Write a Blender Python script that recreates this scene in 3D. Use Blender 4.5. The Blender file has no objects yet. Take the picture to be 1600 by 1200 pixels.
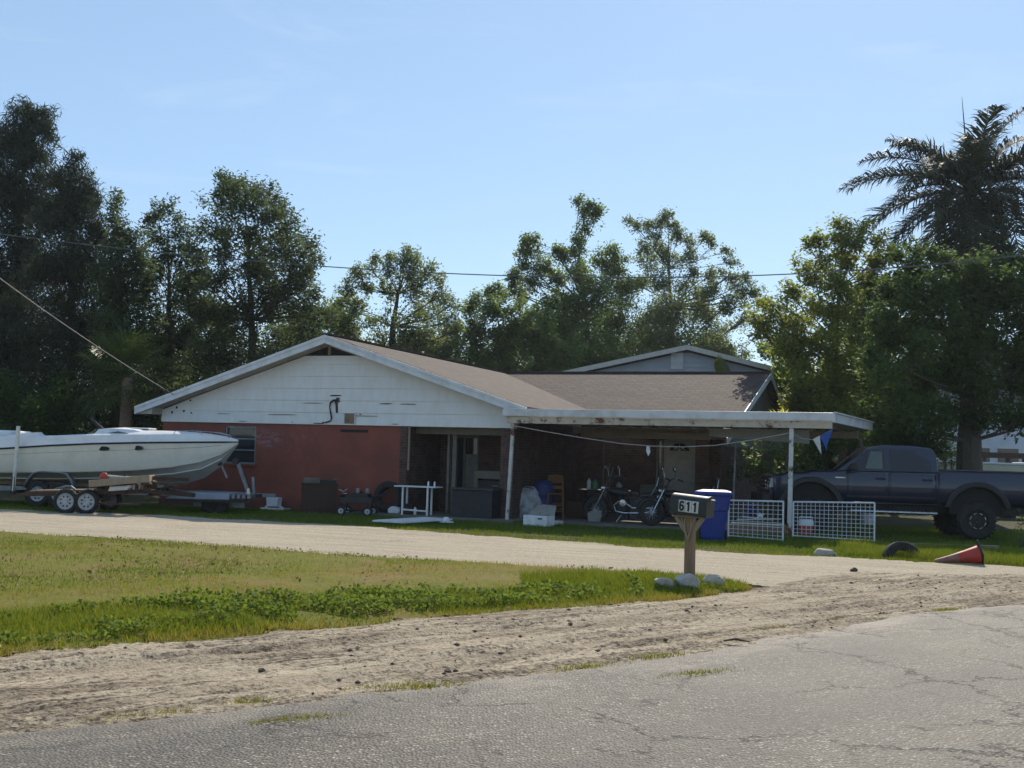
import bpy, math, random
import numpy as np
from mathutils import Vector, Matrix
R = math.radians
random.seed(11)
rng = np.random.default_rng(11)
scene = bpy.context.scene
col = scene.collection

# ---------------------------------------------------------------- camera
F, PITCH, ROLL, CAM_H = 1800.0, .065, .03, 1.65
cam_data = bpy.data.cameras.new('camera')
cam_data.sensor_width = 36
cam_data.lens = 36 * F / 1600
cam_data.clip_start, cam_data.clip_end = .1, 3000
cam = bpy.data.objects.new('camera', cam_data)
col.objects.link(cam)
_f = Vector((0, math.cos(PITCH), math.sin(PITCH)))
_r0, _u0 = Vector((1, 0, 0)), Vector((0, -math.sin(PITCH), math.cos(PITCH)))
_r = _r0 * math.cos(ROLL) + _u0 * math.sin(ROLL)
_u = -_r0 * math.sin(ROLL) + _u0 * math.cos(ROLL)
cam.matrix_world = Matrix(((_r.x, _u.x, -_f.x, 0), (_r.y, _u.y, -_f.y, 0), (_r.z, _u.z, -_f.z, CAM_H), (0, 0, 0, 1)))
scene.camera = cam

# ---------------------------------------------------------------- sky, sun, exposure
SUN_EL, SUN_AZ = R(38), R(16)
world = bpy.data.worlds.new('World')
scene.world = world
world.use_nodes = True
wt = world.node_tree
wt.nodes.clear()
wo = wt.nodes.new('ShaderNodeOutputWorld')
bg = wt.nodes.new('ShaderNodeBackground')
sky = wt.nodes.new('ShaderNodeTexSky')
sky.sky_type = 'NISHITA'
sky.sun_disc = False
sky.sun_elevation = SUN_EL
sky.sun_rotation = SUN_AZ
sky.altitude = 0
sky.air_density = 1.0
sky.dust_density = .15
sky.ozone_density = 2.4
bg.inputs['Strength'].default_value = .105
# thin wisps of cirrus
tc = wt.nodes.new('ShaderNodeTexCoord')
mp = wt.nodes.new('ShaderNodeMapping')
mp.inputs['Scale'].default_value = (2.2, 2.2, 13)
mp.inputs['Rotation'].default_value = (0, R(-14), R(20))
nz = wt.nodes.new('ShaderNodeTexNoise')
nz.inputs['Scale'].default_value = 2.1
nz.inputs['Detail'].default_value = 7
nz.inputs['Roughness'].default_value = .62
nz.inputs['Distortion'].default_value = .6
rp = wt.nodes.new('ShaderNodeValToRGB')
rp.color_ramp.elements[0].position = .56
rp.color_ramp.elements[0].color = (0, 0, 0, 1)
rp.color_ramp.elements[1].position = .85
rp.color_ramp.elements[1].color = (.4, .4, .4, 1)
mx = wt.nodes.new('ShaderNodeMix')
mx.data_type = 'RGBA'
mx.inputs[7].default_value = (6.6, 7.4, 8.3, 1)
wt.links.new(tc.outputs['Generated'], mp.inputs['Vector'])
wt.links.new(mp.outputs['Vector'], nz.inputs['Vector'])
wt.links.new(nz.outputs['Fac'], rp.inputs['Fac'])
wt.links.new(rp.outputs['Color'], mx.inputs[0])
wt.links.new(sky.outputs['Color'], mx.inputs[6])
# humid coastal air: a little even pale blue over the whole dome
hz = wt.nodes.new('ShaderNodeMix')
hz.data_type = 'RGBA'
hz.inputs[0].default_value = .45
hz.inputs[7].default_value = (3.5, 5.25, 7.4, 1)
wt.links.new(mx.outputs[2], hz.inputs[6])
wt.links.new(hz.outputs[2], bg.inputs['Color'])
wt.links.new(bg.outputs['Background'], wo.inputs['Surface'])

sun_data = bpy.data.lights.new('sun', 'SUN')
sun_data.energy = 5.0
sun_data.angle = R(.5)
sun_data.color = (1, .91, .77)
sun = bpy.data.objects.new('sun', sun_data)
col.objects.link(sun)
_sd = Vector((math.sin(SUN_AZ) * math.cos(SUN_EL), math.cos(SUN_AZ) * math.cos(SUN_EL), math.sin(SUN_EL)))
sun.rotation_euler = _sd.to_track_quat('Z', 'Y').to_euler()

scene.view_settings.view_transform = 'Standard'
scene.view_settings.look = 'None'
scene.view_settings.exposure = 0.3
scene.view_settings.gamma = 1
scene.view_settings.use_curve_mapping = False

# ---------------------------------------------------------------- survey helpers: a sighting in the photo to a place in metres
def ray(px, py):
    sx, sy = px - 800, py - 600
    cr, sr = math.cos(ROLL), math.sin(ROLL)
    u, v = sx * cr + sy * sr, -sx * sr + sy * cr
    xc, zc = u / F, -v / F
    c, s = math.cos(PITCH), math.sin(PITCH)
    return xc, c - zc * s, s + zc * c

def at(px, py, Y):
    d = ray(px, py)
    t = Y / d[1]
    return Vector((d[0] * t, Y, CAM_H + d[2] * t))

def gp(px, py, z=0):
    d = ray(px, py)
    t = (z - CAM_H) / d[2]
    return Vector((d[0] * t, d[1] * t, z))

HX, HY, YAW = -10.548, 34.984, .378
CY, SY = math.cos(YAW), math.sin(YAW)
def hw(X, Y, Z=0):                      # house frame to world
    return Vector((HX + X * CY + Y * SY, HY - X * SY + Y * CY, Z))

# ---------------------------------------------------------------- mesh builder
def frame_of(d, up=Vector((0, 0, 1))):
    d = Vector(d).normalized()
    up = Vector(up)
    if abs(d.dot(up)) > .98:
        up = Vector((0, 1, 0)) if abs(d.y) < .9 else Vector((1, 0, 0))
    s = d.cross(up).normalized()
    u = s.cross(d).normalized()
    return d, s, u

class MB:
    def __init__(self):
        self.v, self.f, self.M = [], [], None
    def add(self, vs, fs, M=None):
        n = len(self.v)
        for p in vs:
            p = Vector(p)
            if M is not None: p = M @ p
            if self.M is not None: p = self.M @ p
            self.v.append(p)
        self.f += [tuple(i + n for i in f) for f in fs]
        return self
    def box(self, x0, y0, z0, x1, y1, z1, M=None):
        vs = [(x0, y0, z0), (x1, y0, z0), (x1, y1, z0), (x0, y1, z0), (x0, y0, z1), (x1, y0, z1), (x1, y1, z1), (x0, y1, z1)]
        return self.add(vs, [(3, 2, 1, 0), (4, 5, 6, 7), (0, 1, 5, 4), (1, 2, 6, 5), (2, 3, 7, 6), (3, 0, 4, 7)], M)
    def beam(self, p, q, w, h, up=(0, 0, 1)):
        p, q = Vector(p), Vector(q)
        d, s, u = frame_of(q - p, up)
        vs = [a + s * (i * w / 2) + u * (j * h / 2) for a in (p, q) for i, j in ((-1, -1), (1, -1), (1, 1), (-1, 1))]
        return self.add(vs, [(0, 1, 2, 3), (7, 6, 5, 4), (4, 5, 1, 0), (5, 6, 2, 1), (6, 7, 3, 2), (7, 4, 0, 3)])
    def tube(self, pts, r, n=8):
        pts = [Vector(p) for p in pts]
        rr = r if isinstance(r, (list, tuple)) else [r] * len(pts)
        vs, fs = [], []
        for i, p in enumerate(pts):
            a, b = pts[max(i - 1, 0)], pts[min(i + 1, len(pts) - 1)]
            d, s, u = frame_of(b - a)
            for k in range(n):
                t = 2 * math.pi * k / n
                vs.append(p + (s * math.cos(t) + u * math.sin(t)) * rr[i])
        for i in range(len(pts) - 1):
            for k in range(n):
                k2 = (k + 1) % n
                fs.append((i * n + k, i * n + k2, (i + 1) * n + k2, (i + 1) * n + k))
        fs.append(tuple(range(n - 1, -1, -1)))
        fs.append(tuple((len(pts) - 1) * n + k for k in range(n)))
        return self.add(vs, fs)
    def lathe(self, prof, n=24, M=None, cap=True):            # profile of (radius, z), round z
        vs, fs = [], []
        for r, z in prof:
            for k in range(n):
                t = 2 * math.pi * k / n
                vs.append((r * math.cos(t), r * math.sin(t), z))
        for i in range(len(prof) - 1):
            for k in range(n):
                k2 = (k + 1) % n
                fs.append((i * n + k, i * n + k2, (i + 1) * n + k2, (i + 1) * n + k))
        if cap and prof[0][0] > 1e-4: fs.append(tuple(range(n - 1, -1, -1)))
        if cap and prof[-1][0] > 1e-4: fs.append(tuple((len(prof) - 1) * n + k for k in range(n)))
        return self.add(vs, fs, M)
    def prism(self, poly, y0, y1, M=None, scale_top=None):   # polygon in x,z pushed along y
        n = len(poly)
        vs = [(x, y0, z) for x, z in poly] + [(x, y1, z) for x, z in poly]
        fs = [tuple(range(n)), tuple(range(2 * n - 1, n - 1, -1))]
        fs += [(i, n + i, n + (i + 1) % n, (i + 1) % n) for i in range(n)]
        return self.add(vs, fs, M)
    def slab(self, poly, z0, z1):                   # polygon in x,y given thickness
        n = len(poly)
        vs = [(x, y, z0) for x, y in poly] + [(x, y, z1) for x, y in poly]
        fs = [tuple(range(n - 1, -1, -1)), tuple(range(n, 2 * n))]
        fs += [(i, (i + 1) % n, n + (i + 1) % n, n + i) for i in range(n)]
        return self.add(vs, fs)
    def sheet(self, rows, closed=False):            # rows of points joined into a skin
        n = len(rows[0])
        vs = [p for r in rows for p in r]
        fs = []
        for i in range(len(rows) - 1):
            for k in range(n - (0 if closed else 1)):
                k2 = (k + 1) % n
                fs.append((i * n + k, i * n + k2, (i + 1) * n + k2, (i + 1) * n + k))
        return self.add(vs, fs)
    def build(self, name, mat, parent=None, smooth=False, bevel=0, seg=2, solid=0, auto=None):
        me = bpy.data.meshes.new(name)
        me.from_pydata([tuple(p) for p in self.v], [], self.f)
        uvl = me.uv_layers.new(name='UVMap')
        co = self.v
        for p in me.polygons:
            nrm = p.normal
            if abs(nrm.z) > .97:
                ux, uy = Vector((1, 0, 0)), Vector((0, 1, 0))
            else:
                ux = Vector((0, 0, 1)).cross(nrm).normalized()
                uy = nrm.cross(ux)
            for li in p.loop_indices:
                c = co[me.loops[li].vertex_index]
                uvl.data[li].uv = (c.dot(ux), c.dot(uy))
        me.materials.append(mat)
        if smooth:
            me.polygons.foreach_set('use_smooth', [True] * len(me.polygons))
            if smooth != 'all':
                try: me.set_sharp_from_angle(angle=R(38))
                except Exception: pass
        o = bpy.data.objects.new(name, me)
        col.objects.link(o)
        if parent is not None: o.parent = parent
        if solid:
            md = o.modifiers.new('thickness', 'SOLIDIFY'); md.thickness = solid; md.offset = 0
        if bevel:
            md = o.modifiers.new('bevel', 'BEVEL'); md.width = bevel; md.segments = seg; md.limit_method = 'ANGLE'; md.angle_limit = R(35)
        return o

def fast_mesh(name, V, Q, mat, parent=None, attrs=None, smooth=False):
    V = np.asarray(V, dtype=np.float32); Q = np.asarray(Q, dtype=np.int32)
    k = Q.shape[1]
    me = bpy.data.meshes.new(name)
    me.vertices.add(len(V)); me.vertices.foreach_set('co', V.ravel())
    me.loops.add(Q.size); me.loops.foreach_set('vertex_index', Q.ravel())
    me.polygons.add(len(Q))
    me.polygons.foreach_set('loop_start', np.arange(0, Q.size, k, dtype=np.int32))
    if smooth: me.polygons.foreach_set('use_smooth', np.ones(len(Q), dtype=bool))
    me.update(calc_edges=True)
    for an, arr in (attrs or {}).items():
        a = me.attributes.new(an, 'FLOAT', 'FACE')
        a.data.foreach_set('value', np.asarray(arr, dtype=np.float32))
    me.materials.append(mat)
    o = bpy.data.objects.new(name, me)
    col.objects.link(o)
    if parent is not None: o.parent = parent
    return o

def tag(o, label, cat=None, group=None, kind=None):
    if label: o['label'] = label
    if cat: o['category'] = cat
    if group: o['group'] = group
    if kind: o['kind'] = kind
    return o
def thing(name, label, cat, loc=(0, 0, 0), rotz=0, group=None):
    o = bpy.data.objects.new(name, None)
    o.empty_display_size = .2
    col.objects.link(o)
    o.location = loc; o.rotation_euler = (0, 0, rotz)
    return tag(o, label, cat, group)
def copy_tree(o, parent=None):
    c = o.copy(); col.objects.link(c)
    if parent is not None: c.parent = parent
    for ch in list(o.children): copy_tree(ch, c)
    return c

# value noise in the plane for terrain and scatter
_tab = rng.random((256, 256))
def vnoise(x, y):
    xi, yi = np.floor(x).astype(int), np.floor(y).astype(int)
    fx, fy = x - xi, y - yi
    fx, fy = fx * fx * (3 - 2 * fx), fy * fy * (3 - 2 * fy)
    a, b = _tab[xi % 256, yi % 256], _tab[(xi + 1) % 256, yi % 256]
    c, d = _tab[xi % 256, (yi + 1) % 256], _tab[(xi + 1) % 256, (yi + 1) % 256]
    return a * (1 - fx) * (1 - fy) + b * fx * (1 - fy) + c * (1 - fx) * fy + d * fx * fy
def fbm(x, y, o=4):
    s = 0; a = .5; t = 0
    for i in range(o):
        s = s + a * vnoise(x * 2 ** i + 17.3 * i, y * 2 ** i + 5.7 * i); t += a; a *= .5
    return s / t
def inside(px, py, poly):
    r = np.zeros(px.shape, bool)
    n = len(poly)
    for i in range(n):
        x0, y0 = poly[i][:2]; x1, y1 = poly[(i + 1) % n][:2]
        c = ((y0 > py) != (y1 > py)) & (px < (x1 - x0) * (py - y0) / (y1 - y0 + 1e-12) + x0)
        r ^= c
    return r
# ---------------------------------------------------------------- materials
class NT:
    def __init__(self, name):
        self.m = bpy.data.materials.new(name); self.m.use_nodes = True
        self.t = self.m.node_tree; self.t.nodes.clear()
        self.out = self.n('ShaderNodeOutputMaterial')
    def n(self, ty, **kw):
        nd = self.t.nodes.new(ty)
        for k, v in kw.items():
            if k.startswith('_'): nd.inputs[int(k[1:])].default_value = v
            elif hasattr(nd, k): setattr(nd, k, v)
            else: nd.inputs[k.replace('__', ' ')].default_value = v
        return nd
    def l(self, a, b): self.t.links.new(a, b); return self
    def mix(self, fac, a, b, mode='MIX'):
        nd = self.n('ShaderNodeMix', data_type='RGBA', blend_type=mode)
        for i, x in ((0, fac), (6, a), (7, b)):
            if hasattr(x, 'is_output'): self.l(x, nd.inputs[i])
            else: nd.inputs[i].default_value = (*x, 1) if isinstance(x, tuple) and len(x) == 3 else x
        return nd.outputs[2]
    def math(self, op, a, b=None, clamp=False):
        nd = self.n('ShaderNodeMath', operation=op, use_clamp=clamp)
        for i, x in ((0, a), (1, b)):
            if x is None: continue
            if hasattr(x, 'is_output'): self.l(x, nd.inputs[i])
            else: nd.inputs[i].default_value = x
        return nd.outputs[0]
    def noise(self, vec, scale, detail=5, rough=.6, dist=0):
        nd = self.n('ShaderNodeTexNoise', Scale=scale, Detail=detail, Roughness=rough, Distortion=dist)
        if vec is not None: self.l(vec, nd.inputs['Vector'])
        return nd.outputs['Fac']
    def ramp(self, x, *stops):
        nd = self.n('ShaderNodeValToRGB')
        e = nd.color_ramp.elements
        while len(e) < len(stops): e.new(.5)
        for el, (p, c) in zip(e, stops):
            el.position = p
            el.color = (c, c, c, 1) if not isinstance(c, tuple) else (*c, 1)
        self.l(x, nd.inputs['Fac'])
        return nd.outputs['Color']
    def coord(self, which='Object'):
        return self.n('ShaderNodeTexCoord').outputs[which]
    def mapping(self, vec, scale=(1, 1, 1), rot=(0, 0, 0), loc=(0, 0, 0)):
        nd = self.n('ShaderNodeMapping')
        nd.inputs['Scale'].default_value = scale; nd.inputs['Rotation'].default_value = rot; nd.inputs['Location'].default_value = loc
        self.l(vec, nd.inputs['Vector'])
        return nd.outputs['Vector']
    def bump(self, h, strength=.5, dist=.01, prev=None):
        nd = self.n('ShaderNodeBump', Strength=strength, Distance=dist)
        self.l(h, nd.inputs['Height'])
        if prev is not None: self.l(prev, nd.inputs['Normal'])
        return nd.outputs['Normal']
    def done(self, color, rough=.7, metal=0, normal=None, spec=.5, trans=None, coat=0):
        b = self.n('ShaderNodeBsdfPrincipled')
        for k, x in (('Base Color', color), ('Roughness', rough), ('Metallic', metal)):
            if hasattr(x, 'is_output'): self.l(x, b.inputs[k])
            else: b.inputs[k].default_value = (*x, 1) if isinstance(x, tuple) else x
        b.inputs['Specular IOR Level'].default_value = spec
        b.inputs['Coat Weight'].default_value = coat; b.inputs['Coat Roughness'].default_value = .06
        if normal is not None: self.l(normal, b.inputs['Normal'])
        sh = b.outputs[0]
        if trans is not None:
            t = self.n('ShaderNodeBsdfTranslucent')
            self.l(trans[0], t.inputs['Color'])
            ms = self.n('ShaderNodeMixShader'); ms.inputs[0].default_value = trans[1]
            self.l(sh, ms.inputs[1]); self.l(t.outputs[0], ms.inputs[2]); sh = ms.outputs[0]
        self.l(sh, self.out.inputs['Surface'])
        self.b = b
        return self.m

def worn(name, c, c2=None, rough=.6, metal=0, scale=6, amt=(.45, .7), bump=.15, spec=.4, coat=0):
    n = NT(name); v = n.coord()
    c2 = c2 or tuple(x * .6 for x in c)
    a = n.noise(v, scale, 6, .65); b = n.noise(v, scale * 7, 3)
    f = n.ramp(a, (amt[0], 0.), (amt[1], 1.))
    cc = n.mix(f, c, c2)
    cc = n.mix(n.math('MULTIPLY', b, .25), cc, tuple(x * .7 for x in c))
    rr = n.math('ADD', n.math('MULTIPLY', a, .25), rough - .12)
    return n.done(cc, rr, metal, n.bump(b, bump, .004), spec, coat=coat)

def leaf_mat(name, dark, light, trans=.3, tcol=None, gloss=.5):
    n = NT(name)
    at_ = n.n('ShaderNodeAttribute', attribute_name='var')
    c = n.ramp(at_.outputs['Fac'], (0., dark), (.6, tuple((a + b) / 2 for a, b in zip(dark, light))), (1., light))
    t = n.mix(.5, c, tcol or (light[0] * 1.6, light[1] * 1.7, light[2]))
    return n.done(c, gloss, 0, None, .18, trans=(t, trans))

M = {}
def mat_brick():
    n = NT('brick'); uv = n.coord('UV')
    b = n.n('ShaderNodeTexBrick', offset=.5)
    b.inputs['Scale'].default_value = 1; b.inputs['Brick Width'].default_value = .21; b.inputs['Row Height'].default_value = .076
    b.inputs['Mortar Size'].default_value = .006; b.inputs['Mortar Smooth'].default_value = .2; b.inputs['Bias'].default_value = -.1
    b.inputs['Color1'].default_value = (.10, .044, .036, 1); b.inputs['Color2'].default_value = (.048, .026, .024, 1); b.inputs['Mortar'].default_value = (.10, .09, .08, 1)
    n.l(uv, b.inputs['Vector'])
    c = n.mix(n.ramp(n.noise(uv, 3, 5), (.4, 0.), (.75, .5)), b.outputs['Color'], (.16, .12, .105))
    c = n.mix(n.ramp(n.noise(uv, 14, 4), (.5, 0.), (.8, .6)), c, (.045, .028, .026))
    nm = n.bump(n.math('SUBTRACT', 1., b.outputs['Fac']), .6, .008)
    return n.done(c, .85, 0, n.bump(n.noise(uv, 60, 3), .3, .004, nm), .25)
M['brick'] = mat_brick()
def mat_redwall():
    n = NT('red_painted_block'); uv = n.coord('UV'); ob = n.coord('Object')
    b = n.n('ShaderNodeTexBrick', offset=.5)
    b.inputs['Scale'].default_value = 1; b.inputs['Brick Width'].default_value = .21; b.inputs['Row Height'].default_value = .076
    b.inputs['Mortar Size'].default_value = .006; b.inputs['Mortar Smooth'].default_value = .4
    n.l(uv, b.inputs['Vector'])
    c = n.mix(n.ramp(n.noise(ob, 1.1, 5, .6), (.35, 0.), (.7, 1.)), (.25, .068, .045), (.165, .05, .038))
    # rubbed patch of pale paint to the right of the window
    dv = n.mapping(ob, (1.0, 0, 2.2), (0, 0, 0), (-3.75, 0, -4.5))
    ln = n.n('ShaderNodeVectorMath', operation='LENGTH'); n.l(dv, ln.inputs[0])
    m = n.ramp(ln.outputs['Value'], (.1, 1.), (.75, 0.))
    sm = n.ramp(n.noise(n.mapping(ob, (1.6, 1, 3.2), (0, R(25), 0)), 2.2, 6, .65, .8), (.47, 0.), (.72, .75))
    c = n.mix(n.math('MULTIPLY', m, sm), c, (.36, .33, .37))
    dv2 = n.mapping(ob, (.7, 0, .7), (0, 0, 0), (-3.3, 0, -1.35))
    l2 = n.n('ShaderNodeVectorMath', operation='LENGTH'); n.l(dv2, l2.inputs[0])
    c = n.mix(n.math('MULTIPLY', n.ramp(l2.outputs['Value'], (.2, 1.), (1.1, 0.)), n.ramp(n.noise(ob, 4.5, 6, .7, .6), (.5, 0.), (.75, .4))), c, (.27, .17, .17))
    # darker towards the foot, with an uneven edge
    sx = n.n('ShaderNodeSeparateXYZ'); n.l(ob, sx.inputs[0])
    d = n.math('SUBTRACT', n.math('MULTIPLY', n.noise(ob, 3, 4), .8), sx.outputs['Z'])
    c = n.mix(n.ramp(d, (.0, 0.), (.45, .75)), c, (.07, .042, .038))
    nm = n.bump(n.math('SUBTRACT', 1., b.outputs['Fac']), .22, .004)
    return n.done(c, .7, 0, n.bump(n.noise(ob, 50, 3), .25, .003, nm), .3)
M['red_wall'] = mat_redwall()
def mat_siding():
    n = NT('old_white_siding'); ob = n.coord('Object')
    st = n.noise(n.mapping(ob, (1.4, 1, .5)), 3, 6, .7)
    c = n.mix(n.ramp(st, (.42, 0.), (.8, .55)), (.74, .74, .72), (.55, .53, .47))
    f = n.ramp(n.noise(n.mapping(ob, (1, 1, 2.5)), 5, 7, .75), (.70, 0.), (.74, 1.))
    c = n.mix(f, c, (.12, .10, .085))
    return n.done(c, .65, 0, n.bump(n.noise(ob, 22, 4), .15, .004), .35)
M['siding'] = mat_siding()
def mat_shingle(name, c1, c2, dk):
    n = NT(name); uv = n.coord('UV')
    b = n.n('ShaderNodeTexBrick', offset=.37)
    b.inputs['Scale'].default_value = 1; b.inputs['Brick Width'].default_value = .40; b.inputs['Row Height'].default_value = .235
    b.inputs['Mortar Size'].default_value = .03; b.inputs['Mortar Smooth'].default_value = .3; b.inputs['Bias'].default_value = -.05
    b.inputs['Color1'].default_value = (*c1, 1); b.inputs['Color2'].default_value = (*c2, 1); b.inputs['Mortar'].default_value = (*dk, 1)
    n.l(uv, b.inputs['Vector'])
    c = n.mix(n.ramp(n.noise(uv, 1.3, 6, .7), (.35, 0.), (.7, .5)), b.outputs['Color'], tuple(x * .5 for x in c1))
    c = n.mix(n.math('MULTIPLY', n.noise(uv, 90, 2), .5), c, tuple(x * 1.5 for x in c1))
    nm = n.bump(n.math('SUBTRACT', 1., b.outputs['Fac']), .8, .012)
    return n.done(c, .9, 0, n.bump(n.noise(uv, 120, 2), .6, .004, nm), .2)
M['shingle'] = mat_shingle('brown_shingles', (.086, .061, .053), (.028, .022, .021), (.012, .010, .010))
M['grey_shingle'] = mat_shingle('pale_shingles', (.30, .29, .27), (.25, .24, .23), (.1, .1, .1))
M['white_trim'] = worn('white_trim_paint', (.66, .68, .70), (.5, .5, .47), .5, scale=3)
M['soffit'] = worn('soffit_paint', (.42, .375, .31), (.28, .245, .2), .7, scale=2.5)
def mat_rusty(name, base, thr=.56):
    n = NT(name); ob = n.coord()
    a = n.noise(n.mapping(ob, (1, 1, 1)), 2.6, 9, .74)
    k = n.noise(ob, 1.1, 3, .5)
    f = n.ramp(n.math('ADD', a, n.math('MULTIPLY', k, .25)), (thr + .125, 0.), (thr + .165, 1.))
    r = n.mix(n.noise(ob, 20, 4), (.22, .085, .03), (.05, .028, .02))
    c = n.mix(n.ramp(a, (.3, 0.), (.6, 1.)), base, tuple(x * .72 for x in base))
    c = n.mix(f, c, r)
    return n.done(c, .7, 0, n.bump(f, .4, .003), .3)
M['rusty_beam'] = mat_rusty('peeling_cream_paint', (.60, .51, .39), .55)
M['rusty_white'] = mat_rusty('peeling_white_paint', (.70, .69, .66), .55)
M['post_white'] = mat_rusty('old_white_post', (.62, .60, .55), .55)
M['carport_white'] = worn('carport_white_metal', (.66, .66, .66), (.46, .44, .40), .45, scale=2.2)
M['grey_siding'] = worn('grey_siding', (.40, .44, .475), (.32, .36, .39), .6, scale=1.2)
M['dark_gable'] = worn('dark_gable_board', (.14, .145, .14), (.09, .09, .085), .8, scale=2)
def mat_glass(name, tint, rough=.05):
    n = NT(name); ob = n.coord()
    c = n.mix(n.noise(ob, 3, 3), tint, tuple(x * .6 for x in tint))
    return n.done(c, rough, 0, None, .6)
M['window_glass'] = mat_glass('dark_window_glass', (.02, .026, .032))
M['tint_glass'] = mat_glass('tinted_car_glass', (.008, .01, .014), .03)
def mat_clear():
    n = NT('clear_car_glass')
    g = n.n('ShaderNodeBsdfGlossy', Roughness=.03); t = n.n('ShaderNodeBsdfTransparent')
    t.inputs['Color'].default_value = (.62, .68, .66, 1)
    fr = n.n('ShaderNodeFresnel', IOR=1.45)
    ms = n.n('ShaderNodeMixShader'); n.l(fr.outputs[0], ms.inputs[0]); n.l(t.outputs[0], ms.inputs[1]); n.l(g.outputs[0], ms.inputs[2])
    n.l(ms.outputs[0], n.out.inputs['Surface'])
    return n.m
M['clear_glass'] = mat_clear()
M['black'] = worn('black_void', (.012, .012, .013), (.02, .018, .016), .8)
M['wood'] = worn('weathered_wood', (.26, .17, .10), (.15, .10, .065), .8, scale=5)
def mat_grain(name, c1, c2, axis=(14, 14, 1)):
    n = NT(name); ob = n.coord()
    g = n.noise(n.mapping(ob, axis), 3, 7, .7, .4)
    c = n.mix(n.ramp(g, (.3, 0.), (.7, 1.)), c1, c2)
    return n.done(c, .78, 0, n.bump(g, .35, .004), .25)
M['post_wood'] = mat_grain('post_wood', (.30, .20, .125), (.17, .105, .065))
M['pale_wood'] = mat_grain('pale_wood', (.36, .29, .20), (.20, .15, .10))
M['stool_wood'] = mat_grain('stool_wood', (.17, .075, .03), (.10, .045, .02))
M['cabinet_wood'] = mat_grain('cabinet_wood', (.075, .04, .028), (.045, .026, .02))
M['bark'] = mat_grain('bark', (.12, .095, .07), (.05, .04, .032), (9, 9, 1.6))
M['palm_bark'] = mat_grain('palm_bark', (.30, .20, .14), (.15, .10, .075), (1.5, 1.5, 9))
M['royal_bark'] = mat_grain('royal_palm_bark', (.26, .25, .22), (.17, .16, .14), (1.5, 1.5, 6))
M['crownshaft'] = worn('crownshaft', (.16, .20, .05), (.24, .22, .06), .5)
M['gelcoat'] = worn('boat_gelcoat', (.74, .72, .62), (.62, .59, .49), .28, scale=1.5, bump=.02, spec=.5)
M['deck'] = worn('boat_deck', (.76, .76, .75), (.60, .60, .60), .35, scale=2, bump=.03)
M['bottom_paint'] = worn('boat_bottom', (.36, .36, .32), (.28, .28, .25), .5, scale=2)
M['navy'] = worn('navy_stripe', (.012, .014, .03), (.02, .02, .04), .3)
M['black_plastic'] = worn('black_plastic', (.02, .02, .022), (.04, .038, .036), .45)
M['rubber'] = worn('tyre_rubber', (.018, .018, .019), (.045, .04, .035), .85, scale=5, bump=.3)
M['galv'] = worn('galvanised_steel', (.24, .26, .28), (.14, .14, .145), .5, .4, scale=4)
M['rim_silver'] = worn('silver_rim', (.42, .43, .45), (.25, .25, .25), .4, .1, scale=8)
M['chrome'] = worn('chrome', (.45, .46, .48), (.2, .2, .21), .25, 1.0, scale=8, bump=.02)
M['rust'] = worn('rusty_steel', (.075, .04, .028), (.035, .025, .02), .85, scale=6, bump=.4)
M['dark_steel'] = worn('dark_steel', (.028, .028, .031), (.05, .032, .024), .6, .3, scale=6)
M['white_plastic'] = worn('white_plastic', (.72, .74, .77), (.5, .5, .5), .45, scale=4)
M['pvc'] = worn('white_pvc_pipe', (.72, .70, .62), (.5, .47, .4), .4, scale=4)
M['blue_plastic'] = worn('blue_bin_plastic', (.014, .036, .23), (.022, .045, .20), .45, scale=3, bump=.06)
M['blue_dark'] = worn('blue_drum_plastic', (.010, .025, .13), (.008, .018, .09), .5)
M['truck_blue'] = worn('dark_blue_truck_paint', (.004, .010, .036), (.007, .012, .028), .38, scale=1.3, amt=(.5, .8), bump=.002, spec=.3, coat=.9)
M['black_trim'] = worn('black_trim', (.015, .015, .017), (.03, .03, .03), .5)
M['mailbox'] = worn('mailbox_black_metal', (.018, .020, .022), (.03, .03, .03), .42, .1, scale=9)
M['sticker'] = worn('sticker_white', (.62, .62, .58), (.5, .5, .45), .6, scale=10)
M['black_ink'] = worn('black_ink', (.01, .01, .01), (.012, .012, .012), .7)
M['cone_orange'] = worn('faded_cone_orange', (.46, .045, .025), (.26, .03, .022), .5, scale=3)
M['cone_grey'] = worn('faded_cone_band', (.26, .13, .10), (.18, .06, .045), .6, scale=5)
M['red'] = worn('red_plastic', (.42, .05, .03), (.3, .05, .03), .5)
M['tarp'] = worn('grey_tarp', (.40, .41, .43), (.13, .125, .125), .6, scale=4, bump=.6)
M['grey_cloth'] = worn('grey_flap', (.22, .22, .20), (.15, .15, .14), .8)
M['concrete'] = worn('concrete', (.15, .14, .125), (.10, .09, .085), .9, scale=3, bump=.4)
M['pale_rock'] = worn('pale_lime_rock', (.44, .39, .31), (.30, .27, .22), .9, scale=9, bump=.8)
M['rock'] = worn('lime_rock', (.42, .39, .34), (.28, .26, .23), .9, scale=7, bump=.8)
M['red_car'] = worn('red_car_paint', (.35, .02, .02), (.25, .02, .02), .3, coat=.3)
M['cream'] = worn('cream_hull', (.48, .47, .33), (.40, .38, .27), .5)
M['white_wall'] = worn('white_far_wall', (.62, .66, .72), (.5, .53, .58), .8, scale=.8)
M['fence_brown'] = worn('brown_fence', (.075, .05, .04), (.05, .035, .03), .85)
M['door_paint'] = worn('cream_door', (.32, .315, .30), (.26, .255, .24), .55)
M['trim_tan'] = worn('tan_trim', (.16, .15, .12), (.11, .10, .08), .6)
M['dirt_clod'] = worn('dirt_clod', (.13, .10, .075), (.07, .055, .04), .95, scale=20, bump=.6)
M['yellow_leaf'] = leaf_mat('yellow_leaf', (.35, .30, .03), (.6, .5, .06), .4)
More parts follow.
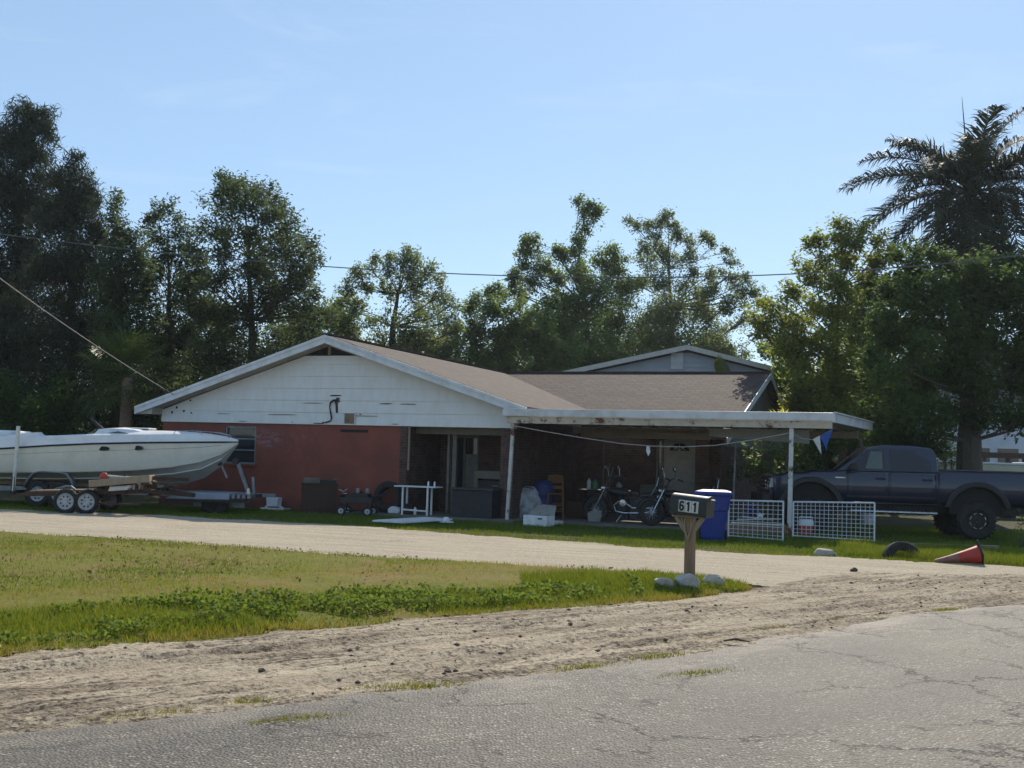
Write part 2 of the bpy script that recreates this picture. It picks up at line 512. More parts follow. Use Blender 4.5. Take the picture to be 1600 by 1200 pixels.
M['wire_pale'] = worn('pale_wire', (.2, .2, .2), (.15, .15, .15), .7)
M['wire'] = worn('wire', (.12, .12, .125), (.08, .08, .08), .6)
M['rope'] = worn('rope', (.45, .43, .38), (.35, .33, .3), .8)
M['flag_blue'] = worn('blue_flag', (.03, .10, .42), (.02, .07, .3), .7)
M['flag_white'] = worn('white_flag', (.65, .65, .65), (.5, .5, .5), .7)
M['green_glass'] = worn('green_paint', (.05, .20, .12), (.03, .1, .07), .4)

# ground materials
def world_rot(n, ang, scale):
    return n.mapping(n.coord('Object'), scale, (0, 0, ang))
def mat_sand(name, ang, c_light, c_mid, c_dark, dark_lo, dark_hi):
    n = NT(name); ob = n.coord()
    s1 = n.noise(n.mapping(n.mapping(ob, (1, 1, 1), (0, 0, ang)), (.22, 2.6, 1)), 1.3, 7, .62, .5)
    s2 = n.noise(n.mapping(n.mapping(ob, (1, 1, 1), (0, 0, ang)), (.35, 6, 1)), 1.5, 9, .72, .25)
    p = n.noise(ob, .55, 4, .6)
    fine = n.noise(ob, 38, 4, .7)
    clods = n.noise(ob, 12, 5, .75)
    c = n.mix(n.ramp(s1, (.38, 0.), (.62, 1.)), c_light, c_mid)
    k = n.math('ADD', n.math('MULTIPLY', s2, .6), n.math('MULTIPLY', clods, .45))
    k = n.math('ADD', k, n.math('MULTIPLY', p, .35))
    c = n.mix(n.ramp(k, (dark_lo, 0.), (dark_hi, 1.)), c, c_dark)
    c = n.mix(n.ramp(fine, (.52, 0.), (.75, .55)), c, tuple(x * .45 for x in c_mid))
    v = n.n('ShaderNodeTexVoronoi', Scale=44, feature='F1'); n.l(ob, v.inputs['Vector'])
    sv = n.n('ShaderNodeSeparateColor'); n.l(v.outputs['Color'], sv.inputs[0])
    peb = n.math('MULTIPLY', n.ramp(sv.outputs[0], (.72, 0.), (.78, 1.)), n.ramp(k, (dark_lo - .12, 0.), (dark_hi - .05, .9)))
    c = n.mix(peb, c, tuple(x * .6 for x in c_dark))
    h = n.math('ADD', n.math('MULTIPLY', s2, .8), n.math('ADD', n.math('MULTIPLY', clods, .9), n.math('MULTIPLY', sv.outputs[1], .12)))
    nm = n.bump(h, 1., .06)
    return n.done(c, .95, 0, n.bump(fine, .9, .016, nm), .12)
M['sand'] = mat_sand('pale_sand', R(22), (.54, .46, .35), (.45, .38, .285), (.27, .22, .16), .74, .96)
M['shoulder'] = mat_sand('sandy_shoulder', R(-42), (.58, .485, .355), (.39, .315, .225), (.085, .062, .045), .67, .83)
def mat_asphalt():
    n = NT('worn_asphalt'); ob = n.coord()
    v = n.n('ShaderNodeTexVoronoi', Scale=50, feature='F1'); n.l(ob, v.inputs['Vector'])
    v2 = n.n('ShaderNodeTexVoronoi', Scale=115, feature='F1'); n.l(ob, v2.inputs['Vector'])
    st = n.n('ShaderNodeSeparateColor'); n.l(v.outputs['Color'], st.inputs[0])
    c = n.ramp(st.outputs[0], (0., (.035, .033, .03)), (.35, (.072, .061, .046)), (.8, (.138, .118, .088)), (1., (.43, .375, .295)))
    c = n.mix(n.ramp(v.outputs['Distance'], (.3, 0.), (.62, .85)), c, (.028, .026, .024))
    big = n.noise(ob, .5, 5, .65)
    tr = n.noise(n.mapping(n.mapping(ob, (1, 1, 1), (0, 0, R(-42))), (.15, 1.6, 1)), 1.4, 6, .65, .3)
    c = n.mix(n.ramp(big, (.35, 0.), (.7, .45)), c, (.20, .172, .132))
    c = n.mix(n.ramp(tr, (.58, 0.), (.78, .35)), c, (.33, .29, .235))
    # sand drifting over the crumbled edge
    ea = n.n('ShaderNodeAttribute', attribute_name='edge')
    ek = n.math('ADD', n.math('SUBTRACT', 1., ea.outputs['Fac']), n.math('MULTIPLY', n.math('SUBTRACT', n.noise(n.mapping(n.mapping(ob, (1, 1, 1), (0, 0, R(-42))), (.7, 1.5, 1)), 1.9, 9, .75), .5), 1.5))
    em = n.ramp(ek, (.70, 0.), (1.1, .9))
    c = n.mix(n.math('MULTIPLY', em, n.ramp(n.noise(ob, 30, 4, .7), (.3, .35), (.55, .8))), c, (.25, .215, .168))
    c = n.mix(n.ramp(n.noise(n.mapping(n.mapping(ob, (1, 1, 1), (0, 0, R(-42))), (.35, 1.2, 1), (0, 0, 0), (3, 1, 0)), .9, 7, .7), (.46, 0.), (.64, .75)), c, (.062, .057, .05))
    # cracks
    dist = n.n('ShaderNodeVectorMath', operation='ADD')
    nv = n.n('ShaderNodeTexNoise', Scale=2.2, Detail=6, Roughness=.7); n.l(ob, nv.inputs['Vector'])
    sc = n.n('ShaderNodeVectorMath', operation='SCALE'); n.l(nv.outputs['Color'], sc.inputs[0]); sc.inputs['Scale'].default_value = .9
    n.l(ob, dist.inputs[0]); n.l(sc.outputs[0], dist.inputs[1])
    ck = n.n('ShaderNodeTexVoronoi', Scale=.85, feature='DISTANCE_TO_EDGE'); n.l(dist.outputs[0], ck.inputs['Vector'])
    cm = n.math('MULTIPLY', n.ramp(ck.outputs['Distance'], (.0, 1.), (.016, 0.)), n.ramp(n.noise(ob, .8, 3), (.45, 0.), (.6, 1.)))
    c = n.mix(cm, c, (.03, .027, .024))
    h = n.math('SUBTRACT', n.math('SUBTRACT', 1., v.outputs['Distance']), n.math('MULTIPLY', cm, 2.))
    nm = n.bump(n.math('ADD', h, n.math('MULTIPLY', st.outputs[1], .5)), .9, .011)
    return n.done(c, .75, 0, n.bump(v2.outputs['Distance'], .3, .004, nm), .35)
M['asphalt'] = mat_asphalt()
def mat_soil(name, g1, g2, brown, lo=.45, hi=.6):
    n = NT(name); ob = n.coord()
    a = n.noise(ob, .8, 6, .65); b = n.noise(ob, 9, 5, .7); c_ = n.noise(ob, 55, 3, .7)
    c = n.mix(n.ramp(b, (.35, 0.), (.65, 1.)), g1, g2)
    c = n.mix(n.ramp(a, (lo, 0.), (hi, .85)), c, brown)
    c = n.mix(n.ramp(c_, (.4, 0.), (.7, .6)), c, tuple(x * .4 for x in g1))
    return n.done(c, .95, 0, n.bump(n.math('ADD', b, c_), .8, .03), .1)
M['ground'] = mat_soil('yard_soil', (.05, .062, .022), (.07, .075, .03), (.10, .08, .052))
M['lawn'] = mat_soil('lawn_soil', (.14, .15, .024), (.20, .185, .032), (.25, .165, .07), .47, .64)
def mat_grass(name, trans=.3):
    n = NT(name)
    at_ = n.n('ShaderNodeAttribute', attribute_name='var')
    c = n.ramp(at_.outputs['Fac'], (0., (.05, .11, .012)), (.35, (.14, .19, .018)), (.6, (.30, .265, .024)), (.8, (.36, .205, .06)), (1., (.44, .29, .12)))
    t = n.mix(.35, c, (.38, .42, .025))
    return n.done(c, .7, 0, None, .15, trans=(t, trans))
M['grass'] = mat_grass('grass_blades')
M['weed_leaf'] = leaf_mat('weed_leaf', (.05, .09, .014), (.15, .20, .025), .42, (.30, .38, .045), .8)
M['casuarina'] = leaf_mat('casuarina_needles', (.022, .034, .022), (.055, .076, .042), .24, (.09, .125, .05), .85)
M['cedar'] = leaf_mat('cedar_foliage', (.03, .052, .024), (.092, .122, .052), .38, (.20, .27, .09), .8)
M['oak'] = leaf_mat('oak_leaves', (.05, .078, .03), (.16, .20, .075), .52, (.36, .44, .14), .65)
M['broadleaf'] = leaf_mat('broad_leaves', (.036, .068, .02), (.13, .18, .05), .52, (.32, .44, .09), .6)
M['limegreen'] = leaf_mat('yellowish_leaves', (.034, .076, .016), (.19, .22, .035), .52, (.52, .57, .06), .6)
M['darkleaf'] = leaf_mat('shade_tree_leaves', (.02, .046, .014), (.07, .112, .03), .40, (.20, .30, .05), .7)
M['palm_leaf'] = leaf_mat('palm_fronds', (.018, .030, .016), (.05, .066, .03), .14, (.08, .10, .03), .65)
M['sabal_leaf'] = leaf_mat('sabal_fans', (.022, .042, .012), (.08, .105, .026), .3, None, .5)
# ---------------------------------------------------------------- ground, drive, shoulder, road, lawn
def dist_poly(X, Y, line):
    d = np.full(X.shape, 1e9)
    for (xa, ya), (xb, yb) in zip(line[:-1], line[1:]):
        L2 = (xb - xa) ** 2 + (yb - ya) ** 2
        t = np.clip(((X - xa) * (xb - xa) + (Y - ya) * (yb - ya)) / L2, 0, 1)
        d = np.minimum(d, np.hypot(X - xa - t * (xb - xa), Y - ya - t * (yb - ya)))
    return d
def grid_sheet(name, poly, step, hfun, mat, wob=.18, wf=1.6):
    P = np.array([p[:2] for p in poly]); x0, y0 = P.min(0); x1, y1 = P.max(0)
    nx, ny = int((x1 - x0) / step) + 2, int((y1 - y0) / step) + 2
    gx, gy = np.meshgrid(x0 + np.arange(nx) * step, y0 + np.arange(ny) * step, indexing='ij')
    cxx, cyy = gx[:-1, :-1] + step / 2, gy[:-1, :-1] + step / 2
    wx = (fbm(cxx * wf, cyy * wf, 4) - .5) * 2 * wob; wy = (fbm(cxx * wf + 40, cyy * wf + 9, 4) - .5) * 2 * wob
    keep = inside(cxx + wx, cyy + wy, [tuple(p[:2]) for p in poly])
    idx = np.arange(nx * ny).reshape(nx, ny)
    Q = np.stack([idx[:-1, :-1], idx[1:, :-1], idx[1:, 1:], idx[:-1, 1:]], -1)[keep]
    used = np.unique(Q); mp_ = np.full(nx * ny, -1); mp_[used] = np.arange(len(used))
    X, Y = gx.ravel()[used], gy.ravel()[used]
    return fast_mesh(name, np.stack([X, Y, hfun(X, Y)], 1), mp_[Q], mat, smooth=True)

MBg = MB(); S = 900
MBg.v = [Vector(p) for p in ((-S, -S, 0), (S, -S, 0), (S, S, 0), (-S, S, 0))]; MBg.f = [(0, 1, 2, 3)]
tag(MBg.build('ground', M['ground']), 'dark weedy soil yard round the house and beyond', kind='structure')

far_edge = [(-45, 31.5), (-20, 29.6), (-12.7, 28.9), (-8.6, 28.4), (-5.9, 27.3), (-2.8, 26.1), (.1, 24.0), (2.6, 22.5), (4.6, 21.7), (7.1, 21.1), (9.2, 20.4), (14, 19.6), (30, 18)]
near_edge = [(-45, 27.2), (-20, 24.6), (-9.6, 21.9), (-5.5, 20.3), (-2.0, 18.75), (.1, 18.2), (2.0, 17.4), (2.8, 16.8), (3.35, 16.1)]
lawn_low = [(3.45, 15.65), (3.0, 15.05), (1.6, 13.7), (.1, 12.5), (-1.2, 11.4), (-2.2, 10.5), (-3.1, 9.7), (-3.9, 9.0), (-8, 5.2), (-14, -.5)]
road_edge = [(-14, -3.4), (-8, 2.0), (-2.8, 6.6), (-1.9, 7.2), (-1.2, 7.75), (.1, 8.75), (1.1, 9.6), (2.5, 11.0), (4.3, 12.9), (5.4, 13.9), (6.6, 14.6), (12, 16.6), (30, 17.4)]
drive_poly = far_edge + [(30, 17.0), (12, 16.4), (6.6, 14.7), (4.0, 14.6)] + [(x + .35, y - .5) for x, y in near_edge[::-1]]
def h_drive(x, y):
    u = x * math.cos(R(22)) - y * math.sin(R(22)); v = x * math.sin(R(22)) + y * math.cos(R(22))
    return .022 + .028 * (fbm(u * .25, v * 2.2, 4) - .5) + .016 * (fbm(x * 4, y * 4, 3) - .5)
tag(grid_sheet('sandy_drive', drive_poly, .1, h_drive, M['sand'], .3, 1.2), 'pale packed sand drive crossing in front of the house', kind='structure')
sh_poly = lawn_low[::-1] + [(3.7, 16.3), (4.3, 17.3), (5.6, 18.6), (9, 18.9), (16, 18.3), (30, 17.6)] + [(x + .25, y - .3) for x, y in road_edge[::-1]]
def h_shoulder(x, y):
    u = x * math.cos(R(-42)) - y * math.sin(R(-42)); v = x * math.sin(R(-42)) + y * math.cos(R(-42))
    rut = fbm(u * .22, v * 3.0, 5) - .5
    wv = v + .35 * (fbm(u * .16, u * 0 + 3.3, 2) - .5) * 2
    tr_ = 0
    for v0, dpt, ph in ((6.85, .020, 1.), (7.28, .026, 4.), (7.62, .018, 7.), (8.22, .028, 10.), (8.62, .024, 13.)):
        k_ = np.clip((fbm(u * .3 + ph * 3, u * 0 + ph, 3) - .32) * 5, 0, 1)
        q = (wv - v0) / .085
        tr_ = tr_ + k_ * dpt * (-np.exp(-q * q) + .55 * np.exp(-(np.abs(q) - 1.9) ** 2 * 1.6)) * (1 + .5 * np.sin(u * 38 + v * 9) * np.exp(-q * q))
    e = np.clip(dist_poly(x, y, sh_poly + sh_poly[:1]) / .45, 0, 1)
    return .008 + e * (tr_ + .048 + .04 * rut + .02 * (fbm(u * .9, v * 9.0, 3) - .5) + .045 * (fbm(x * 6, y * 6, 4) - .5) - .012 * np.clip((v - 9.0), -1, 1))
tag(grid_sheet('dirt_shoulder', sh_poly, .055, h_shoulder, M['shoulder'], .3, 1.3), 'rutted sandy dirt shoulder between lawn and road', kind='structure')
road_poly = [(-60, -45)] + road_edge + [(60, 18), (60, -45)]
# road: the top course thins out under the shoulder, so its edge crumbles where the two surfaces meet
road_near = [(x - .26, y + .3) for x, y in road_edge[1:-1]] + [(16.5, 17.1), (16.5, 12), (9, 2.5), (-8, 1.5)]
def h_road(x, y):
    d = dist_poly(x, y, road_near[:len(road_edge) - 1]); e = np.clip(d / .62, 0, 1); e = e * e * (3 - 2 * e)
    return -.012 + e * .066 + .022 * (1 - np.clip(d / 1.6, 0, 1)) * (fbm(x * 2.2, y * 2.2, 4) - .5) * 2 + .008 * (fbm(x * .7, y * .7, 3) - .5)
road = grid_sheet('asphalt_road', road_near, .075, h_road, M['asphalt'], .12, 1.3)
rx__ = np.empty(len(road.data.vertices) * 3, np.float32); road.data.vertices.foreach_get('co', rx__); rx__ = rx__.reshape(-1, 3)
road.data.attributes.new('edge', 'FLOAT', 'POINT').data.foreach_set('value', np.clip((dist_poly(rx__[:, 0], rx__[:, 1], road_edge) - .0) / 1.9, 0, 1).astype(np.float32))
tag(road, 'worn grey asphalt road with ragged crumbling edge', kind='structure')
me_ = MB(); me_.v = [Vector(p) for p in ((-60, -48, .03), (60, -48, .03), (60, 14.5, .03), (16.4, 14.5, .03), (9, 7, .03), (-7.8, 1.6, .03), (-60, -44, .03))]; me_.f = [tuple(range(7))]
rb = me_.build('road_bed', M['asphalt']); rb.data.attributes.new('edge', 'FLOAT', 'POINT').data.foreach_set('value', np.ones(7, np.float32))
tag(rb, 'asphalt road running on behind and to the right', kind='structure')
LAWN = near_edge + lawn_low + [(-45, -4)]
def h_lawn(x, y):
    e = np.clip(np.minimum(dist_poly(x, y, lawn_low), dist_poly(x, y, near_edge)) / .7, 0, 1)
    return .004 + e * (.056 + .10 * (fbm(x * .5, y * .5, 3) - .5) + .05 * (fbm(x * 3, y * 3, 3) - .5))
tag(grid_sheet('front_lawn', [(max(x, -22), y) for x, y in LAWN], .12, h_lawn, M['lawn'], .35, 1.3), 'patchy yellow green lawn with dry brown areas', kind='structure')

def blades(name, poly, n, hgt, wid, dens, tone, label, mat='grass', base=.03, lean=.5, seed=1, xr=None):
    g = np.random.default_rng(seed)
    P = np.array([p[:2] for p in poly]); x0, y0 = P.min(0); x1, y1 = P.max(0)
    X = g.uniform(x0, x1, n); Y = g.uniform(y0, y1, n)
    wx = (fbm(X * 1.3, Y * 1.3, 4) - .5) * .5; wy = (fbm(X * 1.3 + 40, Y * 1.3 + 9, 4) - .5) * .5
    k = inside(X + wx, Y + wy, [tuple(p[:2]) for p in poly])
    vis = (np.abs(X) < Y * .47 + .6) & (Y > 4.5)
    k &= vis & (g.random(n) < dens(X, Y))
    X, Y = X[k], Y[k]; m = len(X)
    h = hgt(X, Y) * .9 * g.uniform(.55, 1.3, m); w = wid * g.uniform(.6, 1.4, m)
    a = g.uniform(0, 2 * np.pi, m); b = g.uniform(0, 2 * np.pi, m); ln = lean * h * g.uniform(.2, 1.2, m)
    z0 = base(X, Y) if callable(base) else np.full(m, base)
    dx, dy = np.cos(a) * w / 2, np.sin(a) * w / 2
    V = np.stack([np.stack([X - dx, Y - dy, z0], 1), np.stack([X + dx, Y + dy, z0], 1),
                  np.stack([X + np.cos(b) * ln, Y + np.sin(b) * ln, z0 + h], 1)], 1).reshape(-1, 3)
    Q = np.arange(m * 3).reshape(m, 3)
    t = np.clip(tone(X, Y) + g.normal(0, .13, m), 0, 1)
    return tag(fast_mesh(name, V, Q, M[mat], attrs={'var': t}), label, kind='stuff')

def lawn_tone(X, Y):
    d = dist_poly(X, Y, lawn_low); e = dist_poly(X, Y, near_edge)
    t = .35 + .95 * (fbm(X * .45 + 3, Y * .45, 4) - .5)
    brown = np.exp(-((d - 2.9) / 1.0) ** 2) * .6 * np.clip((X + 5.2) / 3., .35, 1)
    right = np.clip((X - .2) / 1.5, 0, 1) * np.clip((d - 1.6), 0, 1) * .3
    green = np.clip(1.9 - d, 0, 1) * .32
    t = t - .13 * np.clip((-X - .5) / 2.5, 0, 1) * np.clip((d - 3.2) / 1.2, 0, 1)
    return t + brown + right - green + .10 * np.exp(-(e / .5) ** 2)
blades('lawn_grass', LAWN, 900000, lambda X, Y: .035 + .03 * fbm(X, Y, 3), .011,
       lambda X, Y: (.12 + .88 * np.clip((fbm(X * .9, Y * .9, 4) - .36) * 4, 0, 1)) * np.clip(1.25 - .75 * np.clip(lawn_tone(X, Y), 0, 1), .25, 1), lawn_tone, 'short mown grass of the front lawn', base=lambda X, Y: h_lawn(X, Y) - .005, seed=3)
ditch = [(x, y) for x, y in lawn_low if x > -6][::1]
ditch_poly = ditch + [(x - .75 - .45 * max(0, min(1, (1.5 - x) / 3)), y + .95 + .6 * max(0, min(1, (1.5 - x) / 3))) for x, y in ditch[::-1]]
blades('ditch_grass', ditch_poly, 150000, lambda X, Y: .05 + .13 * np.clip(fbm(X * 1.1, Y * 1.1, 3) - .28, 0, 1), .012,
       lambda X, Y: np.clip((fbm(X * 1.4 + 9, Y * 1.4, 4) - .3) * 4, .1, 1), lambda X, Y: .3 + .35 * (fbm(X * .8, Y * .8, 3) - .4) + .45 * np.exp(-(dist_poly(X, Y, lawn_low) / .22) ** 2),
       'tall green grass along the ditch beside the shoulder', base=lambda X, Y: h_lawn(X, Y) - .01, lean=.7, seed=4)
mail_patch = [(2.0, 15.2), (2.8, 15.0), (3.3, 15.5), (3.4, 16.0), (3.0, 16.6), (2.3, 16.8), (1.2, 16.2), (.2, 15.4), (.3, 14.4), (1.3, 14.2)]
blades('verge_grass', mail_patch, 26000, lambda X, Y: .08 + .16 * np.clip(fbm(X * 1.6, Y * 1.6, 3) - .25, 0, 1), .012,
       lambda X, Y: np.clip((fbm(X * 1.6 + 5, Y * 1.6, 3) - .25) * 3, .15, 1), lambda X, Y: .30 + .4 * (fbm(X * 1.2, Y * 1.2, 3) - .4),
       'long grass round the mailbox rocks', base=lambda X, Y: h_lawn(X, Y) - .01, lean=.7, seed=14)

def leaf_quads(C, size, g, up=.35, aspect=2.0, droop=0):
    """one bent leaf (two triangles joined as a quad) at each centre"""
    m = len(C)
    d = g.normal(size=(m, 3)); d[:, 2] = d[:, 2] * .6 - droop; d /= np.linalg.norm(d, axis=1)[:, None]
    e = g.normal(size=(m, 3)); e[:, 2] *= up
    e -= (e * d).sum(1)[:, None] * d; e /= np.linalg.norm(e, axis=1)[:, None] + 1e-9
    s = (size * g.uniform(.6, 1.35, m))[:, None]
    a, b = d * s * .5, e * s * .5 / aspect
    nn = np.cross(d, e) * s * .12
    V = np.stack([C - a, C + b * 1.0 + nn - a * .1, C + a, C - b * 1.0 + nn - a * .1], 1)
    return V.reshape(-1, 3), np.arange(m * 4).reshape(m, 4)

# broad weeds in the ditch
g = np.random.default_rng(8)
P = np.array(ditch_poly); N = 90000
X = g.uniform(P[:, 0].min(), P[:, 0].max(), N); Y = g.uniform(P[:, 1].min(), P[:, 1].max(), N)
cl = fbm(X * 2.2 + 30, Y * 2.2, 4)
dl = dist_poly(X, Y, lawn_low)
k = inside(X, Y, ditch_poly) & (np.abs(X) < Y * .47 + .6) & (Y > 4.5) & (cl > .455) & (dl > .34) & (X < 1.7)
X, Y, cl = X[k], Y[k], cl[k]
C = np.stack([X, Y, h_lawn(X, Y) + g.random(len(X)) ** .7 * (cl - .34) * .4], 1)
V, Q = leaf_quads(C, np.full(len(C), .05), g, up=.8, aspect=1.5)
tag(fast_mesh('ditch_weeds', V, Q, M['weed_leaf'], attrs={'var': np.clip(g.normal(.5, .25, len(Q)), 0, 1)}), 'low broad leaved weeds filling the ditch', kind='stuff')

# grass of the yard by the house: mown strip in the shade, rough tufts at the right
yard = far_edge[1:12] + [(14, 24), (17, 34), (9, 34), (8, 29), (4, 31.5), (-1, 32), (-4, 31.5), (-10, 33.5), (-20, 34)]
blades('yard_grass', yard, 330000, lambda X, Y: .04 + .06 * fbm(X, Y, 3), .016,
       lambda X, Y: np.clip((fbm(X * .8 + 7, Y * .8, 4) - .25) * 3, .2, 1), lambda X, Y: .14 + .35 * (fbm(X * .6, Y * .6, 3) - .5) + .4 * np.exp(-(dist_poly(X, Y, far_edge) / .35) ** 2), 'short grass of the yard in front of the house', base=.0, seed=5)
rough = [(6.0, 22.2), (7.4, 21.5), (9.2, 20.7), (12, 20.1), (15, 20.3), (14, 24), (11, 25), (7.5, 25.6), (6.2, 24)]
blades('rough_grass', rough, 90000, lambda X, Y: .08 + .22 * np.clip(fbm(X * 1.3, Y * 1.3, 3) - .25, 0, 1), .016,
       lambda X, Y: np.clip((fbm(X * 1.2 + 7, Y * 1.2, 4) - .3) * 4, .15, 1), lambda X, Y: .34 + .5 * (fbm(X * .9, Y * .9, 3) - .45), 'rough tufted grass beside the parked truck', base=.0, lean=.7, seed=6)
# dry tufts creeping over the broken road edge
tuft_c = [gp(*p) for p in ((225, 1131), (375, 1110), (460, 1138), (610, 1083), (650, 1085), (1022, 1035), (1090, 1063), (1145, 1006), (1200, 992), (1330, 975), (1480, 960), (905, 1053), (1000, 1015))]
g = np.random.default_rng(21); Xs, Ys = [], []
for c in tuft_c:
    m = 260; Xs.append(c.x + g.normal(0, .16, m)); Ys.append(c.y + g.normal(0, .05, m) + (Xs[-1] - c.x) * .6)
X, Y = np.concatenate(Xs), np.concatenate(Ys); m = len(X)
h = g.uniform(.004, .020, m); a = g.uniform(0, 6.28, m); w = .005
V = np.stack([np.stack([X - np.cos(a) * w, Y - np.sin(a) * w, np.full(m, .045)], 1), np.stack([X + np.cos(a) * w, Y + np.sin(a) * w, np.full(m, .045)], 1),
              np.stack([X + g.normal(0, .02, m), Y + g.normal(0, .02, m), .062 + h], 1)], 1).reshape(-1, 3)
tag(fast_mesh('edge_tufts', V, np.arange(m * 3).reshape(m, 3), M['grass'], attrs={'var': np.clip(g.normal(.58, .15, m), 0, 1)}), 'thin dry grass creeping over the road edge', kind='stuff')

# dead leaves and bits of straw lying about
g = np.random.default_rng(61)
N = 2600
X = g.uniform(-7, 5, N); Y = g.uniform(8, 22, N)
k = inside(X, Y, LAWN) & (np.abs(X) < Y * .47 + .5) & (fbm(X * .7 + 50, Y * .7, 3) > .45)
X, Y = X[k], Y[k]
C = np.stack([X, Y, h_lawn(X, Y) + .03 + .02 * g.random(len(X))], 1)
V, Q = leaf_quads(C, np.full(len(C), .055), g, up=.25, aspect=1.7)
tag(fast_mesh('leaf_litter', V, Q, leaf_mat('dead_leaf', (.10, .06, .035), (.34, .23, .12), .15, (.3, .2, .1), .8), attrs={'var': g.random(len(Q))}), 'dry brown leaves and straw lying on the lawn', kind='stuff')

# clods and small stones lying on the shoulder and drive mouth
g = np.random.default_rng(31)
N = 5200
X = g.uniform(-5, 11, N); Y = g.uniform(7, 19.5, N)
cl = fbm(X * .8 + 3, Y * .8 + 8, 4)
k = inside(X, Y, sh_poly) & (np.abs(X) < Y * .47 + .5) & (cl > .43)
X, Y = X[k], Y[k]; m = len(X)
r = .004 + .020 * g.random(m) ** 7
base_ = np.array([(1, 0, 0), (-1, 0, 0), (0, 1, 0), (0, -1, 0), (0, 0, 1), (0, 0, -1)], float)
fc = np.array([(0, 2, 4), (2, 1, 4), (1, 3, 4), (3, 0, 4), (2, 0, 5), (1, 2, 5), (3, 1, 5), (0, 3, 5)])
V = base_[None] * (r[:, None, None] * g.uniform(.6, 1.4, (m, 6, 1))) * np.array([1.2, 1.2, .8])
V = V + np.stack([X, Y, h_shoulder(X, Y) + r * .3], 1)[:, None, :]
Q = (fc[None] + (np.arange(m) * 6)[:, None, None]).reshape(-1, 3)
tag(fast_mesh('dirt_clods', V.reshape(-1, 3), Q, M['dirt_clod']), 'scattered dark dirt clods and gravel on the shoulder', kind='stuff')
# ---------------------------------------------------------------- trees
def crown_mesh(clumps, leaf, n_per_m2, g, droop=0, aspect=2.0, hub=None, up=.35, long=1.0):
    """clumps: (centre, radius). Twigs spray outward through each clump, leaves sit along each twig."""
    Cs = []
    if hub is None: hub = np.mean([c for c, r in clumps], axis=0)
    for c, r in clumps:
        c = np.array(c); r = r * 1.22
        n = int(n_per_m2 * r * r) + 70
        nt = max(9, int(r * r * 16) + 6)
        out = c - hub; out = out / (np.linalg.norm(out) + 1e-6)
        d = g.normal(size=(nt, 3)) + out * .55 + np.array([0, 0, up]); d /= np.linalg.norm(d, axis=1)[:, None]
        st = c + g.normal(size=(nt, 3)) * r * .42
        L = r * g.uniform(.35, 1.05, nt) * long
        w = L * g.uniform(.3, 1.3, nt); w /= w.sum()
        pick = g.choice(nt, n, p=w)
        tt = g.random(n) ** .75
        wid = np.clip(.10 + .16 * r * (1 - tt * .6), .05, .34)
        P_ = st[pick] + d[pick] * (L[pick] * tt)[:, None] + g.normal(size=(n, 3)) * wid[:, None]
        P_[:, 2] -= droop * (tt * L[pick]) ** 1.5 * .4
        Cs.append(P_)
    C = np.concatenate(Cs)
    V, Q = leaf_quads(C, np.full(len(C), leaf), g, aspect=aspect, droop=droop)
    return V, Q

def tree(name, label, D, mat, trace, trunk, leaf=.17, dens=330, seed=1, depth=.9, trunk_r=.18, bark='bark', group=None, **kw):
    """trace: sightings (px,py,radius px) of the lumps of the crown seen at distance D; trunk: sightings up the stem"""
    g = np.random.default_rng(seed)
    s = D / F
    cl = []
    xs = [t[0] for t in trace]; halfw = (max(xs) - min(xs)) / 2 * s
    for px, py, r in trace:
        rm = r * s
        off = g.uniform(-1, 1) * min(depth * halfw, 2.6) if r * s > .5 else g.uniform(-.5, .5) * min(halfw, 1.2)
        tx_ = float(np.interp(-py, [-q[1] for q in trunk], [q[0] for q in trunk]))
        if abs(px - tx_) < 30 and py < trunk[0][1] - 70: off = -abs(off)
        cl.append((at(px, py, D + off), rm * (1 + off / D)))
    # the side of the crown away from the picture, so it holds from another place
    V, Q = crown_mesh([(tuple(c), r) for c, r in cl], leaf, dens * 5.8 * (.17 / leaf) ** .7, g, **kw)
    root = at(trunk[0][0], trunk[0][1], D); root.z = 0
    t = thing(name, label, 'tree', root, 0, group)
    V = V - np.array(root)
    V[:, 2] = np.maximum(V[:, 2], .05)
    fast_mesh('crown', V, Q, M[mat], t, {'var': np.clip(g.normal(.5, .26, len(Q)), 0, 1)})
    stem = [Vector((0, 0, -.1))] + [at(px, py, D) - root for px, py in trunk[1:]]
    n = len(stem)
    mb = MB()
    rr = [trunk_r * (1.15 * (1 - i / (n - 1)) ** 1.1 + .06) for i in range(n)]
    mb.tube(stem, rr, 9)
    for c, r in cl:
        c = c - root
        k = max(0, min(range(n), key=lambda i: (stem[i] - c).length + (3 if stem[i].z > c.z - .2 else 0)))
        a = stem[k]; L = (c - a).length
        if L < .3: continue
        mid = a.lerp(c, .5) + Vector((g.normal(0, .08), g.normal(0, .08), -.06 + g.normal(0, .05))) * L
        b = min(rr[k] * .5, .02 + .011 * L)
        mb.tube([a, a.lerp(mid, .6), mid, c], [b, b * .85, b * .6, b * .25], 5)
        for q in range(3):
            e = c + Vector(g.normal(0, .6, 3)) * r
            mb.tube([mid.lerp(c, .4 + .2 * q), c.lerp(e, .5) , e], [b * .4, b * .28, .006], 4)
    mb.build('trunk', M[bark], t, smooth=True)
    return t

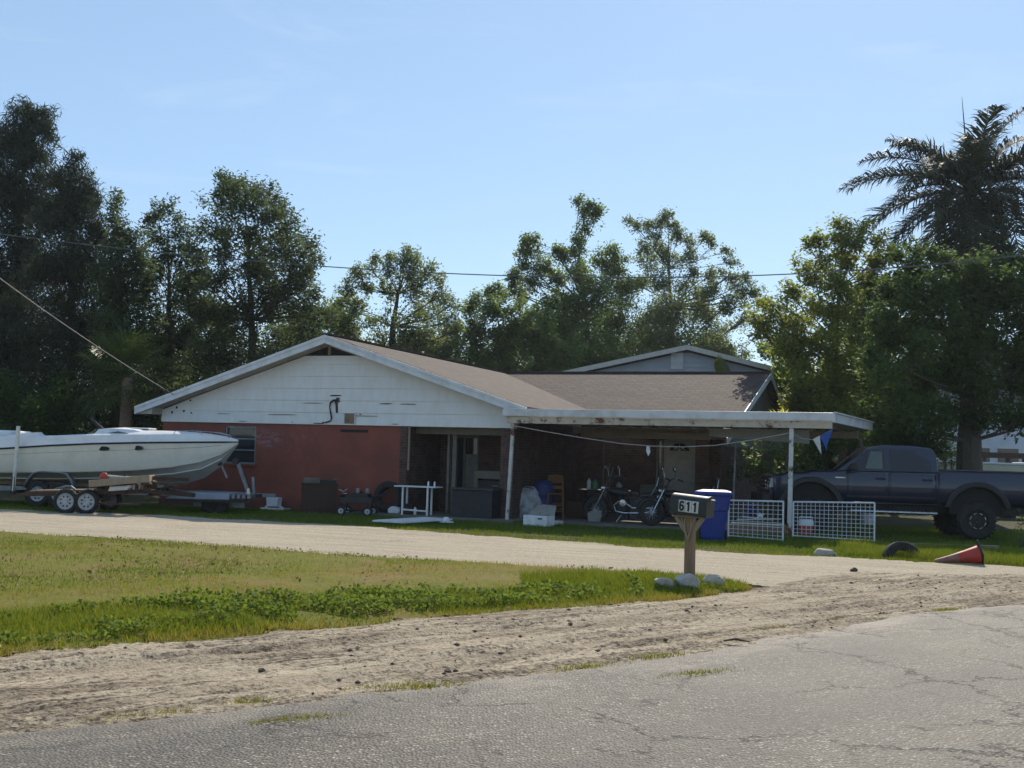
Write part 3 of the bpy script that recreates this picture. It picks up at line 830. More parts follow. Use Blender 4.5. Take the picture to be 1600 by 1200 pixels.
tree('casuarina_tree', 'tall dark feathery pine at the left edge, highest crown of its cluster', 47, 'casuarina',
     [(45, 172, 16), (62, 185, 14), (28, 205, 26), (60, 215, 22), (12, 225, 22), (35, 245, 26), (10, 270, 30), (58, 262, 28), (-25, 250, 40), (25, 315, 42), (70, 320, 34), (-20, 340, 50), (30, 390, 50), (70, 420, 40), (15, 460, 55), (-30, 450, 50), (50, 520, 55), (5, 560, 55), (40, 610, 50)],
     [(20, 690), (22, 560), (26, 440), (32, 330), (40, 240), (45, 180)], leaf=.40, dens=520, seed=2, aspect=9, droop=.55, trunk_r=.2)
tree('casuarina_tree', 'dark drooping pine standing just right of the tallest left pine', 44, 'casuarina',
     [(118, 252, 10), (112, 275, 17), (88, 285, 14), (140, 300, 18), (95, 315, 26), (125, 335, 30), (150, 345, 18), (85, 360, 30), (140, 385, 32), (105, 410, 42), (140, 440, 36), (90, 470, 48), (140, 500, 40), (100, 540, 50), (150, 560, 36), (80, 600, 45), (130, 620, 42)],
     [(112, 690), (112, 560), (113, 440), (115, 340), (118, 262)], leaf=.38, dens=520, seed=3, aspect=9, droop=.6, trunk_r=.18)
tree('slender_cedar', 'slender spiky cedar between the dark pines and the larger cedar', 42, 'cedar',
     [(183, 308, 6), (181, 325, 8), (178, 345, 10), (187, 362, 12), (180, 385, 18), (205, 372, 12), (210, 395, 16), (176, 415, 22), (214, 420, 20), (190, 445, 28), (222, 455, 18), (175, 480, 26), (205, 490, 30), (185, 525, 32), (220, 540, 22), (180, 570, 34), (215, 600, 34), (180, 640, 36), (240, 650, 28)],
     [(192, 700), (190, 560), (187, 440), (183, 330)], leaf=.17, dens=420, seed=4, aspect=2.6, trunk_r=.16)
tree('open_cedar', 'thin open cedar with bare gaps, left of the broad cedar', 45, 'cedar',
     [(262, 330, 11), (248, 343, 13), (275, 348, 13), (234, 352, 9), (255, 375, 15), (282, 380, 16), (237, 400, 16), (268, 405, 18), (296, 410, 16), (250, 435, 20), (285, 440, 20), (226, 455, 16), (262, 470, 22), (300, 478, 18), (240, 505, 24), (280, 515, 22), (262, 550, 28), (235, 575, 24), (290, 560, 26), (265, 610, 30)],
     [(266, 700), (266, 560), (264, 450), (262, 345)], leaf=.16, dens=330, seed=5, aspect=2.4, trunk_r=.14)
tree('broad_cedar', 'big broad dark cedar rising behind the left roof slope', 43, 'cedar',
     [(312, 400, 16), (300, 430, 18), (318, 440, 18), (300, 475, 22), (318, 485, 22), (350, 283, 10), (362, 292, 13), (385, 292, 14), (405, 302, 15), (345, 308, 15), (425, 312, 12), (375, 318, 22), (440, 328, 13), (410, 338, 24), (345, 345, 20), (328, 365, 14), (445, 352, 18), (380, 370, 30), (425, 385, 26), (470, 375, 9), (486, 382, 9), (345, 398, 22), (462, 405, 22), (488, 412, 13), (395, 425, 34), (440, 435, 30), (340, 445, 24), (478, 445, 20), (497, 455, 10), (380, 475, 34), (425, 490, 34), (470, 490, 28), (330, 490, 24), (500, 495, 18), (360, 530, 30), (410, 545, 34), (455, 540, 30), (320, 545, 26), (495, 535, 20), (340, 590, 30), (380, 620, 30)],
     [(395, 700), (395, 600), (393, 500), (388, 400), (382, 310)], leaf=.15, dens=400, seed=6, aspect=2.4, trunk_r=.2)
tree('live_oak', 'open grey green oak behind the house ridge, sky showing through its middle', 53, 'oak',
     [(640, 396, 9), (628, 408, 10), (650, 412, 13), (606, 408, 9), (590, 405, 8), (580, 420, 10), (605, 425, 12), (640, 432, 16), (665, 430, 13), (686, 436, 9), (558, 432, 10), (545, 448, 13), (575, 450, 13), (612, 455, 15), (650, 460, 20), (685, 462, 15), (705, 478, 11), (530, 475, 14), (560, 482, 15), (668, 490, 20), (700, 503, 12), (590, 505, 14), (635, 505, 18), (540, 510, 16), (715, 515, 8), (610, 535, 18), (660, 530, 22), (695, 540, 16), (560, 535, 18), (640, 565, 24), (690, 570, 22), (590, 560, 20), (545, 560, 18), (710, 590, 22)],
     [(612, 690), (612, 560), (614, 510), (622, 460), (635, 415)], leaf=.145, dens=330, seed=7, trunk_r=.22)
tree('bushy_tree', 'lower bushy green tree behind the roof, right of the open oak', 57, 'broadleaf',
     [(745, 468, 9), (765, 462, 10), (785, 462, 10), (738, 485, 12), (770, 485, 18), (800, 490, 18), (750, 510, 18), (790, 515, 22), (830, 500, 16), (738, 535, 16), (775, 545, 22), (820, 540, 24), (850, 530, 18), (745, 570, 22), (800, 575, 24), (845, 570, 24), (880, 560, 20), (760, 600, 24), (720, 600, 20), (830, 605, 24)],
     [(790, 690), (790, 600), (785, 540), (775, 480)], leaf=.17, dens=400, seed=8, trunk_r=.17)
tree('tall_ficus', 'tree behind the roof with a narrow bare-stemmed spire of leaves', 63, 'broadleaf',
     [(905, 318, 7), (922, 320, 8), (935, 330, 7), (912, 338, 10), (930, 346, 8), (915, 358, 8), (905, 378, 9), (898, 395, 8), (828, 375, 10), (818, 388, 8), (838, 392, 13), (825, 412, 13), (870, 395, 9), (882, 408, 12), (855, 415, 14), (805, 432, 11), (830, 438, 14), (870, 435, 16), (905, 430, 20), (940, 410, 15), (960, 395, 11), (958, 425, 18), (798, 455, 10), (818, 462, 12), (890, 470, 26), (930, 465, 26), (965, 460, 24), (900, 515, 34), (950, 510, 32), (870, 510, 22), (890, 565, 34), (945, 565, 34), (870, 600, 30), (980, 590, 30), (860, 470, 15)],
     [(925, 690), (922, 580), (915, 480), (905, 400), (915, 325)], leaf=.17, dens=400, seed=9, trunk_r=.2)
tree('spreading_ficus', 'wide ragged tree over the grey house with bare twigs at its top', 67, 'oak',
     [(983, 346, 6), (998, 358, 7), (1010, 352, 8), (1043, 340, 9), (1030, 352, 9), (1052, 352, 10), (1060, 372, 11), (1025, 372, 10), (1005, 385, 11), (1080, 385, 10), (1102, 372, 9), (1112, 385, 8), (1040, 400, 13), (1070, 408, 12), (1012, 412, 14), (1135, 392, 6), (1145, 410, 8), (1110, 430, 12), (1140, 432, 10), (1035, 432, 16), (1075, 445, 18), (1000, 445, 18), (1105, 455, 16), (1165, 440, 9), (1150, 458, 13), (1180, 455, 12), (1195, 470, 11), (1010, 490, 28), (1050, 485, 28), (1090, 485, 26), (1130, 480, 16), (1020, 540, 32), (1070, 535, 30), (1110, 525, 26), (1135, 545, 16), (1160, 500, 10), (1150, 570, 16), (990, 590, 30), (1100, 590, 30)],
     [(1050, 690), (1050, 560), (1048, 480), (1045, 420), (1045, 350)], leaf=.17, dens=330, seed=10, trunk_r=.2)
tree('mango_tree', 'sunlit yellow green tree behind the carport right end', 42.5, 'limegreen',
     [(1308, 350, 9), (1325, 358, 10), (1345, 362, 10), (1282, 378, 11), (1265, 385, 9), (1310, 382, 14), (1340, 385, 14), (1370, 380, 12), (1290, 405, 15), (1258, 420, 12), (1322, 415, 18), (1360, 412, 18), (1390, 400, 12), (1275, 440, 18), (1310, 450, 22), (1355, 450, 24), (1240, 462, 14), (1222, 480, 13), (1260, 480, 22), (1195, 485, 11), (1185, 505, 13), (1300, 495, 28), (1350, 500, 30), (1215, 512, 18), (1250, 525, 26), (1195, 522, 13), (1300, 545, 34), (1240, 545, 20), (1345, 555, 34), (1245, 560, 18), (1260, 585, 32), (1310, 605, 36), (1250, 605, 24), (1365, 600, 34), (1240, 640, 28), (1290, 650, 32), (1340, 655, 32), (1250, 650, 22)],
     [(1300, 735), (1300, 620), (1305, 530), (1312, 450), (1318, 370)], leaf=.16, dens=450, seed=11, trunk_r=.2, aspect=2.2)
tree('shade_tree', 'broad dark shade tree over the pickup with a thick bare trunk', 33.5, 'darkleaf',
     [(1402, 405, 10), (1430, 398, 10), (1455, 396, 9), (1480, 410, 10), (1425, 430, 18), (1470, 438, 19), (1545, 402, 7), (1530, 425, 10), (1572, 412, 8), (1597, 408, 9), (1560, 445, 18), (1600, 450, 22), (1400, 455, 26), (1445, 470, 32), (1505, 455, 30), (1545, 480, 32), (1595, 500, 36), (1640, 470, 40), (1400, 510, 32), (1450, 530, 36), (1505, 525, 36), (1560, 545, 36), (1610, 560, 36), (1650, 540, 40), (1395, 570, 34), (1440, 590, 36), (1490, 590, 34), (1512, 440, 26), (1515, 490, 28), (1510, 545, 28), (1514, 600, 26), (1545, 600, 30), (1590, 605, 30), (1400, 630, 32), (1445, 645, 30), (1485, 640, 22), (1540, 645, 18), (1575, 655, 18), (1600, 655, 15), (1640, 640, 26), (1385, 680, 28), (1425, 690, 22), (1450, 700, 14)],
     [(1514, 742), (1514, 690), (1513, 620), (1512, 540), (1508, 450)], leaf=.15, dens=560, seed=12, trunk_r=.38, aspect=2.1)

def bush(name, label, D, mat, trace, seed, leaf=.15, dens=380, group=None, cat='bush', **kw):
    g = np.random.default_rng(seed); s = D / F
    cl = [(tuple(at(px, py, D + g.uniform(-.5, .5))), r * s) for px, py, r in trace]
    V, Q = crown_mesh(cl, leaf, dens * 4.2, g, **kw)
    b = at(trace[0][0], 700, D); b.z = 0
    t = thing(name, label, cat, b, 0, group)
    V = V - np.array(b); V[:, 2] = np.maximum(V[:, 2], .02)
    fast_mesh('foliage', V, Q, M[mat], t, {'var': np.clip(g.normal(.5, .26, len(Q)), 0, 1)})
    mb = MB()
    for c, r in cl:
        c = Vector(c) - b
        f0 = Vector((c.x * .35, c.y * .35, -.05))
        mb.tube([f0, f0.lerp(c, .5) + Vector((0, 0, .1)), c], [.04, .03, .012], 5)
    mb.build('stems', M['bark'], t, smooth=True)
    return t
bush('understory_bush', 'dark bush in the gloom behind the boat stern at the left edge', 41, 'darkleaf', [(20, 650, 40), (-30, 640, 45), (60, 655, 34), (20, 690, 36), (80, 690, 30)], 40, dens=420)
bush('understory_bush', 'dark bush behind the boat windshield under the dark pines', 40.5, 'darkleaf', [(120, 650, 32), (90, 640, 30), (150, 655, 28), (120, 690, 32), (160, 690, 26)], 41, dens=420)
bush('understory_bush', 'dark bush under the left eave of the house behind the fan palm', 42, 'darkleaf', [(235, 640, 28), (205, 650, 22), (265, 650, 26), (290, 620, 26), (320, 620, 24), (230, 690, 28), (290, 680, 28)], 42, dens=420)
bush('carport_shrub', 'leafy shrub with lit tips behind the carport right end', 35.5, 'broadleaf', [(1205, 715, 22), (1185, 735, 22), (1225, 735, 24), (1240, 705, 18), (1210, 760, 22), (1260, 740, 22)], 43, dens=380)
bush('carport_shrub', 'dark shrub behind the pickup hood', 35, 'darkleaf', [(1320, 690, 26), (1295, 720, 26), (1345, 710, 26), (1280, 690, 22), (1370, 700, 24), (1320, 745, 28)], 44, dens=420)
bush('hedge_shrub', 'thin leafy shrub left of the shade tree trunk', 37, 'broadleaf', [(1478, 690, 9), (1488, 705, 10), (1475, 715, 10), (1490, 722, 9)], 45, leaf=.10, dens=420)
bush('dry_shrub', 'dry brown twiggy shrub at the right edge beside the truck wheel', 25.5, 'weed_leaf', [(1597, 835, 12), (1605, 820, 10), (1592, 850, 9)], 46, leaf=.06, dens=500)
g = np.random.default_rng(77)
cl = []
for i in range(70):
    x = -75 + i * 2.3
    cl.append(((x, 92 + g.uniform(-6, 6), g.uniform(1, 2.6)), g.uniform(1.8, 3.2)))
V, Q = crown_mesh(cl, .4, 240, g)
tag(fast_mesh('distant_woods', V, Q, M['darkleaf'], attrs={'var': np.clip(g.normal(.45, .2, len(Q)), 0, 1)}), 'far low belt of woods behind the yards', kind='stuff')

# royal palm
fill = [
 ('leafy_tree', 'low green tree filling the gap behind the open cedar', 52, 'cedar', [(205, 560, 30), (245, 530, 26), (300, 540, 30), (340, 520, 26), (220, 610, 34), (290, 600, 34), (345, 580, 32), (250, 660, 36), (320, 650, 36), (370, 640, 34)], [(280, 700), (280, 620), (282, 560)], 51),
 ('leafy_tree', 'dense green tree low behind the front gable peak, left of the open oak', 56, 'broadleaf', [(440, 520, 26), (480, 505, 24), (515, 500, 22), (540, 520, 24), (430, 570, 32), (490, 560, 32), (550, 570, 30), (600, 580, 30), (460, 620, 36), (530, 620, 36), (600, 630, 34)], [(510, 700), (510, 620), (508, 540)], 52),
 ('leafy_tree', 'pale green tree low behind the roof between the oak and the bushy tree', 57, 'oak', [(640, 560, 26), (680, 545, 24), (715, 540, 22), (660, 600, 30), (710, 590, 30), (750, 580, 26), (690, 640, 34), (750, 640, 34)], [(695, 700), (695, 630), (694, 570)], 53),
 ('leafy_tree', 'dark green tree low behind the roof, left of the grey house', 71, 'broadleaf', [(800, 540, 26), (835, 520, 24), (870, 545, 28), (910, 560, 32), (960, 555, 32), (1000, 545, 28), (830, 580, 32), (890, 610, 36), (960, 610, 36), (1020, 590, 34), (1060, 560, 30), (1100, 550, 28), (1130, 570, 24)], [(940, 700), (940, 620), (938, 570)], 54),
 ('leafy_tree', 'shaded tree low behind the right end of the brown roof', 49, 'broadleaf', [(1205, 548, 14), (1228, 540, 20), (1225, 600, 20), (1240, 590, 28), (1232, 640, 22), (1250, 640, 26), (1280, 620, 30), (1320, 600, 30), (1215, 690, 30), (1270, 680, 32), (1330, 670, 32), (1380, 660, 32)], [(1255, 740), (1255, 660), (1250, 590)], 55),
 ('leafy_tree', 'deep green tree filling the space between the yellow green tree and the palm', 44, 'darkleaf', [(1370, 470, 26), (1398, 452, 18), (1420, 475, 24), (1380, 520, 32), (1430, 520, 32), (1365, 570, 32), (1410, 580, 34), (1370, 620, 32), (1420, 630, 34), (1380, 670, 32)], [(1395, 740), (1395, 640), (1395, 540)], 56)]
for nm, lb, D_, mt, trc, trk, sd in fill:
    tree(nm, lb, D_, mt, trc, trk, leaf=.2, dens=330, seed=sd, trunk_r=.15)
def frond(mb_v, base, az, el, L, curve, g, leaflen, nl=34, wid=.055):
    pts = []; p = Vector(base); a = el
    n = 12
    for i in range(n + 1):
        pts.append(p.copy())
        p = p + Vector((math.cos(az) * math.cos(a), math.sin(az) * math.cos(a), math.sin(a))) * (L / n)
        a -= curve / n * (.5 + 1.0 * i / n)
    V, Q = mb_v
    for i in range(nl * 2):
        sgn = 1 if i % 2 else -1
        t = .12 + .88 * (i // 2) / nl
        k = min(int(t * n), n - 1); q = pts[k].lerp(pts[k + 1], t * n - k)
        d = (pts[k + 1] - pts[k]).normalized()
        side = d.cross(Vector((0, 0, 1)))
        if side.length < .1: side = Vector((math.sin(az), -math.cos(az), 0))
        side.normalize(); upv = side.cross(d)
        ll = leaflen * (math.sin(math.pi * min(1, .18 + t * .80)) ** .6) * g.uniform(.8, 1.15)
        dirv = (side * sgn * g.uniform(.5, 1.) + d * g.uniform(.45, .9) + upv * g.uniform(-.15, .6)).normalized()
        mid = q + dirv * ll * .55
        tip = mid + (dirv + Vector((0, 0, -g.uniform(.3, 1.5)))).normalized() * ll * .45
        w = dirv.cross(upv).normalized() * wid * .5 * g.uniform(.7, 1.4)
        n0 = len(V)
        V += [q - w * .6, q + w * .6, mid + w, mid - w, tip]
        Q += [(n0, n0 + 1, n0 + 2, n0 + 3), (n0 + 3, n0 + 2, n0 + 4, n0 + 4)]
    return pts
def royal_palm():
    D = 44; g = np.random.default_rng(5)
    base = at(1513, 740, D); base.z = 0
    t = thing('royal_palm', 'tall royal palm with a full feathery head above the shade tree', 'palm', base)
    top = at(1515, 296, D) - base; sh = at(1513, 384, D) - base
    mb = MB(); mb.tube([(0, 0, -.1), (0, 0, .5), (0, 0, sh.z * .5), (sh.x, 0, sh.z)], [.34, .27, .26, .19], 14); mb.build('trunk', M['royal_bark'], t, smooth=True)
    mb = MB(); mb.tube([(sh.x, 0, sh.z - .02), (sh.x, 0, sh.z + .5), (top.x, 0, top.z)], [.22, .20, .12], 14); mb.build('crownshaft', M['crownshaft'], t, smooth=True)
    specs = []
    for i in range(34):
        az = i * 2.399 + g.uniform(-.2, .2)
        el = R(68) - R(122) * (i / 33) ** .9 + g.uniform(-.08, .08)
        specs.append((az, el))
    # the sightlines that give the head its outline
    specs += [(R(178), R(38)), (R(200), R(8)), (R(150), R(52)), (R(20), R(56)), (R(-12), R(40)), (R(5), R(10)), (R(185), R(-14)), (R(-5), R(-8)), (R(172), R(22)), (R(60), R(66)), (R(255), R(-20)), (R(285), R(5)), (R(230), R(30)), (R(310), R(34))]
    for az, el in specs:
        V, Q = [], []
        L = g.uniform(4.2, 5.2) * (1.0 if el < R(50) else .86)
        pts = frond((V, Q), top + Vector((0, 0, -.05)), az, el, L, R(62) + (.35 * max(el, 0) if el < R(48) else -.2) + g.uniform(-.2, .35), g, 1.15, 80)
        m2 = MB(); m2.v = V; m2.f = [q if q[2] != q[3] else q[:3] for q in Q]
        m2.tube(pts, [.045 - .003 * i for i in range(13)], 5)
        o = m2.build('frond', M['palm_leaf'], t)
        a = o.data.attributes.new('var', 'FLOAT', 'FACE'); a.data.foreach_set('value', np.clip(g.normal(.45, .25, len(o.data.polygons)), 0, 1).astype(np.float32))
    mb = MB(); tp = at(1503, 152, D) - base
    mb.tube([top + Vector((-.05, 0, 0)), top.lerp(tp, .6), tp], [.05, .03, .008], 6); mb.build('spear_leaf', M['palm_leaf'], t)
royal_palm()
def sabal_palm(px, pyc, pyb, D, label, rad, seed):
    g = np.random.default_rng(seed)
    base = at(px, 700, D); base.z = 0
    t = thing('fan_palm', label, 'palm', base)
    c = at(px, pyc, D) - base
    mb = MB(); mb.tube([(0, 0, -.1), (0, 0, .4), (0, 0, c.z * .6), (0, 0, c.z)], [.24, .2, .2, .16], 12); mb.build('trunk', M['palm_bark'], t, smooth=True)
    for i in range(30):
        az = i * 2.399; el = R(80) - R(125) * (i / 29)
        d = Vector((math.cos(az) * math.cos(el), math.sin(az) * math.cos(el), math.sin(el)))
        L = rad * g.uniform(.5, .65)
        hub = c + d * L + Vector((0, 0, -.06))
        mb = MB(); mb.tube([c, c + d * L * .5 + Vector((0, 0, .05)), hub], [.03, .022, .016], 5)
        _, s, u = frame_of(d)
        for k in range(26):
            a = R(-115) + R(230) * k / 25
            e = (d * math.cos(a) + s * math.sin(a)).normalized()
            ll = rad * .62 * (1 - .25 * abs(math.sin(a / 2))) * g.uniform(.85, 1.1)
            mid = hub + e * ll * .6 + u * .03
            tip = mid + (e + Vector((0, 0, -.7))).normalized() * ll * .42
            w = e.cross(u).normalized() * .028
            n0 = len(mb.v)
            mb.v += [hub, mid + w, tip, mid - w]; mb.f.append((n0, n0 + 1, n0 + 2, n0 + 3))
        o = mb.build('fan_leaf', M['sabal_leaf'], t)
        at_ = o.data.attributes.new('var', 'FLOAT', 'FACE'); at_.data.foreach_set('value', np.clip(g.normal(.5, .25, len(o.data.polygons)), 0, 1).astype(np.float32))
sabal_palm(194, 590, 680, 38.5, 'fan palm with a rough brown trunk behind the boat', 1.75, 3)
# ---------------------------------------------------------------- the brick house (its own frame: X along the gable front, Y back, Z up)
house = thing('brick_house', 'low red brick and white siding house with brown shingle roofs and open porch', 'house', (HX, HY, 0), -YAW)
ZS, XA, ZA, SL = 2.49, 5.854, 5.0, .322
def zroof(x): return ZA - SL * abs(x - XA)
W = 11.45
# red block wall with a window opening X 2.26-3.34, Z 1.3-2.35
mb = MB()
mb.box(0, 0, 0, 2.26, .2, ZS); mb.box(3.34, 0, 0, 8.06, .2, ZS); mb.box(2.26, 0, 0, 3.34, .2, 1.27); mb.box(2.26, 0, 2.38, 3.34, .2, ZS)
mb.build('red_wall', M['red_wall'], house)
mb = MB(); mb.box(0, .2, 0, .2, 18, ZS); mb.box(.2, 17.8, 0, 15.9, 18, ZS); mb.build('side_wall', M['brick'], house)
# wall vent slot
mb = MB(); mb.box(6.16, -.012, 2.27, 7.04, .0, 2.345); mb.build('wall_slot', M['black'], house)
# window
wf = MB()
for z in (1.27, 2.33): wf.box(2.26, .03, z, 3.34, .13, z + .05)
for x in (2.26, 3.29): wf.box(x, .03, 1.32, x + .05, .13, 2.33)
for z in (1.66, 1.99): wf.box(2.31, .05, z, 3.29, .11, z + .035)
w = wf.build('window', M['galv'], house)
mb = MB(); mb.box(2.31, .085, 1.32, 3.29, .095, 2.33); mb.build('pane', M['window_glass'], w)
mb = MB(); mb.box(2.2, -.05, 1.21, 3.4, .03, 1.27); mb.build('sill', M['red_wall'], w)
mb = MB(); mb.box(2.72, .12, 1.45, 3.22, .13, 2.25); mb.build('curtain', worn('pale_blue_curtain', (.30, .38, .55), (.05, .06, .09), .8, scale=2.4, amt=(.42, .58)), w)
# gable siding in lapped boards
mb = MB()
z = ZS - .02; hb = .345
vent_z0, vent_x0, vent_x1, vent_ax = 4.44, 4.78, 6.62, 5.70
while z < ZA - .1:
    z2 = min(z + hb, vent_z0 if z < vent_z0 - .05 else ZA)
    if z >= vent_z0 - .02: break
    def xs(zz):
        d = (ZA - .26 - zz) / SL
        return max(-.03, XA - d), min(W + .05, XA + d)
    a0, a1 = xs(z); b0, b1 = xs(z2)
    # each board leans out at its foot
    vs = [(a0, -.055, z), (a1, -.055, z), (b1, -.035, z2), (b0, -.035, z2), (a0, .1, z), (a1, .1, z), (b1, .1, z2), (b0, .1, z2)]
    mb.add(vs, [(0, 1, 2, 3), (5, 4, 7, 6), (4, 5, 1, 0), (3, 2, 6, 7), (4, 0, 3, 7), (1, 5, 6, 2)])
    z = z2
mb.build('gable_siding', M['siding'], house)
mb = MB()
for k, (x, zz, w_, h_) in enumerate([(5.97, 3.30, .42, .045), (7.6, 3.085, .5, .025), (4.2, 2.735, .9, .018), (6.9, 2.735, 1.3, .014), (2.2, 2.735, .6, .012), (8.3, 3.08, .5, .02), (5.2, 3.08, .7, .015), (.35, 2.75, .07, .09), (.78, 2.80, .07, .07), (1.0, 3.12, .05, .06), (.52, 2.90, .06, .1), (1.05, 2.74, .06, .04), (7.9, 2.52, .3, .02), (5.45, 2.5, .5, .035), (2.9, 2.52, .4, .015), (6.8, 2.78, .06, .03), (4.6, 2.52, .05, .03)]):
    q = random.Random(k)
    pts = []
    for i in range(9):
        a = 2 * math.pi * i / 9; f = q.uniform(.6, 1.15)
        pts.append((x + math.cos(a) * w_ / 2 * f, zz + math.sin(a) * h_ / 2 * f))
    mb.prism(pts, -.062, -.03)
tag(mb.build('rot_hole', M['black'], house), None, kind='stuff')
mb = MB(); mb.prism([(5.96, 3.19), (6.05, 3.22), (6.06, 3.05), (6.09, 2.82), (6.02, 2.80), (6.0, 3.0)], -.064, -.03); mb.build('stain', M['rust'], house)
mb = MB(); mb.tube([(6.03, -.08, 3.17), (5.95, -.1, 3.16), (5.86, -.1, 3.10), (5.83, -.09, 2.98), (5.87, -.09, 2.8), (5.9, -.09, 2.66), (5.88, -.085, 2.58), (5.72, -.08, 2.53), (5.6, -.08, 2.53)], [.03, .034, .028, .02, .024, .026, .022, .02, .014], 6)
mb.build('loose_cable', M['black_plastic'], house, smooth=True)
mb = MB(); mb.box(6.02, -.075, 3.12, 6.12, -.05, 3.24); mb.build('conduit_box', M['black_plastic'], house)
mb = MB(); mb.box(6.32, -.072, 2.51, 6.64, -.05, 2.80); mb.build('plywood_patch', M['wood'], house)
mb = MB(); mb.box(5.95, -.07, 2.51, 6.31, -.05, 2.79); mb.build('cover_board', M['white_trim'], house)
mb = MB(); mb.box(6.64, -.085, 2.5, 6.67, -.05, 2.82); mb.box(6.25, -.085, 2.80, 6.67, -.05, 2.82); mb.build('patch_trim', M['white_trim'], house)
# gable vent: a dark triangle with a stud and pale frame
mb = MB(); mb.prism([(vent_x0 + .12, vent_z0 + .02), (vent_x1 - .12, vent_z0 + .02), (vent_ax + .0, 4.715)], -.01, .02); v = mb.build('gable_vent', M['black'], house)
mb = MB(); mb.box(vent_ax - .02, -.05, vent_z0 + .02, vent_ax + .06, -.012, 4.70); mb.build('stud', M['pale_wood'], v)
mb = MB(); mb.beam((vent_x0 - .12, -.06, vent_z0 - .0), (vent_ax, -.06, 4.75), .05, .07); mb.beam((vent_x1 + .12, -.062, vent_z0 - .0), (vent_ax, -.062, 4.75), .05, .07); mb.build('vent_frame', M['soffit'], v)
# roofs
OH = .52
x0r, x1r = -.62, 11.98
def rslab(mb, pts, th):             # pts: four roof corners, counter-clockwise from above
    vs = [Vector(p) for p in pts]; lo = [p - Vector((0, 0, th)) for p in vs]
    mb.add(vs + lo, [(0, 1, 2, 3), (7, 6, 5, 4), (0, 4, 5, 1), (1, 5, 6, 2), (2, 6, 7, 3), (3, 7, 4, 0)])
yb = 12.9
mb = MB()
rslab(mb, [(x0r, -OH, zroof(x0r)), (XA, -OH, ZA), (XA, 18.4, ZA), (x0r, 18.4, zroof(x0r))], .07)
mb.build('roof_slope', M['shingle'], house)
mb = MB()
# right slope stops on the valley
rslab(mb, [(XA, -OH, ZA), (x1r, -OH, zroof(x1r)), (x1r, yb - (x1r - XA) + .0, zroof(x1r)), (XA, yb, ZA)], .07)
mb.build('roof_slope', M['shingle'], house)
xe = 16.15; yf = 5.05; zf = ZA - SL * (yb - yf)
mb = MB()
xv = XA + (yb - yf)
rslab(mb, [(XA, yb, ZA - .004), (xv, yf, zf), (xe, yf, zf), (xe, yb, ZA - .004)], .07)
rslab(mb, [(XA, yb, ZA - .004), (xe, yb, ZA - .004), (xe, 18.6, ZA - SL * 5.7), (XA, 18.6, ZA - SL * 5.7)], .07)
mb.build('cross_roof', M['shingle'], house)
mb = MB(); mb.beam((XA - .1, yb, ZA + .01), (xe + .01, yb, ZA + .01), .26, .05); mb.beam((XA, -OH - .01, ZA + .012), (XA, 18.4, ZA + .012), .26, .045); mb.build('ridge_cap', M['shingle'], house)
# rake boards and soffits of the front gable
mb = MB()
for (xa_, xb_) in ((x0r - .02, XA), (x1r + .02, XA)):
    y0, y1 = -OH - .035, -OH - .005
    za_, zb_ = zroof(xa_), ZA
    for (dz0, dz1, yy0) in ((.015, .10, y0 - .02), (.10, .25, y0)):
        mb.add([(xa_, yy0, za_ - dz1), (xb_, yy0, zb_ - dz1), (xb_, yy0, zb_ - dz0), (xa_, yy0, za_ - dz0), (xa_, y1, za_ - dz1), (xb_, y1, zb_ - dz1), (xb_, y1, zb_ - dz0), (xa_, y1, za_ - dz0)],
               [(0, 1, 2, 3), (7, 6, 5, 4), (4, 5, 1, 0), (3, 2, 6, 7), (4, 0, 3, 7), (1, 5, 6, 2)])
mb.build('rake_board', M['white_trim'], house)
mb = MB()
for (xa_, xb_) in ((x0r, XA), (XA, x1r)):
    rslab(mb, [(xa_, -OH, zroof(xa_) - .2), (xb_, -OH, zroof(xb_) - .2), (xb_, .02, zroof(xb_) - .2), (xa_, .02, zroof(xa_) - .2)], .03)
mb.build('soffit', M['soffit'], house)
mb = MB(); mb.prism([(x0r + .02, zroof(x0r) - .24), (-.04, zroof(x0r) - .24), (-.04, zroof(-.04) - .22)], -OH + .02, .05); mb.box(x0r, -OH, zroof(x0r) - .26, x0r + .03, 18, zroof(x0r) - .07); mb.build('eave_return', M['soffit'], house)
# right gable end of the cross wing
mb = MB()
zb = zf - .25
mb.prism([(yf + .5, zb), (18.2, zb), (yb, ZA - .2)], 15.75, 15.9, Matrix(((0, 1, 0, 0), (1, 0, 0, 0), (0, 0, 1, 0), (0, 0, 0, 1))))
mb.build('end_gable', M['dark_gable'], house)
mb = MB(); mb.beam((xe + .015, yf, zf - .11), (xe + .015, yb, ZA - .11), .03, .2); mb.beam((xe + .015, 18.6, ZA - SL * 5.7 - .11), (xe + .015, yb, ZA - .11), .03, .2); mb.build('end_rake_board', M['white_trim'], house)
# porch recess in the front: brick pier, return, back wall, sliding door, window
mb = MB(); mb.box(11.08, 0, 0, 11.45, .4, ZS); mb.build('brick_pier', M['brick'], house)
mb = MB(); mb.box(8.06, .002, 0, 8.28, 2.2, ZS); mb.build('porch_return', M['brick'], house)
mb = MB(); mb.box(8.28, 2.2, 0, 8.55, 2.4, ZS); mb.box(9.50, 2.2, 0, 10.55, 2.4, ZS); mb.box(10.55, 2.2, 0, 11.25, 2.4, 1.15); mb.box(8.55, 2.2, 2.32, 9.5, 2.4, ZS); mb.box(10.55, 2.2, 2.2, 11.25, 2.4, ZS); mb.build('porch_back_wall', M['brick'], house)
mb = MB(); mb.box(11.25, .4, 0, 11.45, 5.5, 3.04); mb.build('porch_side_wall', M['brick'], house)
mb = MB(); mb.box(8.28, .1, ZS - .03, 11.25, 2.2, ZS); mb.build('porch_ceiling', M['soffit'], house)
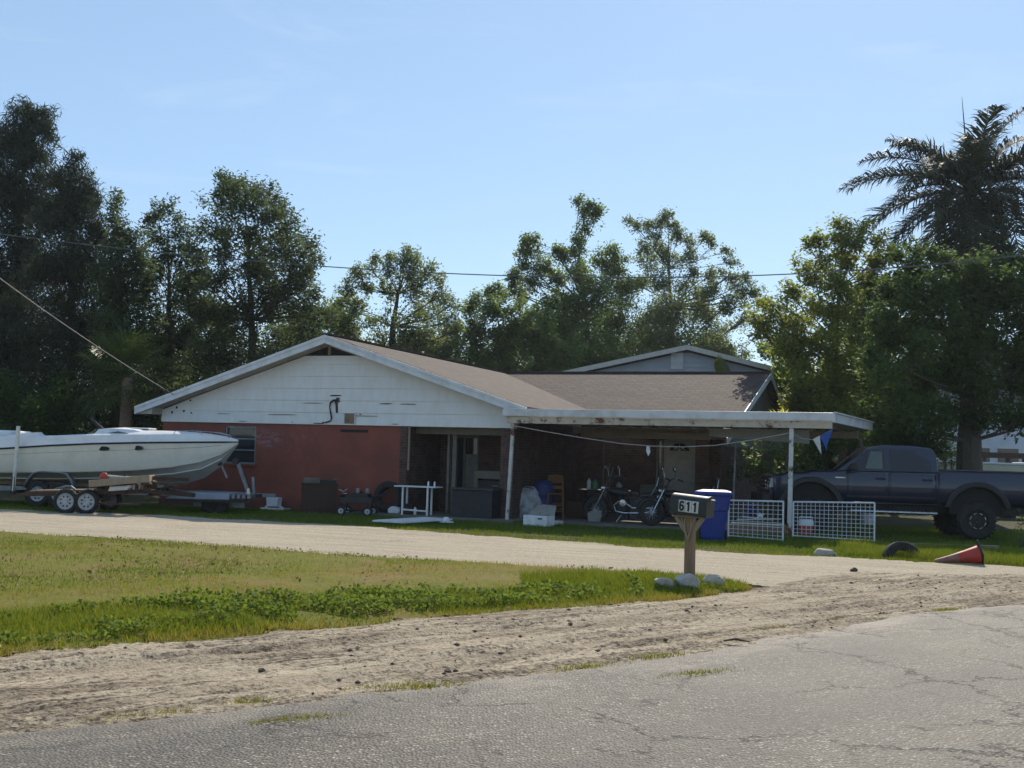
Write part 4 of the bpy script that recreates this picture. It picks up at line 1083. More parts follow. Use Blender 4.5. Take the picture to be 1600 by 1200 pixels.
mb = MB(); mb.box(8.30, .5, 2.28, 11.08, .6, ZS - .032); mb.build('porch_header', M['trim_tan'], house)
mb = MB(); mb.box(8.55, 2.26, .08, 9.5, 2.3, 2.32); d = mb.build('sliding_door', M['window_glass'], house)
mb = MB()
for x in (8.55, 9.0, 9.43): mb.box(x, 2.235, .08, x + .07, 2.262, 2.25)
mb.box(8.55, 2.23, 2.22, 9.5, 2.262, 2.32); mb.box(8.55, 2.23, .08, 9.5, 2.262, .14); mb.build('door_frame', M['trim_tan'], d)
mb = MB(); mb.box(9.06, 2.255, .6, 9.44, 2.259, 1.75); mb.build('door_blind', M['grey_cloth'], d)
mb = MB(); mb.box(10.55, 2.28, 1.15, 11.25, 2.3, 2.2); w2 = mb.build('porch_window', M['window_glass'], house)
mb = MB(); mb.box(10.52, 2.24, 1.12, 10.58, 2.27, 2.22); mb.box(10.58, 2.24, 1.12, 11.24, 2.27, 1.17); mb.box(10.58, 2.24, 2.17, 11.24, 2.27, 2.22); mb.build('window_frame', M['trim_tan'], w2)
mb = MB(); mb.box(9.15, .78, .1, 9.22, .85, ZS - .035); mb.box(9.30, .8, .1, 9.42, .9, ZS - .035); mb.build('porch_post', M['trim_tan'], house)
mb = MB(); mb.box(8.29, .03, 1.25, 8.34, .08, ZS - .03); mb.build('trim_strip', M['pale_wood'], house)
mb = MB(); mb.box(7.0, -1.05, .0, 11.9, 2.2, .075); mb.box(11.9, -.3, 0, 16.2, 5.5, .07); mb.build('porch_slab', M['concrete'], house)
# front wall of the cross wing with the entry door
YW = 5.5
mb = MB(); mb.box(11.45, YW, 0, 13.92, YW + .2, 2.9); mb.box(15.35, YW, 0, 15.9, YW + .2, 2.9); mb.box(13.92, YW, 2.42, 15.35, YW + .2, 2.9); mb.build('front_wall', M['brick'], house)
mb = MB(); mb.box(15.7, YW + .2, 0, 15.9, 18, zb + .02); mb.build('end_wall', M['brick'], house)
mb = MB(); mb.box(15.2, YW - .32, 0, 15.62, YW - .002, 2.75); mb.build('entry_pier', M['brick'], house)
mb = MB(); mb.box(14.15, YW + .06, .1, 15.12, YW + .11, 2.36); d = mb.build('entry_door', M['door_paint'], house, bevel=.006)
mb = MB()
fan = [(14.635 + .30 * math.cos(a), 2.05 + .23 * math.sin(a)) for a in [math.pi * i / 12 for i in range(13)]]
mb.prism(fan, YW + .048, YW + .058); fl = mb.build('fanlight', M['black'], d)
mb = MB()
for a in (45, 90, 135): mb.beam((14.635, YW + .045, 2.06), (14.635 + .28 * math.cos(R(a)), YW + .045, 2.06 + .2 * math.sin(R(a))), .008, .012)
mb.tube([(14.635 + .15 * math.cos(math.pi * i / 10), YW + .045, 2.06 + .11 * math.sin(math.pi * i / 10)) for i in range(11)], .008, 5)
mb.build('fan_bars', M['white_trim'], fl)
mb = MB()
for x in (14.24, 14.70):
    for z0, z1 in ((.3, 1.0), (1.1, 1.8)):
        mb.box(x, YW + .05, z0, x + .33, YW + .062, z1)
mb.build('door_panel', M['door_paint'], d, bevel=.012)
mb = MB(); mb.lathe([(.0, 0), (.03, .005), (.035, .03), (.02, .05), (0, .055)], 12, Matrix.Translation((15.03, YW + .06, 1.1)) @ Matrix.Rotation(R(90), 4, 'X')); mb.build('door_knob', M['galv'], d, smooth=True)
mb = MB(); mb.box(13.93, YW + .02, .1, 14.0, YW + .1, 2.42); mb.box(14.09, YW + .02, .1, 14.145, YW + .1, 2.42); mb.box(15.125, YW + .02, .1, 15.18, YW + .1, 2.42); mb.box(15.28, YW + .02, .1, 15.345, YW + .1, 2.42); mb.box(14.145, YW + .02, 2.365, 15.125, YW + .1, 2.42); mb.build('door_casing', M['trim_tan'], house)
mb = MB(); mb.box(14.0, YW + .06, .1, 14.09, YW + .08, 2.42); mb.box(15.18, YW + .06, .1, 15.28, YW + .08, 2.42); mb.build('sidelight', M['window_glass'], house)
mb = MB(); mb.box(11.9, 4.3, 2.36, 15.8, 4.42, 2.56); mb.build('porch_beam', M['soffit'], house)
mb = MB(); mb.tube([(12.62, 4.36, .07), (12.62, 4.36, 2.36)], .035, 8); mb.build('beam_post', M['trim_tan'], house)

# ---------------------------------------------------------------- carport
carport = thing('carport', 'flat white metal carport roof with peeling rusty front beam on thin posts', 'carport', (HX, HY, 0), -YAW)
cp = [(11.40, -.72), (19.80, -.72), (20.25, 4.74), (11.75, 4.74)]
mb = MB(); mb.slab([(11.44, -.66), (19.74, -.66), (20.19, 4.7), (12.05, 4.7)], 2.74, 2.83); mb.build('roof_deck', M['carport_white'], carport)
mb = MB(); mb.beam((11.40, -.72, 2.865), (19.80, -.72, 2.865), .05, .19); mb.build('front_fascia', M['carport_white'], carport, bevel=.008)
mb = MB(); mb.beam((19.78, -.745, 2.85), (20.23, 4.74, 2.85), .05, .235); mb.beam((19.815, -.72, 2.965), (20.265, 4.74, 2.965), .07, .03); mb.build('end_fascia', M['carport_white'], carport)
mb = MB(); mb.box(11.5, -.69, 2.585, 19.74, -.57, 2.755); mb.build('front_beam', M['rusty_beam'], carport)
mb = MB()
for i in range(17):
    x = 11.75 + i * .48
    mb.box(x, -.55, 2.68, x + .06, 4.6, 2.735)
mb.build('ceiling_rib', M['soffit'], carport)
mb = MB(); mb.box(11.6, 4.5, 2.50, 19.9, 4.6, 2.68); mb.build('rear_beam', M['soffit'], carport)
def post(x0, y0, x1, y1, r, mat, top=2.585, squ=True):
    mb = MB(); mb.beam((x0, y0, 0), (x1, y1, top), r, r, (0, 1, 0)); return mb.build('post', M[mat], carport, bevel=.006)
post(11.56, -.60, 11.66, -.60, .085, 'post_white')
post(18.78, -.60, 18.80, -.60, .10, 'rusty_white')
post(16.9, 2.2, 16.96, 2.2, .045, 'galv', 2.735)
post(17.95, 4.55, 17.95, 4.55, .05, 'trim_tan', 2.5)
post(19.98, 4.45, 19.98, 4.45, .07, 'trim_tan', 2.5)
mb = MB(); mb.add([(16.3, 1.9, 2.62), (18.9, 1.9, 2.62), (18.9, 1.9, 2.27), (16.3, 1.9, 2.42), (16.3, 1.93, 2.62), (18.9, 1.93, 2.62), (18.9, 1.93, 2.27), (16.3, 1.93, 2.42)], [(0, 1, 2, 3), (7, 6, 5, 4), (0, 4, 5, 1), (1, 5, 6, 2), (2, 6, 7, 3), (3, 7, 4, 0)])
mb.build('valance_panel', M['grey_siding'], carport)
# little croton growing in debris on the carport roof
t = thing('roof_plant', 'small yellow spiky plant growing on top of the carport roof', 'plant', hw(18.4, .3, 2.83), 0)
g = np.random.default_rng(3); mb = MB()
for i in range(22):
    a = g.uniform(0, 6.28); e = g.uniform(.5, 1.4); L = g.uniform(.25, .42)
    d = Vector((math.cos(a) * math.cos(e), math.sin(a) * math.cos(e), math.sin(e))); b0 = Vector((g.uniform(-.12, .12), g.uniform(-.1, .1), 0.0))
    s = d.cross(Vector((0, 0, 1))).normalized() * .022; m_ = b0 + d * L * .55; tp = b0 + d * L + Vector((0, 0, -.06))
    n0 = len(mb.v); mb.v += [b0, m_ + s, tp, m_ - s]; mb.f.append((n0, n0 + 1, n0 + 2, n0 + 3))
o = mb.build('leaves', M['yellow_leaf'], t); o.data.attributes.new('var', 'FLOAT', 'FACE').data.foreach_set('value', g.random(len(mb.f)).astype(np.float32))
mb = MB(); mb.tube([(0, 0, 0), (.02, 0, .1), (0, .02, .2)], .012, 5); mb.build('stalk', M['bark'], t)
# clothes line slung across the carport, and pennants
pts = [(11.62, 2.53), (12.6, 2.38), (13.6, 2.24), (14.6, 2.12), (15.4, 2.075), (16.2, 2.07), (17.0, 2.13), (17.9, 2.28), (18.74, 2.46)]
mb = MB(); mb.tube([hw(x, -.7, z) for x, z in pts], .010, 5)
tag(mb.build('clothes_line', M['rope']), 'pale clothes line sagging between the two carport front posts', 'rope')
t = thing('pennant_string', 'short drooping string with blue and white pennants at the carport corner', 'pennants', hw(18.9, -.62, 2.4))
b = hw(18.9, -.62, 2.4)
P_ = [hw(x, -.64, z) - b for x, z in ((18.85, 2.46), (19.05, 2.34), (19.3, 2.32), (19.5, 2.42), (19.72, 2.56))]
mb = MB(); mb.tube(P_, .008, 5); mb.build('string', M['rope'], t)
for (x, z, mat, dx) in ((19.30, 2.33, 'flag_white', .10), (19.47, 2.41, 'flag_blue', .05), (19.60, 2.49, 'flag_blue', -.1)):
    mb = MB(); p = [hw(x, -.65, z) - b, hw(x + .16, -.65, z + .09) - b, hw(x + .1 + dx, -.60, z - .36) - b]
    mb.add(p, [(0, 1, 2)]); mb.build('pennant', M[mat], t, solid=.006)
mb = MB(); p = [hw(15.28, -.71, 2.07) , hw(15.36, -.71, 2.07), hw(15.38, -.71, 1.93), hw(15.33, -.71, 1.82), hw(15.27, -.70, 1.95)]
mb.add(p, [(0, 1, 2, 3, 4)]); tag(mb.build('rag', M['white_plastic'], solid=.006), 'small white rag pegged on the clothes line', 'rag')

# ---------------------------------------------------------------- neighbours behind
def gable_house():
    D = 51
    ap = at(1073, 540, D); l = at(900, 583, D); r = at(1188, 568, D)
    t = thing('grey_house', 'tall grey sided house gable showing over the brown roof', 'house', (ap.x, D, 0), -.12)
    za = ap.z - .0; sl = .235; hwid = 7.2
    z0 = za - sl * hwid; GD = 8
    mb = MB()
    n = 22
    z = 0
    while z < za - .35:
        h = .22; z2 = min(z + h, za - .3)
        def hw_(zz): return min(hwid - .5, max(0.02, (za - .28 - zz) / sl))
        a, b_ = hw_(z), hw_(z2)
        mb.add([(-a, -.03, z), (a, -.03, z), (b_, -.005, z2), (-b_, -.005, z2), (-a, .2, z), (a, .2, z), (b_, .2, z2), (-b_, .2, z2)], [(0, 1, 2, 3), (5, 4, 7, 6), (4, 5, 1, 0), (3, 2, 6, 7), (4, 0, 3, 7), (1, 5, 6, 2)])
        z = z2
    mb.build('gable_wall', M['grey_siding'], t)
    mb = MB(); mb.box(-hwid + .5, .2, 0, -hwid + .7, GD, z0); mb.box(hwid - .7, .2, 0, hwid - .5, GD, z0); mb.box(-hwid + .7, GD - .2, 0, hwid - .7, GD, z0); mb.build('side_wall', M['grey_siding'], t)
    for s in (-1, 1):
        mb = MB(); rslab(mb, [(0, -.35, za), (s * hwid, -.35, z0), (s * hwid, GD + .3, z0), (0, GD + .3, za)] if s > 0 else [(-hwid, -.35, z0), (0, -.35, za), (0, GD + .3, za), (-hwid, GD + .3, z0)], .1); mb.build('roof_slope', M['grey_shingle'], t)
    mb = MB()
    for s in (-1, 1):
        x = s * (hwid + .03)
        mb.add([(x, -.40, z0 - .22), (0, -.40, za - .22), (0, -.40, za - .005), (x, -.40, z0 - .005), (x, -.355, z0 - .22), (0, -.355, za - .22), (0, -.355, za - .005), (x, -.355, z0 - .005)],
               [(0, 1, 2, 3), (7, 6, 5, 4), (4, 5, 1, 0), (3, 2, 6, 7), (4, 0, 3, 7), (1, 5, 6, 2)])
    mb.build('rake_board', worn('cream_trim', (.60, .57, .50), (.5, .47, .42), .5), t)
    c = at(1058, 564, D); zc = c.z; xc = c.x - ap.x
    mb = MB(); mb.box(xc - .27, -.09, zc - .38, xc + .27, -.035, zc + .38); v = mb.build('gable_vent', M['white_trim'], t, bevel=.01)
    mb = MB()
    for k in range(13): mb.box(xc - .2, -.105, zc - .31 + k * .048, xc + .2, -.088, zc - .285 + k * .048)
    mb.build('louvre', M['white_trim'], v)
gable_house()
t = thing('banana_plant', 'single torn green banana leaf rising behind the brown roof ridge', 'plant', Vector((at(1130, 580, 50).x, 50, 0)))
b = Vector(t.location); mb = MB(); tp = at(1122, 558, 50) - b; b2 = at(1140, 592, 50) - b
mb.tube([(0, 0, 0), (0, 0, 3.5), b2, tp], [.12, .1, .04, .015], 6); mb.build('stem', M['crownshaft'], t, smooth=True)
rows = []
for i in range(9):
    u = i / 8; c = b2.lerp(tp, u) + Vector((0, 0, .05)); w_ = .42 * math.sin(math.pi * min(1, .12 + u * .88)) ** .7
    rows.append([c + Vector((-w_, -.1, -.25 * w_)), c, c + Vector((w_ * .5, .2, .1))])
mb = MB(); mb.sheet(rows); o = mb.build('banana_leaf', M['limegreen'], t, solid=.004); o.data.attributes.new('var', 'FLOAT', 'FACE').data.foreach_set('value', np.full(len(mb.f), .6, np.float32))

# white house, brown fence, cream skiff and a red pickup far right beyond the shade tree
D = 62
a = at(1395, 740, D); b_ = at(1660, 740, D)
t = thing('white_house', 'pale white house wall glimpsed under the shade tree branches', 'house', (a.x, D, 0))
L = b_.x - a.x
mb = MB(); mb.box(0, 0, 0, L, 9, 5.4); mb.build('wall', M['white_wall'], t)
mb = MB(); mb.box(-.5, -.5, 5.4, L + .5, 9.5, 5.62); mb.prism([(-.5, 5.62), (L + .5, 5.62), (L * .5, 8.0)], -.5, 9.5); mb.build('roof', M['grey_shingle'], t)
for px in (1432, 1530, 1575):
    c = at(px, 697, D); x = c.x - a.x
    mb = MB(); mb.box(x - .55, -.04, 2.1, x + .55, .0, 3.0); w_ = mb.build('window', M['window_glass'], t)
    mb = MB(); mb.box(x - .62, -.06, 2.03, x + .62, -.041, 2.1); mb.box(x - .62, -.06, 3.0, x + .62, -.041, 3.07); mb.build('frame', M['white_trim'], w_)
D = 52
a = at(1392, 720, D); b_ = at(1660, 720, D)
t = thing('rail_fence', 'dark brown rail fence in front of the white house', 'fence', (a.x, D, 0))
L = b_.x - a.x
mb = MB(); mb.box(0, 0, 2.35, L, .12, 2.6); mb.box(0, 0.01, 1.35, L, .11, 1.62); mb.build('rail', M['fence_brown'], t)
g = np.random.default_rng(9)
x = 0
while x < L:
    w_ = g.uniform(.10, .2)
    mb = MB(); mb.box(x, .02, 0, x + w_, .1, 2.5); mb.build('picket', M['fence_brown'], t)
    x += w_ + g.choice([.3, .55, .9], p=[.5, .3, .2])
D = 44
a = at(1462, 735, D); b_ = at(1680, 735, D)
t = thing('skiff_hull', 'long cream skiff hull with pale rim behind the pickup bed', 'boat', ((a.x + b_.x) / 2, D, 0))
Lh = (b_.x - a.x) / 2; rows = []
for i in range(15):
    u = -1 + 2 * i / 14; x = u * Lh; wd = .95 * (1 - .55 * max(0, -u) ** 3); zt = 2.02 - .02 * u; zb_ = 1.0
    rows.append([(x, -wd, zt), (x, -wd * .92, zt - .5), (x, -wd * .5, zb_), (x, 0, zb_ - .08), (x, wd * .5, zb_), (x, wd * .92, zt - .5), (x, wd, zt)])
mb = MB(); mb.sheet(rows); mb.add(rows[0], [tuple(range(7))]); mb.add(rows[-1], [tuple(range(6, -1, -1))]); mb.build('hull', M['cream'], t, smooth=True, solid=.03)
mb = MB(); mb.tube([Vector(r[0]) for r in rows], .045, 6); mb.tube([Vector(r[6]) for r in rows], .045, 6); mb.build('gunwale', M['white_plastic'], t)
for u in (-.55, .0, .55):
    mb = MB(); mb.box(u * Lh - .1, -.7, 0, u * Lh + .1, .7, 1.05); mb.build('stand', M['dark_steel'], t)
D = 47
c = at(1590, 715, D)
t = thing('red_pickup', 'red and white pickup cab showing at the right edge behind the skiff', 'truck', (c.x + .9, D, 0))
mb = MB(); mb.prism([(-1.2, .6), (3.6, .6), (3.6, 1.4), (1.5, 1.45), (.95, 2.05), (-.65, 2.08), (-.95, 1.45), (-1.2, 1.4)], -.9, .9); mb.build('body', M['red_car'], t, bevel=.07, seg=3)
mb = MB(); mb.prism([(-.98, 1.46), (-.72, 2.13), (-.55, 2.13), (-.80, 1.46)], -.93, .93); mb.build('cab_pillar', M['white_plastic'], t, bevel=.02)
mb = MB(); mb.prism([(-.6, 1.5), (-.45, 1.98), (.85, 1.98), (1.25, 1.5)], -.91, .91); mb.build('side_window', M['tint_glass'], t)
for x in (-.3, 2.7):
    mb = MB(); mb.lathe([(0, -.12), (.25, -.12), (.36, -.1), (.38, 0), (.36, .1), (.25, .12), (0, .12)], 20, Matrix.Translation((x, -.8, .38)) @ Matrix.Rotation(R(90), 4, 'X')); mb.build('wheel', M['rubber'], t, smooth=True)
    mb = MB(); mb.lathe([(0, -.12), (.25, -.12), (.36, -.1), (.38, 0), (.36, .1), (.25, .12), (0, .12)], 20, Matrix.Translation((x, .8, .38)) @ Matrix.Rotation(R(90), 4, 'X')); mb.build('wheel', M['rubber'], t, smooth=True)

# overhead wires
def wire(name, label, pts, r):
    mb = MB(); P0 = [Vector(p) for p in pts]; out = []
    for i in range(len(P0) - 1):
        for k in range(10):
            out.append(P0[i].lerp(P0[i + 1], k / 10))
    out.append(P0[-1]); mb.tube(out, r, 5)
    tag(mb.build(name, M['wire']), label, 'wire')
def sag(a, b, s, n=16):
    return [a.lerp(b, i / n) + Vector((0, 0, -4 * s * (i / n) * (1 - i / n))) for i in range(n + 1)]
p0, p1, p2 = at(-60, 358, 40), at(800, 431, 34), at(1680, 388, 28)
mb = MB()
def quad_pts(a, m, b, n=40):
    o = []
    for i in range(n + 1):
        t_ = i / n
        o.append(a * ((1 - t_) * (1 - 2 * t_)) + m * (4 * t_ * (1 - t_)) + b * (t_ * (2 * t_ - 1)))
    return o
mb.tube(quad_pts(p0, p1, p2), .017, 5); tag(mb.build('power_line', M['wire']), 'thin dark power line sagging across the whole scene above the roofs', 'wire')
mb = MB(); mb.tube(quad_pts(at(-40, 405, 24), at(130, 527, 29), hw(.75, -.5, 3.25)), .012, 6); tag(mb.build('service_wire', M['wire_pale']), 'pale service cable running from upper left down to the left roof slope', 'wire')
# ---------------------------------------------------------------- speed boat on its trailer, left (local: x to the bow, y away from the road, z up)
BD = 30.6
def bx(px): return (px - 797) * BD / F          # world x at this distance
boat = thing('speed_boat', 'large white speedboat with navy stripe on a trailer beside the house', 'boat', (-11.2, BD, 0), R(-3))
def bp(x, y, z): return (x + 11, y, z)
st = [  # world x, half width, sheer z, deck z at side, chine1 z, chine2 z, keel z
    (-17.3, 1.16, 1.33, 1.75, .86, .70, .52),
    (-16, 1.22, 1.37, 1.80, .87, .70, .50),
    (-14.6, 1.25, 1.43, 1.84, .88, .70, .48),
    (-13.2, 1.26, 1.53, 1.86, .90, .72, .46),
    (-12, 1.24, 1.64, 1.91, .94, .74, .46),
    (-10.9, 1.18, 1.72, 1.99, .99, .79, .48),
    (-9.8, 1.05, 1.78, 2.04, 1.06, .87, .54),
    (-8.9, .82, 1.82, 2.06, 1.17, .97, .64),
    (-8.2, .52, 1.85, 2.05, 1.33, 1.12, .88),
    (-7.7, .26, 1.87, 2.02, 1.55, 1.40, 1.25),
    (-7.30, .03, 1.89, 1.95, 1.86, 1.84, 1.82)]
CX = 1.2
def ring(s):
    x, w, zs, zd, z1, z2, zk = s
    return x, w, zs, zd, z1, z2, zk
L_, Rr, B_ = [], [], []
rows = []
for s in st:
    x, w, zs, zd, z1, z2, zk = s
    half = [(w, zs), (w * .985, zs * .72 + z1 * .28), (w * .95, zs * .3 + z1 * .7), (w * .89, z1), (w * .80, z1 - .025)]
    rows.append([bp(x, CX - a, z) for a, z in half] )
    B_.append([bp(x, CX + a, z) for a, z in half][::-1])
mb = MB(); mb.sheet(rows); mb.sheet(B_); x, w, zs, zd, z1, z2, zk = st[0]
mb.add([bp(x, CX - w, zs), bp(x, CX - w * .89, z1), bp(x, CX, zk), bp(x, CX + w * .89, z1), bp(x, CX + w, zs), bp(x, CX + w * .9, zd), bp(x, CX - w * .9, zd)], [tuple(range(7))])
hull = mb.build('hull', M['gelcoat'], boat, smooth=True)
rows = []
for s in st:
    x, w, zs, zd, z1, z2, zk = s
    h = [(w * .80, z1 - .025), (w * .60, z2 + .03), (w * .60, z2), (w * .30, (z2 + zk) / 2 + .02), (0, zk)]
    rows.append([bp(x, CX - a, z) for a, z in h] + [bp(x, CX + a, z) for a, z in h[::-1][1:]])
mb = MB(); mb.sheet(rows); mb.build('hull_bottom', M['bottom_paint'], boat, smooth=True)
mb = MB()
for sg in (-1, 1): mb.tube([bp(s[0], CX + sg * s[1] * .61, s[5] + .012) for s in st[:-1]], .016, 5)
for sg in (-1, 1): mb.tube([bp(s[0], CX + sg * s[1] * .87, s[4] - .005) for s in st[:-1]], .012, 5)
mb.build('spray_rail', M['gelcoat'], boat)
mb = MB()
for sg in (-1, 1): mb.tube([bp(s[0], CX + sg * (s[1] + .008), s[2]) for s in st], [.026] * 10 + [.016], 6)
mb.build('rub_rail', M['navy'], boat)
mb = MB()
for sg in (-1, 1): mb.tube([bp(s[0], CX + sg * (s[1] * .982 + .004), s[2] * .74 + s[4] * .26) for s in st[:-1]], .006, 4)
mb.build('pin_stripe', M['bottom_paint'], boat)
# deck: side coaming and crowned foredeck
def deckrow(s, inner):
    x, w, zs, zd, *_ = s
    return [bp(x, CX - w * .99, zs + .015), bp(x, CX - w * .93, zd - .04), bp(x, CX - w * .86, zd)] + inner + [bp(x, CX + w * .86, zd), bp(x, CX + w * .93, zd - .04), bp(x, CX + w * .99, zs + .015)]
rows = []
for s in st[5:]:
    x, w, zs, zd, *_ = s
    cr = .10 * min(1, w)
    rows.append(deckrow(s, [bp(x, CX - w * .5, zd + cr * .8), bp(x, CX, zd + cr), bp(x, CX + w * .5, zd + cr * .8)]))
mb = MB(); mb.sheet(rows); mb.add(rows[0], [tuple(range(len(rows[0])))]); mb.build('foredeck', M['deck'], boat, smooth=True)
rows = []
for s in st[:6]:
    x, w, zs, zd, *_ = s
    rows.append(deckrow(s, [bp(x, CX - w * .72, zd), bp(x, CX - w * .70, zd - .5), bp(x, CX + w * .70, zd - .5), bp(x, CX + w * .72, zd)]))
mb = MB(); mb.sheet(rows); mb.build('cockpit_coaming', M['deck'], boat, smooth=True)
# raised cabin top with a hatch
prof = [(-11.0, 1.98), (-10.85, 2.14), (-10.5, 2.17), (-9.95, 2.15), (-9.75, 2.10), (-9.3, 2.06), (-8.7, 2.05)]
rows = []
for i, (x, z) in enumerate(prof):
    w = [.98, .95, .9, .84, .78, .62, .40][i]
    rows.append([bp(x, CX - w, z - .14), bp(x, CX - w * .9, z - .02), bp(x, CX, z + .03), bp(x, CX + w * .9, z - .02), bp(x, CX + w, z - .14)])
mb = MB(); mb.sheet(rows); mb.add(rows[0], [tuple(range(5))]); mb.build('cabin_top', M['white_plastic'], boat, smooth=True)
mb = MB(); mb.prism([(-10.58 + 11, 2.02), (-10.3 + 11, 2.075), (-9.98 + 11, 2.02), (-10.3 + 11, 2.0)], CX - .945, CX - .86); mb.build('cabin_window', M['tint_glass'], boat)
mb = MB(); mb.box(-10.2 + 11, CX - .3, 2.16, -9.7 + 11, CX + .3, 2.20); mb.build('hatch', M['deck'], boat, bevel=.02)
# raked windshield / black arch bar lying aft of the cabin
mb = MB(); mb.tube([bp(bx(138), CX - .6, 2.42), bp(bx(150), CX - .62, 2.24), bp(bx(166), CX - .7, 2.06)], .045, 8); mb.build('arch_bar', M['black_plastic'], boat, smooth=True)
mb = MB(); mb.prism([(bx(140) + 11, 2.0), (bx(152) + 11, 2.12), (bx(166) + 11, 2.09), (bx(166) + 11, 2.0)], CX - .8, CX + .7); mb.build('windshield', M['clear_glass'], boat, bevel=.02)
# aft seat back / sculpted coaming hump and engine cover
rows = []
for px, z in ((-60, 1.80), (0, 1.83), (25, 1.90), (50, 1.965), (64, 1.985), (70, 1.90), (78, 1.86)):
    rows.append([bp(bx(px), CX - 1.12, z - .22), bp(bx(px), CX - 1.05, z - .01), bp(bx(px), CX - .8, z), bp(bx(px), CX - .75, z - .3)])
mb = MB(); mb.sheet(rows); mb.build('aft_coaming', M['deck'], boat, smooth=True, solid=.02)
mb = MB(); mb.box(bx(-45) + 11, CX - .7, 1.6, bx(12) + 11, CX + .7, 2.02); mb.build('engine_cover', M['deck'], boat, bevel=.12, seg=4)
mb = MB(); mb.box(bx(14) + 11, CX - 1.128, 1.71, bx(26) + 11, CX - 1.09, 1.80); mb.box(bx(29) + 11, CX - 1.128, 1.73, bx(40) + 11, CX - 1.09, 1.82); mb.build('side_vent', M['bottom_paint'], boat)
for px, py in ((174, 701), (225, 700)):
    x = bx(px); zz = 1.65 + (717 + (px - 800) * .03 - py) / (F / (BD - .02))
    fr = (x + 12) / 3.0
    yy = CX - float(np.interp(x, [s[0] for s in st], [s[1] for s in st])) * .99
    mb = MB(); mb.prism([(x + 11 + .16 * math.cos(a), zz + .052 * math.sin(a)) for a in [2 * math.pi * i / 18 for i in range(18)]], yy - .012, yy + .06); ph = mb.build('porthole', M['black'], boat)
    mb = MB(); mb.tube([(x + 11 + .165 * math.cos(a), yy - .006, zz + .056 * math.sin(a)) for a in [2 * math.pi * i / 18 for i in range(19)]], .008, 4); mb.build('rim', M['galv'], ph)
mb = MB()
for sg in (-1, 1):
    rail = [bp(-8.9, CX + sg * .62, 2.05), bp(-8.85, CX + sg * .62, 2.13), bp(-8.4, CX + sg * .5, 2.15), bp(-7.9, CX + sg * .30, 2.13), bp(-7.6, CX + sg * .14, 2.07), bp(-7.5, CX + sg * .1, 1.98)]
    mb.tube(rail, .013, 6)
    mb.tube([bp(-8.2, CX + sg * .42, 2.0), bp(-8.2, CX + sg * .43, 2.14)], .012, 5)
mb.build('bow_rail', M['chrome'], boat)

def wheel_parts(root, M4, r, w, rim_r, spokes=8, rimmat='rim_silver'):
    """tyre with rim and hub as its own pieces; axis along local z of M4, outer face at -z"""
    mb = MB(); mb.lathe([(rim_r, -w * .42), (rim_r * 1.1, -w * .5), (r * .88, -w * .5), (r * .97, -w * .36), (r, -w * .2), (r, w * .2), (r * .97, w * .36), (r * .88, w * .5), (rim_r * 1.1, w * .5), (rim_r, w * .42)], 28, M4, False)
    for k in range(28):
        a = 2 * math.pi * k / 28
        c = M4 @ Vector((math.cos(a) * r * .985, math.sin(a) * r * .985, 0)); d = (M4.to_3x3() @ Vector((0, 0, 1)))
        t_ = (M4.to_3x3() @ Vector((-math.sin(a), math.cos(a), 0)))
        mb.beam(c - d * w * .42, c + d * w * .42, r * .10, r * .05, t_)
    wh = mb.build('wheel', M['rubber'], root, smooth=True)
    mb = MB(); mb.lathe([(rim_r, -w * .40), (rim_r * .95, -w * .46), (rim_r * .86, -w * .42), (rim_r * .80, -w * .34), (rim_r * .3, -w * .36), (rim_r * .26, -w * .42), (0, -w * .38)], 24, M4, False); 
    for k in range(spokes):
        a = 2 * math.pi * k / spokes
        p = M4 @ Vector((math.cos(a) * rim_r * .25, math.sin(a) * rim_r * .25, -w * .32)); q = M4 @ Vector((math.cos(a) * rim_r * .9, math.sin(a) * rim_r * .9, -w * .36))
        mb.beam(p, q, rim_r * .16, w * .1, M4.to_3x3() @ Vector((0, 0, 1)))
    rm = mb.build('rim', M[rimmat], wh, smooth=True)
    mb = MB()
    for k in range(spokes):
        a = 2 * math.pi * (k + .5) / spokes
        c = Vector((math.cos(a) * rim_r * .58, math.sin(a) * rim_r * .58, -w * .352))
        mb.lathe([(0, -.012), (rim_r * .10, -.012), (rim_r * .10, 0.0)], 8, M4 @ Matrix.Translation(c))
    mb.build('rim_slot', M['black'], wh)
    return wh
RX = Matrix.Rotation(R(-90), 4, 'X')     # local -z looks to -y (towards the road)

tr = thing('boat_trailer', 'steel boat trailer with curved fender and winch post under the speedboat', 'trailer', (-11.2, BD, 0), R(-3))
mb = MB()
for y in (CX - .62, CX + .62): mb.beam(bp(-16.8, y, .46), bp(-8.9, y, .46), .09, .13); mb.beam(bp(-8.9, y, .46), bp(-6.9, CX, .46), .09, .13)
for x in (-16, -14.5, -13, -11.3, -9.6): mb.beam(bp(x, CX - .62, .40), bp(x, CX + .62, .40), .08, .08)
mb.beam(bp(-7.1, CX, .46), bp(-6.2, CX, .46), .1, .1)
mb.build('frame', M['galv'], tr)
mb = MB()
for sg in (-1, 1): mb.beam(bp(-16.4, CX + sg * .45, .60), bp(-9.4, CX + sg * .45, .60), .1, .09)
mb.build('bunk', M['wood'], tr)
fx = [(bx(px), z) for px, z in ((52, .52), (57, .72), (66, .90), (78, .945), (108, .93), (118, .90), (126, .74), (131, .52))]
for sg in (-1, 1):
    mb = MB(); mb.sheet([[bp(x, CX + sg * .98, z), bp(x, CX + sg * 1.22, z)] for x, z in fx]); mb.build('fender', M['galv'], tr, smooth=True, solid=.035)
for x in (bx(74), bx(108)):
    for y, mm in ((CX - 1.1, RX), (CX + 1.1, Matrix.Rotation(R(90), 4, 'X'))):
        wheel_parts(tr, Matrix.Translation(bp(x, y, .35)) @ mm, .35, .22, .2)
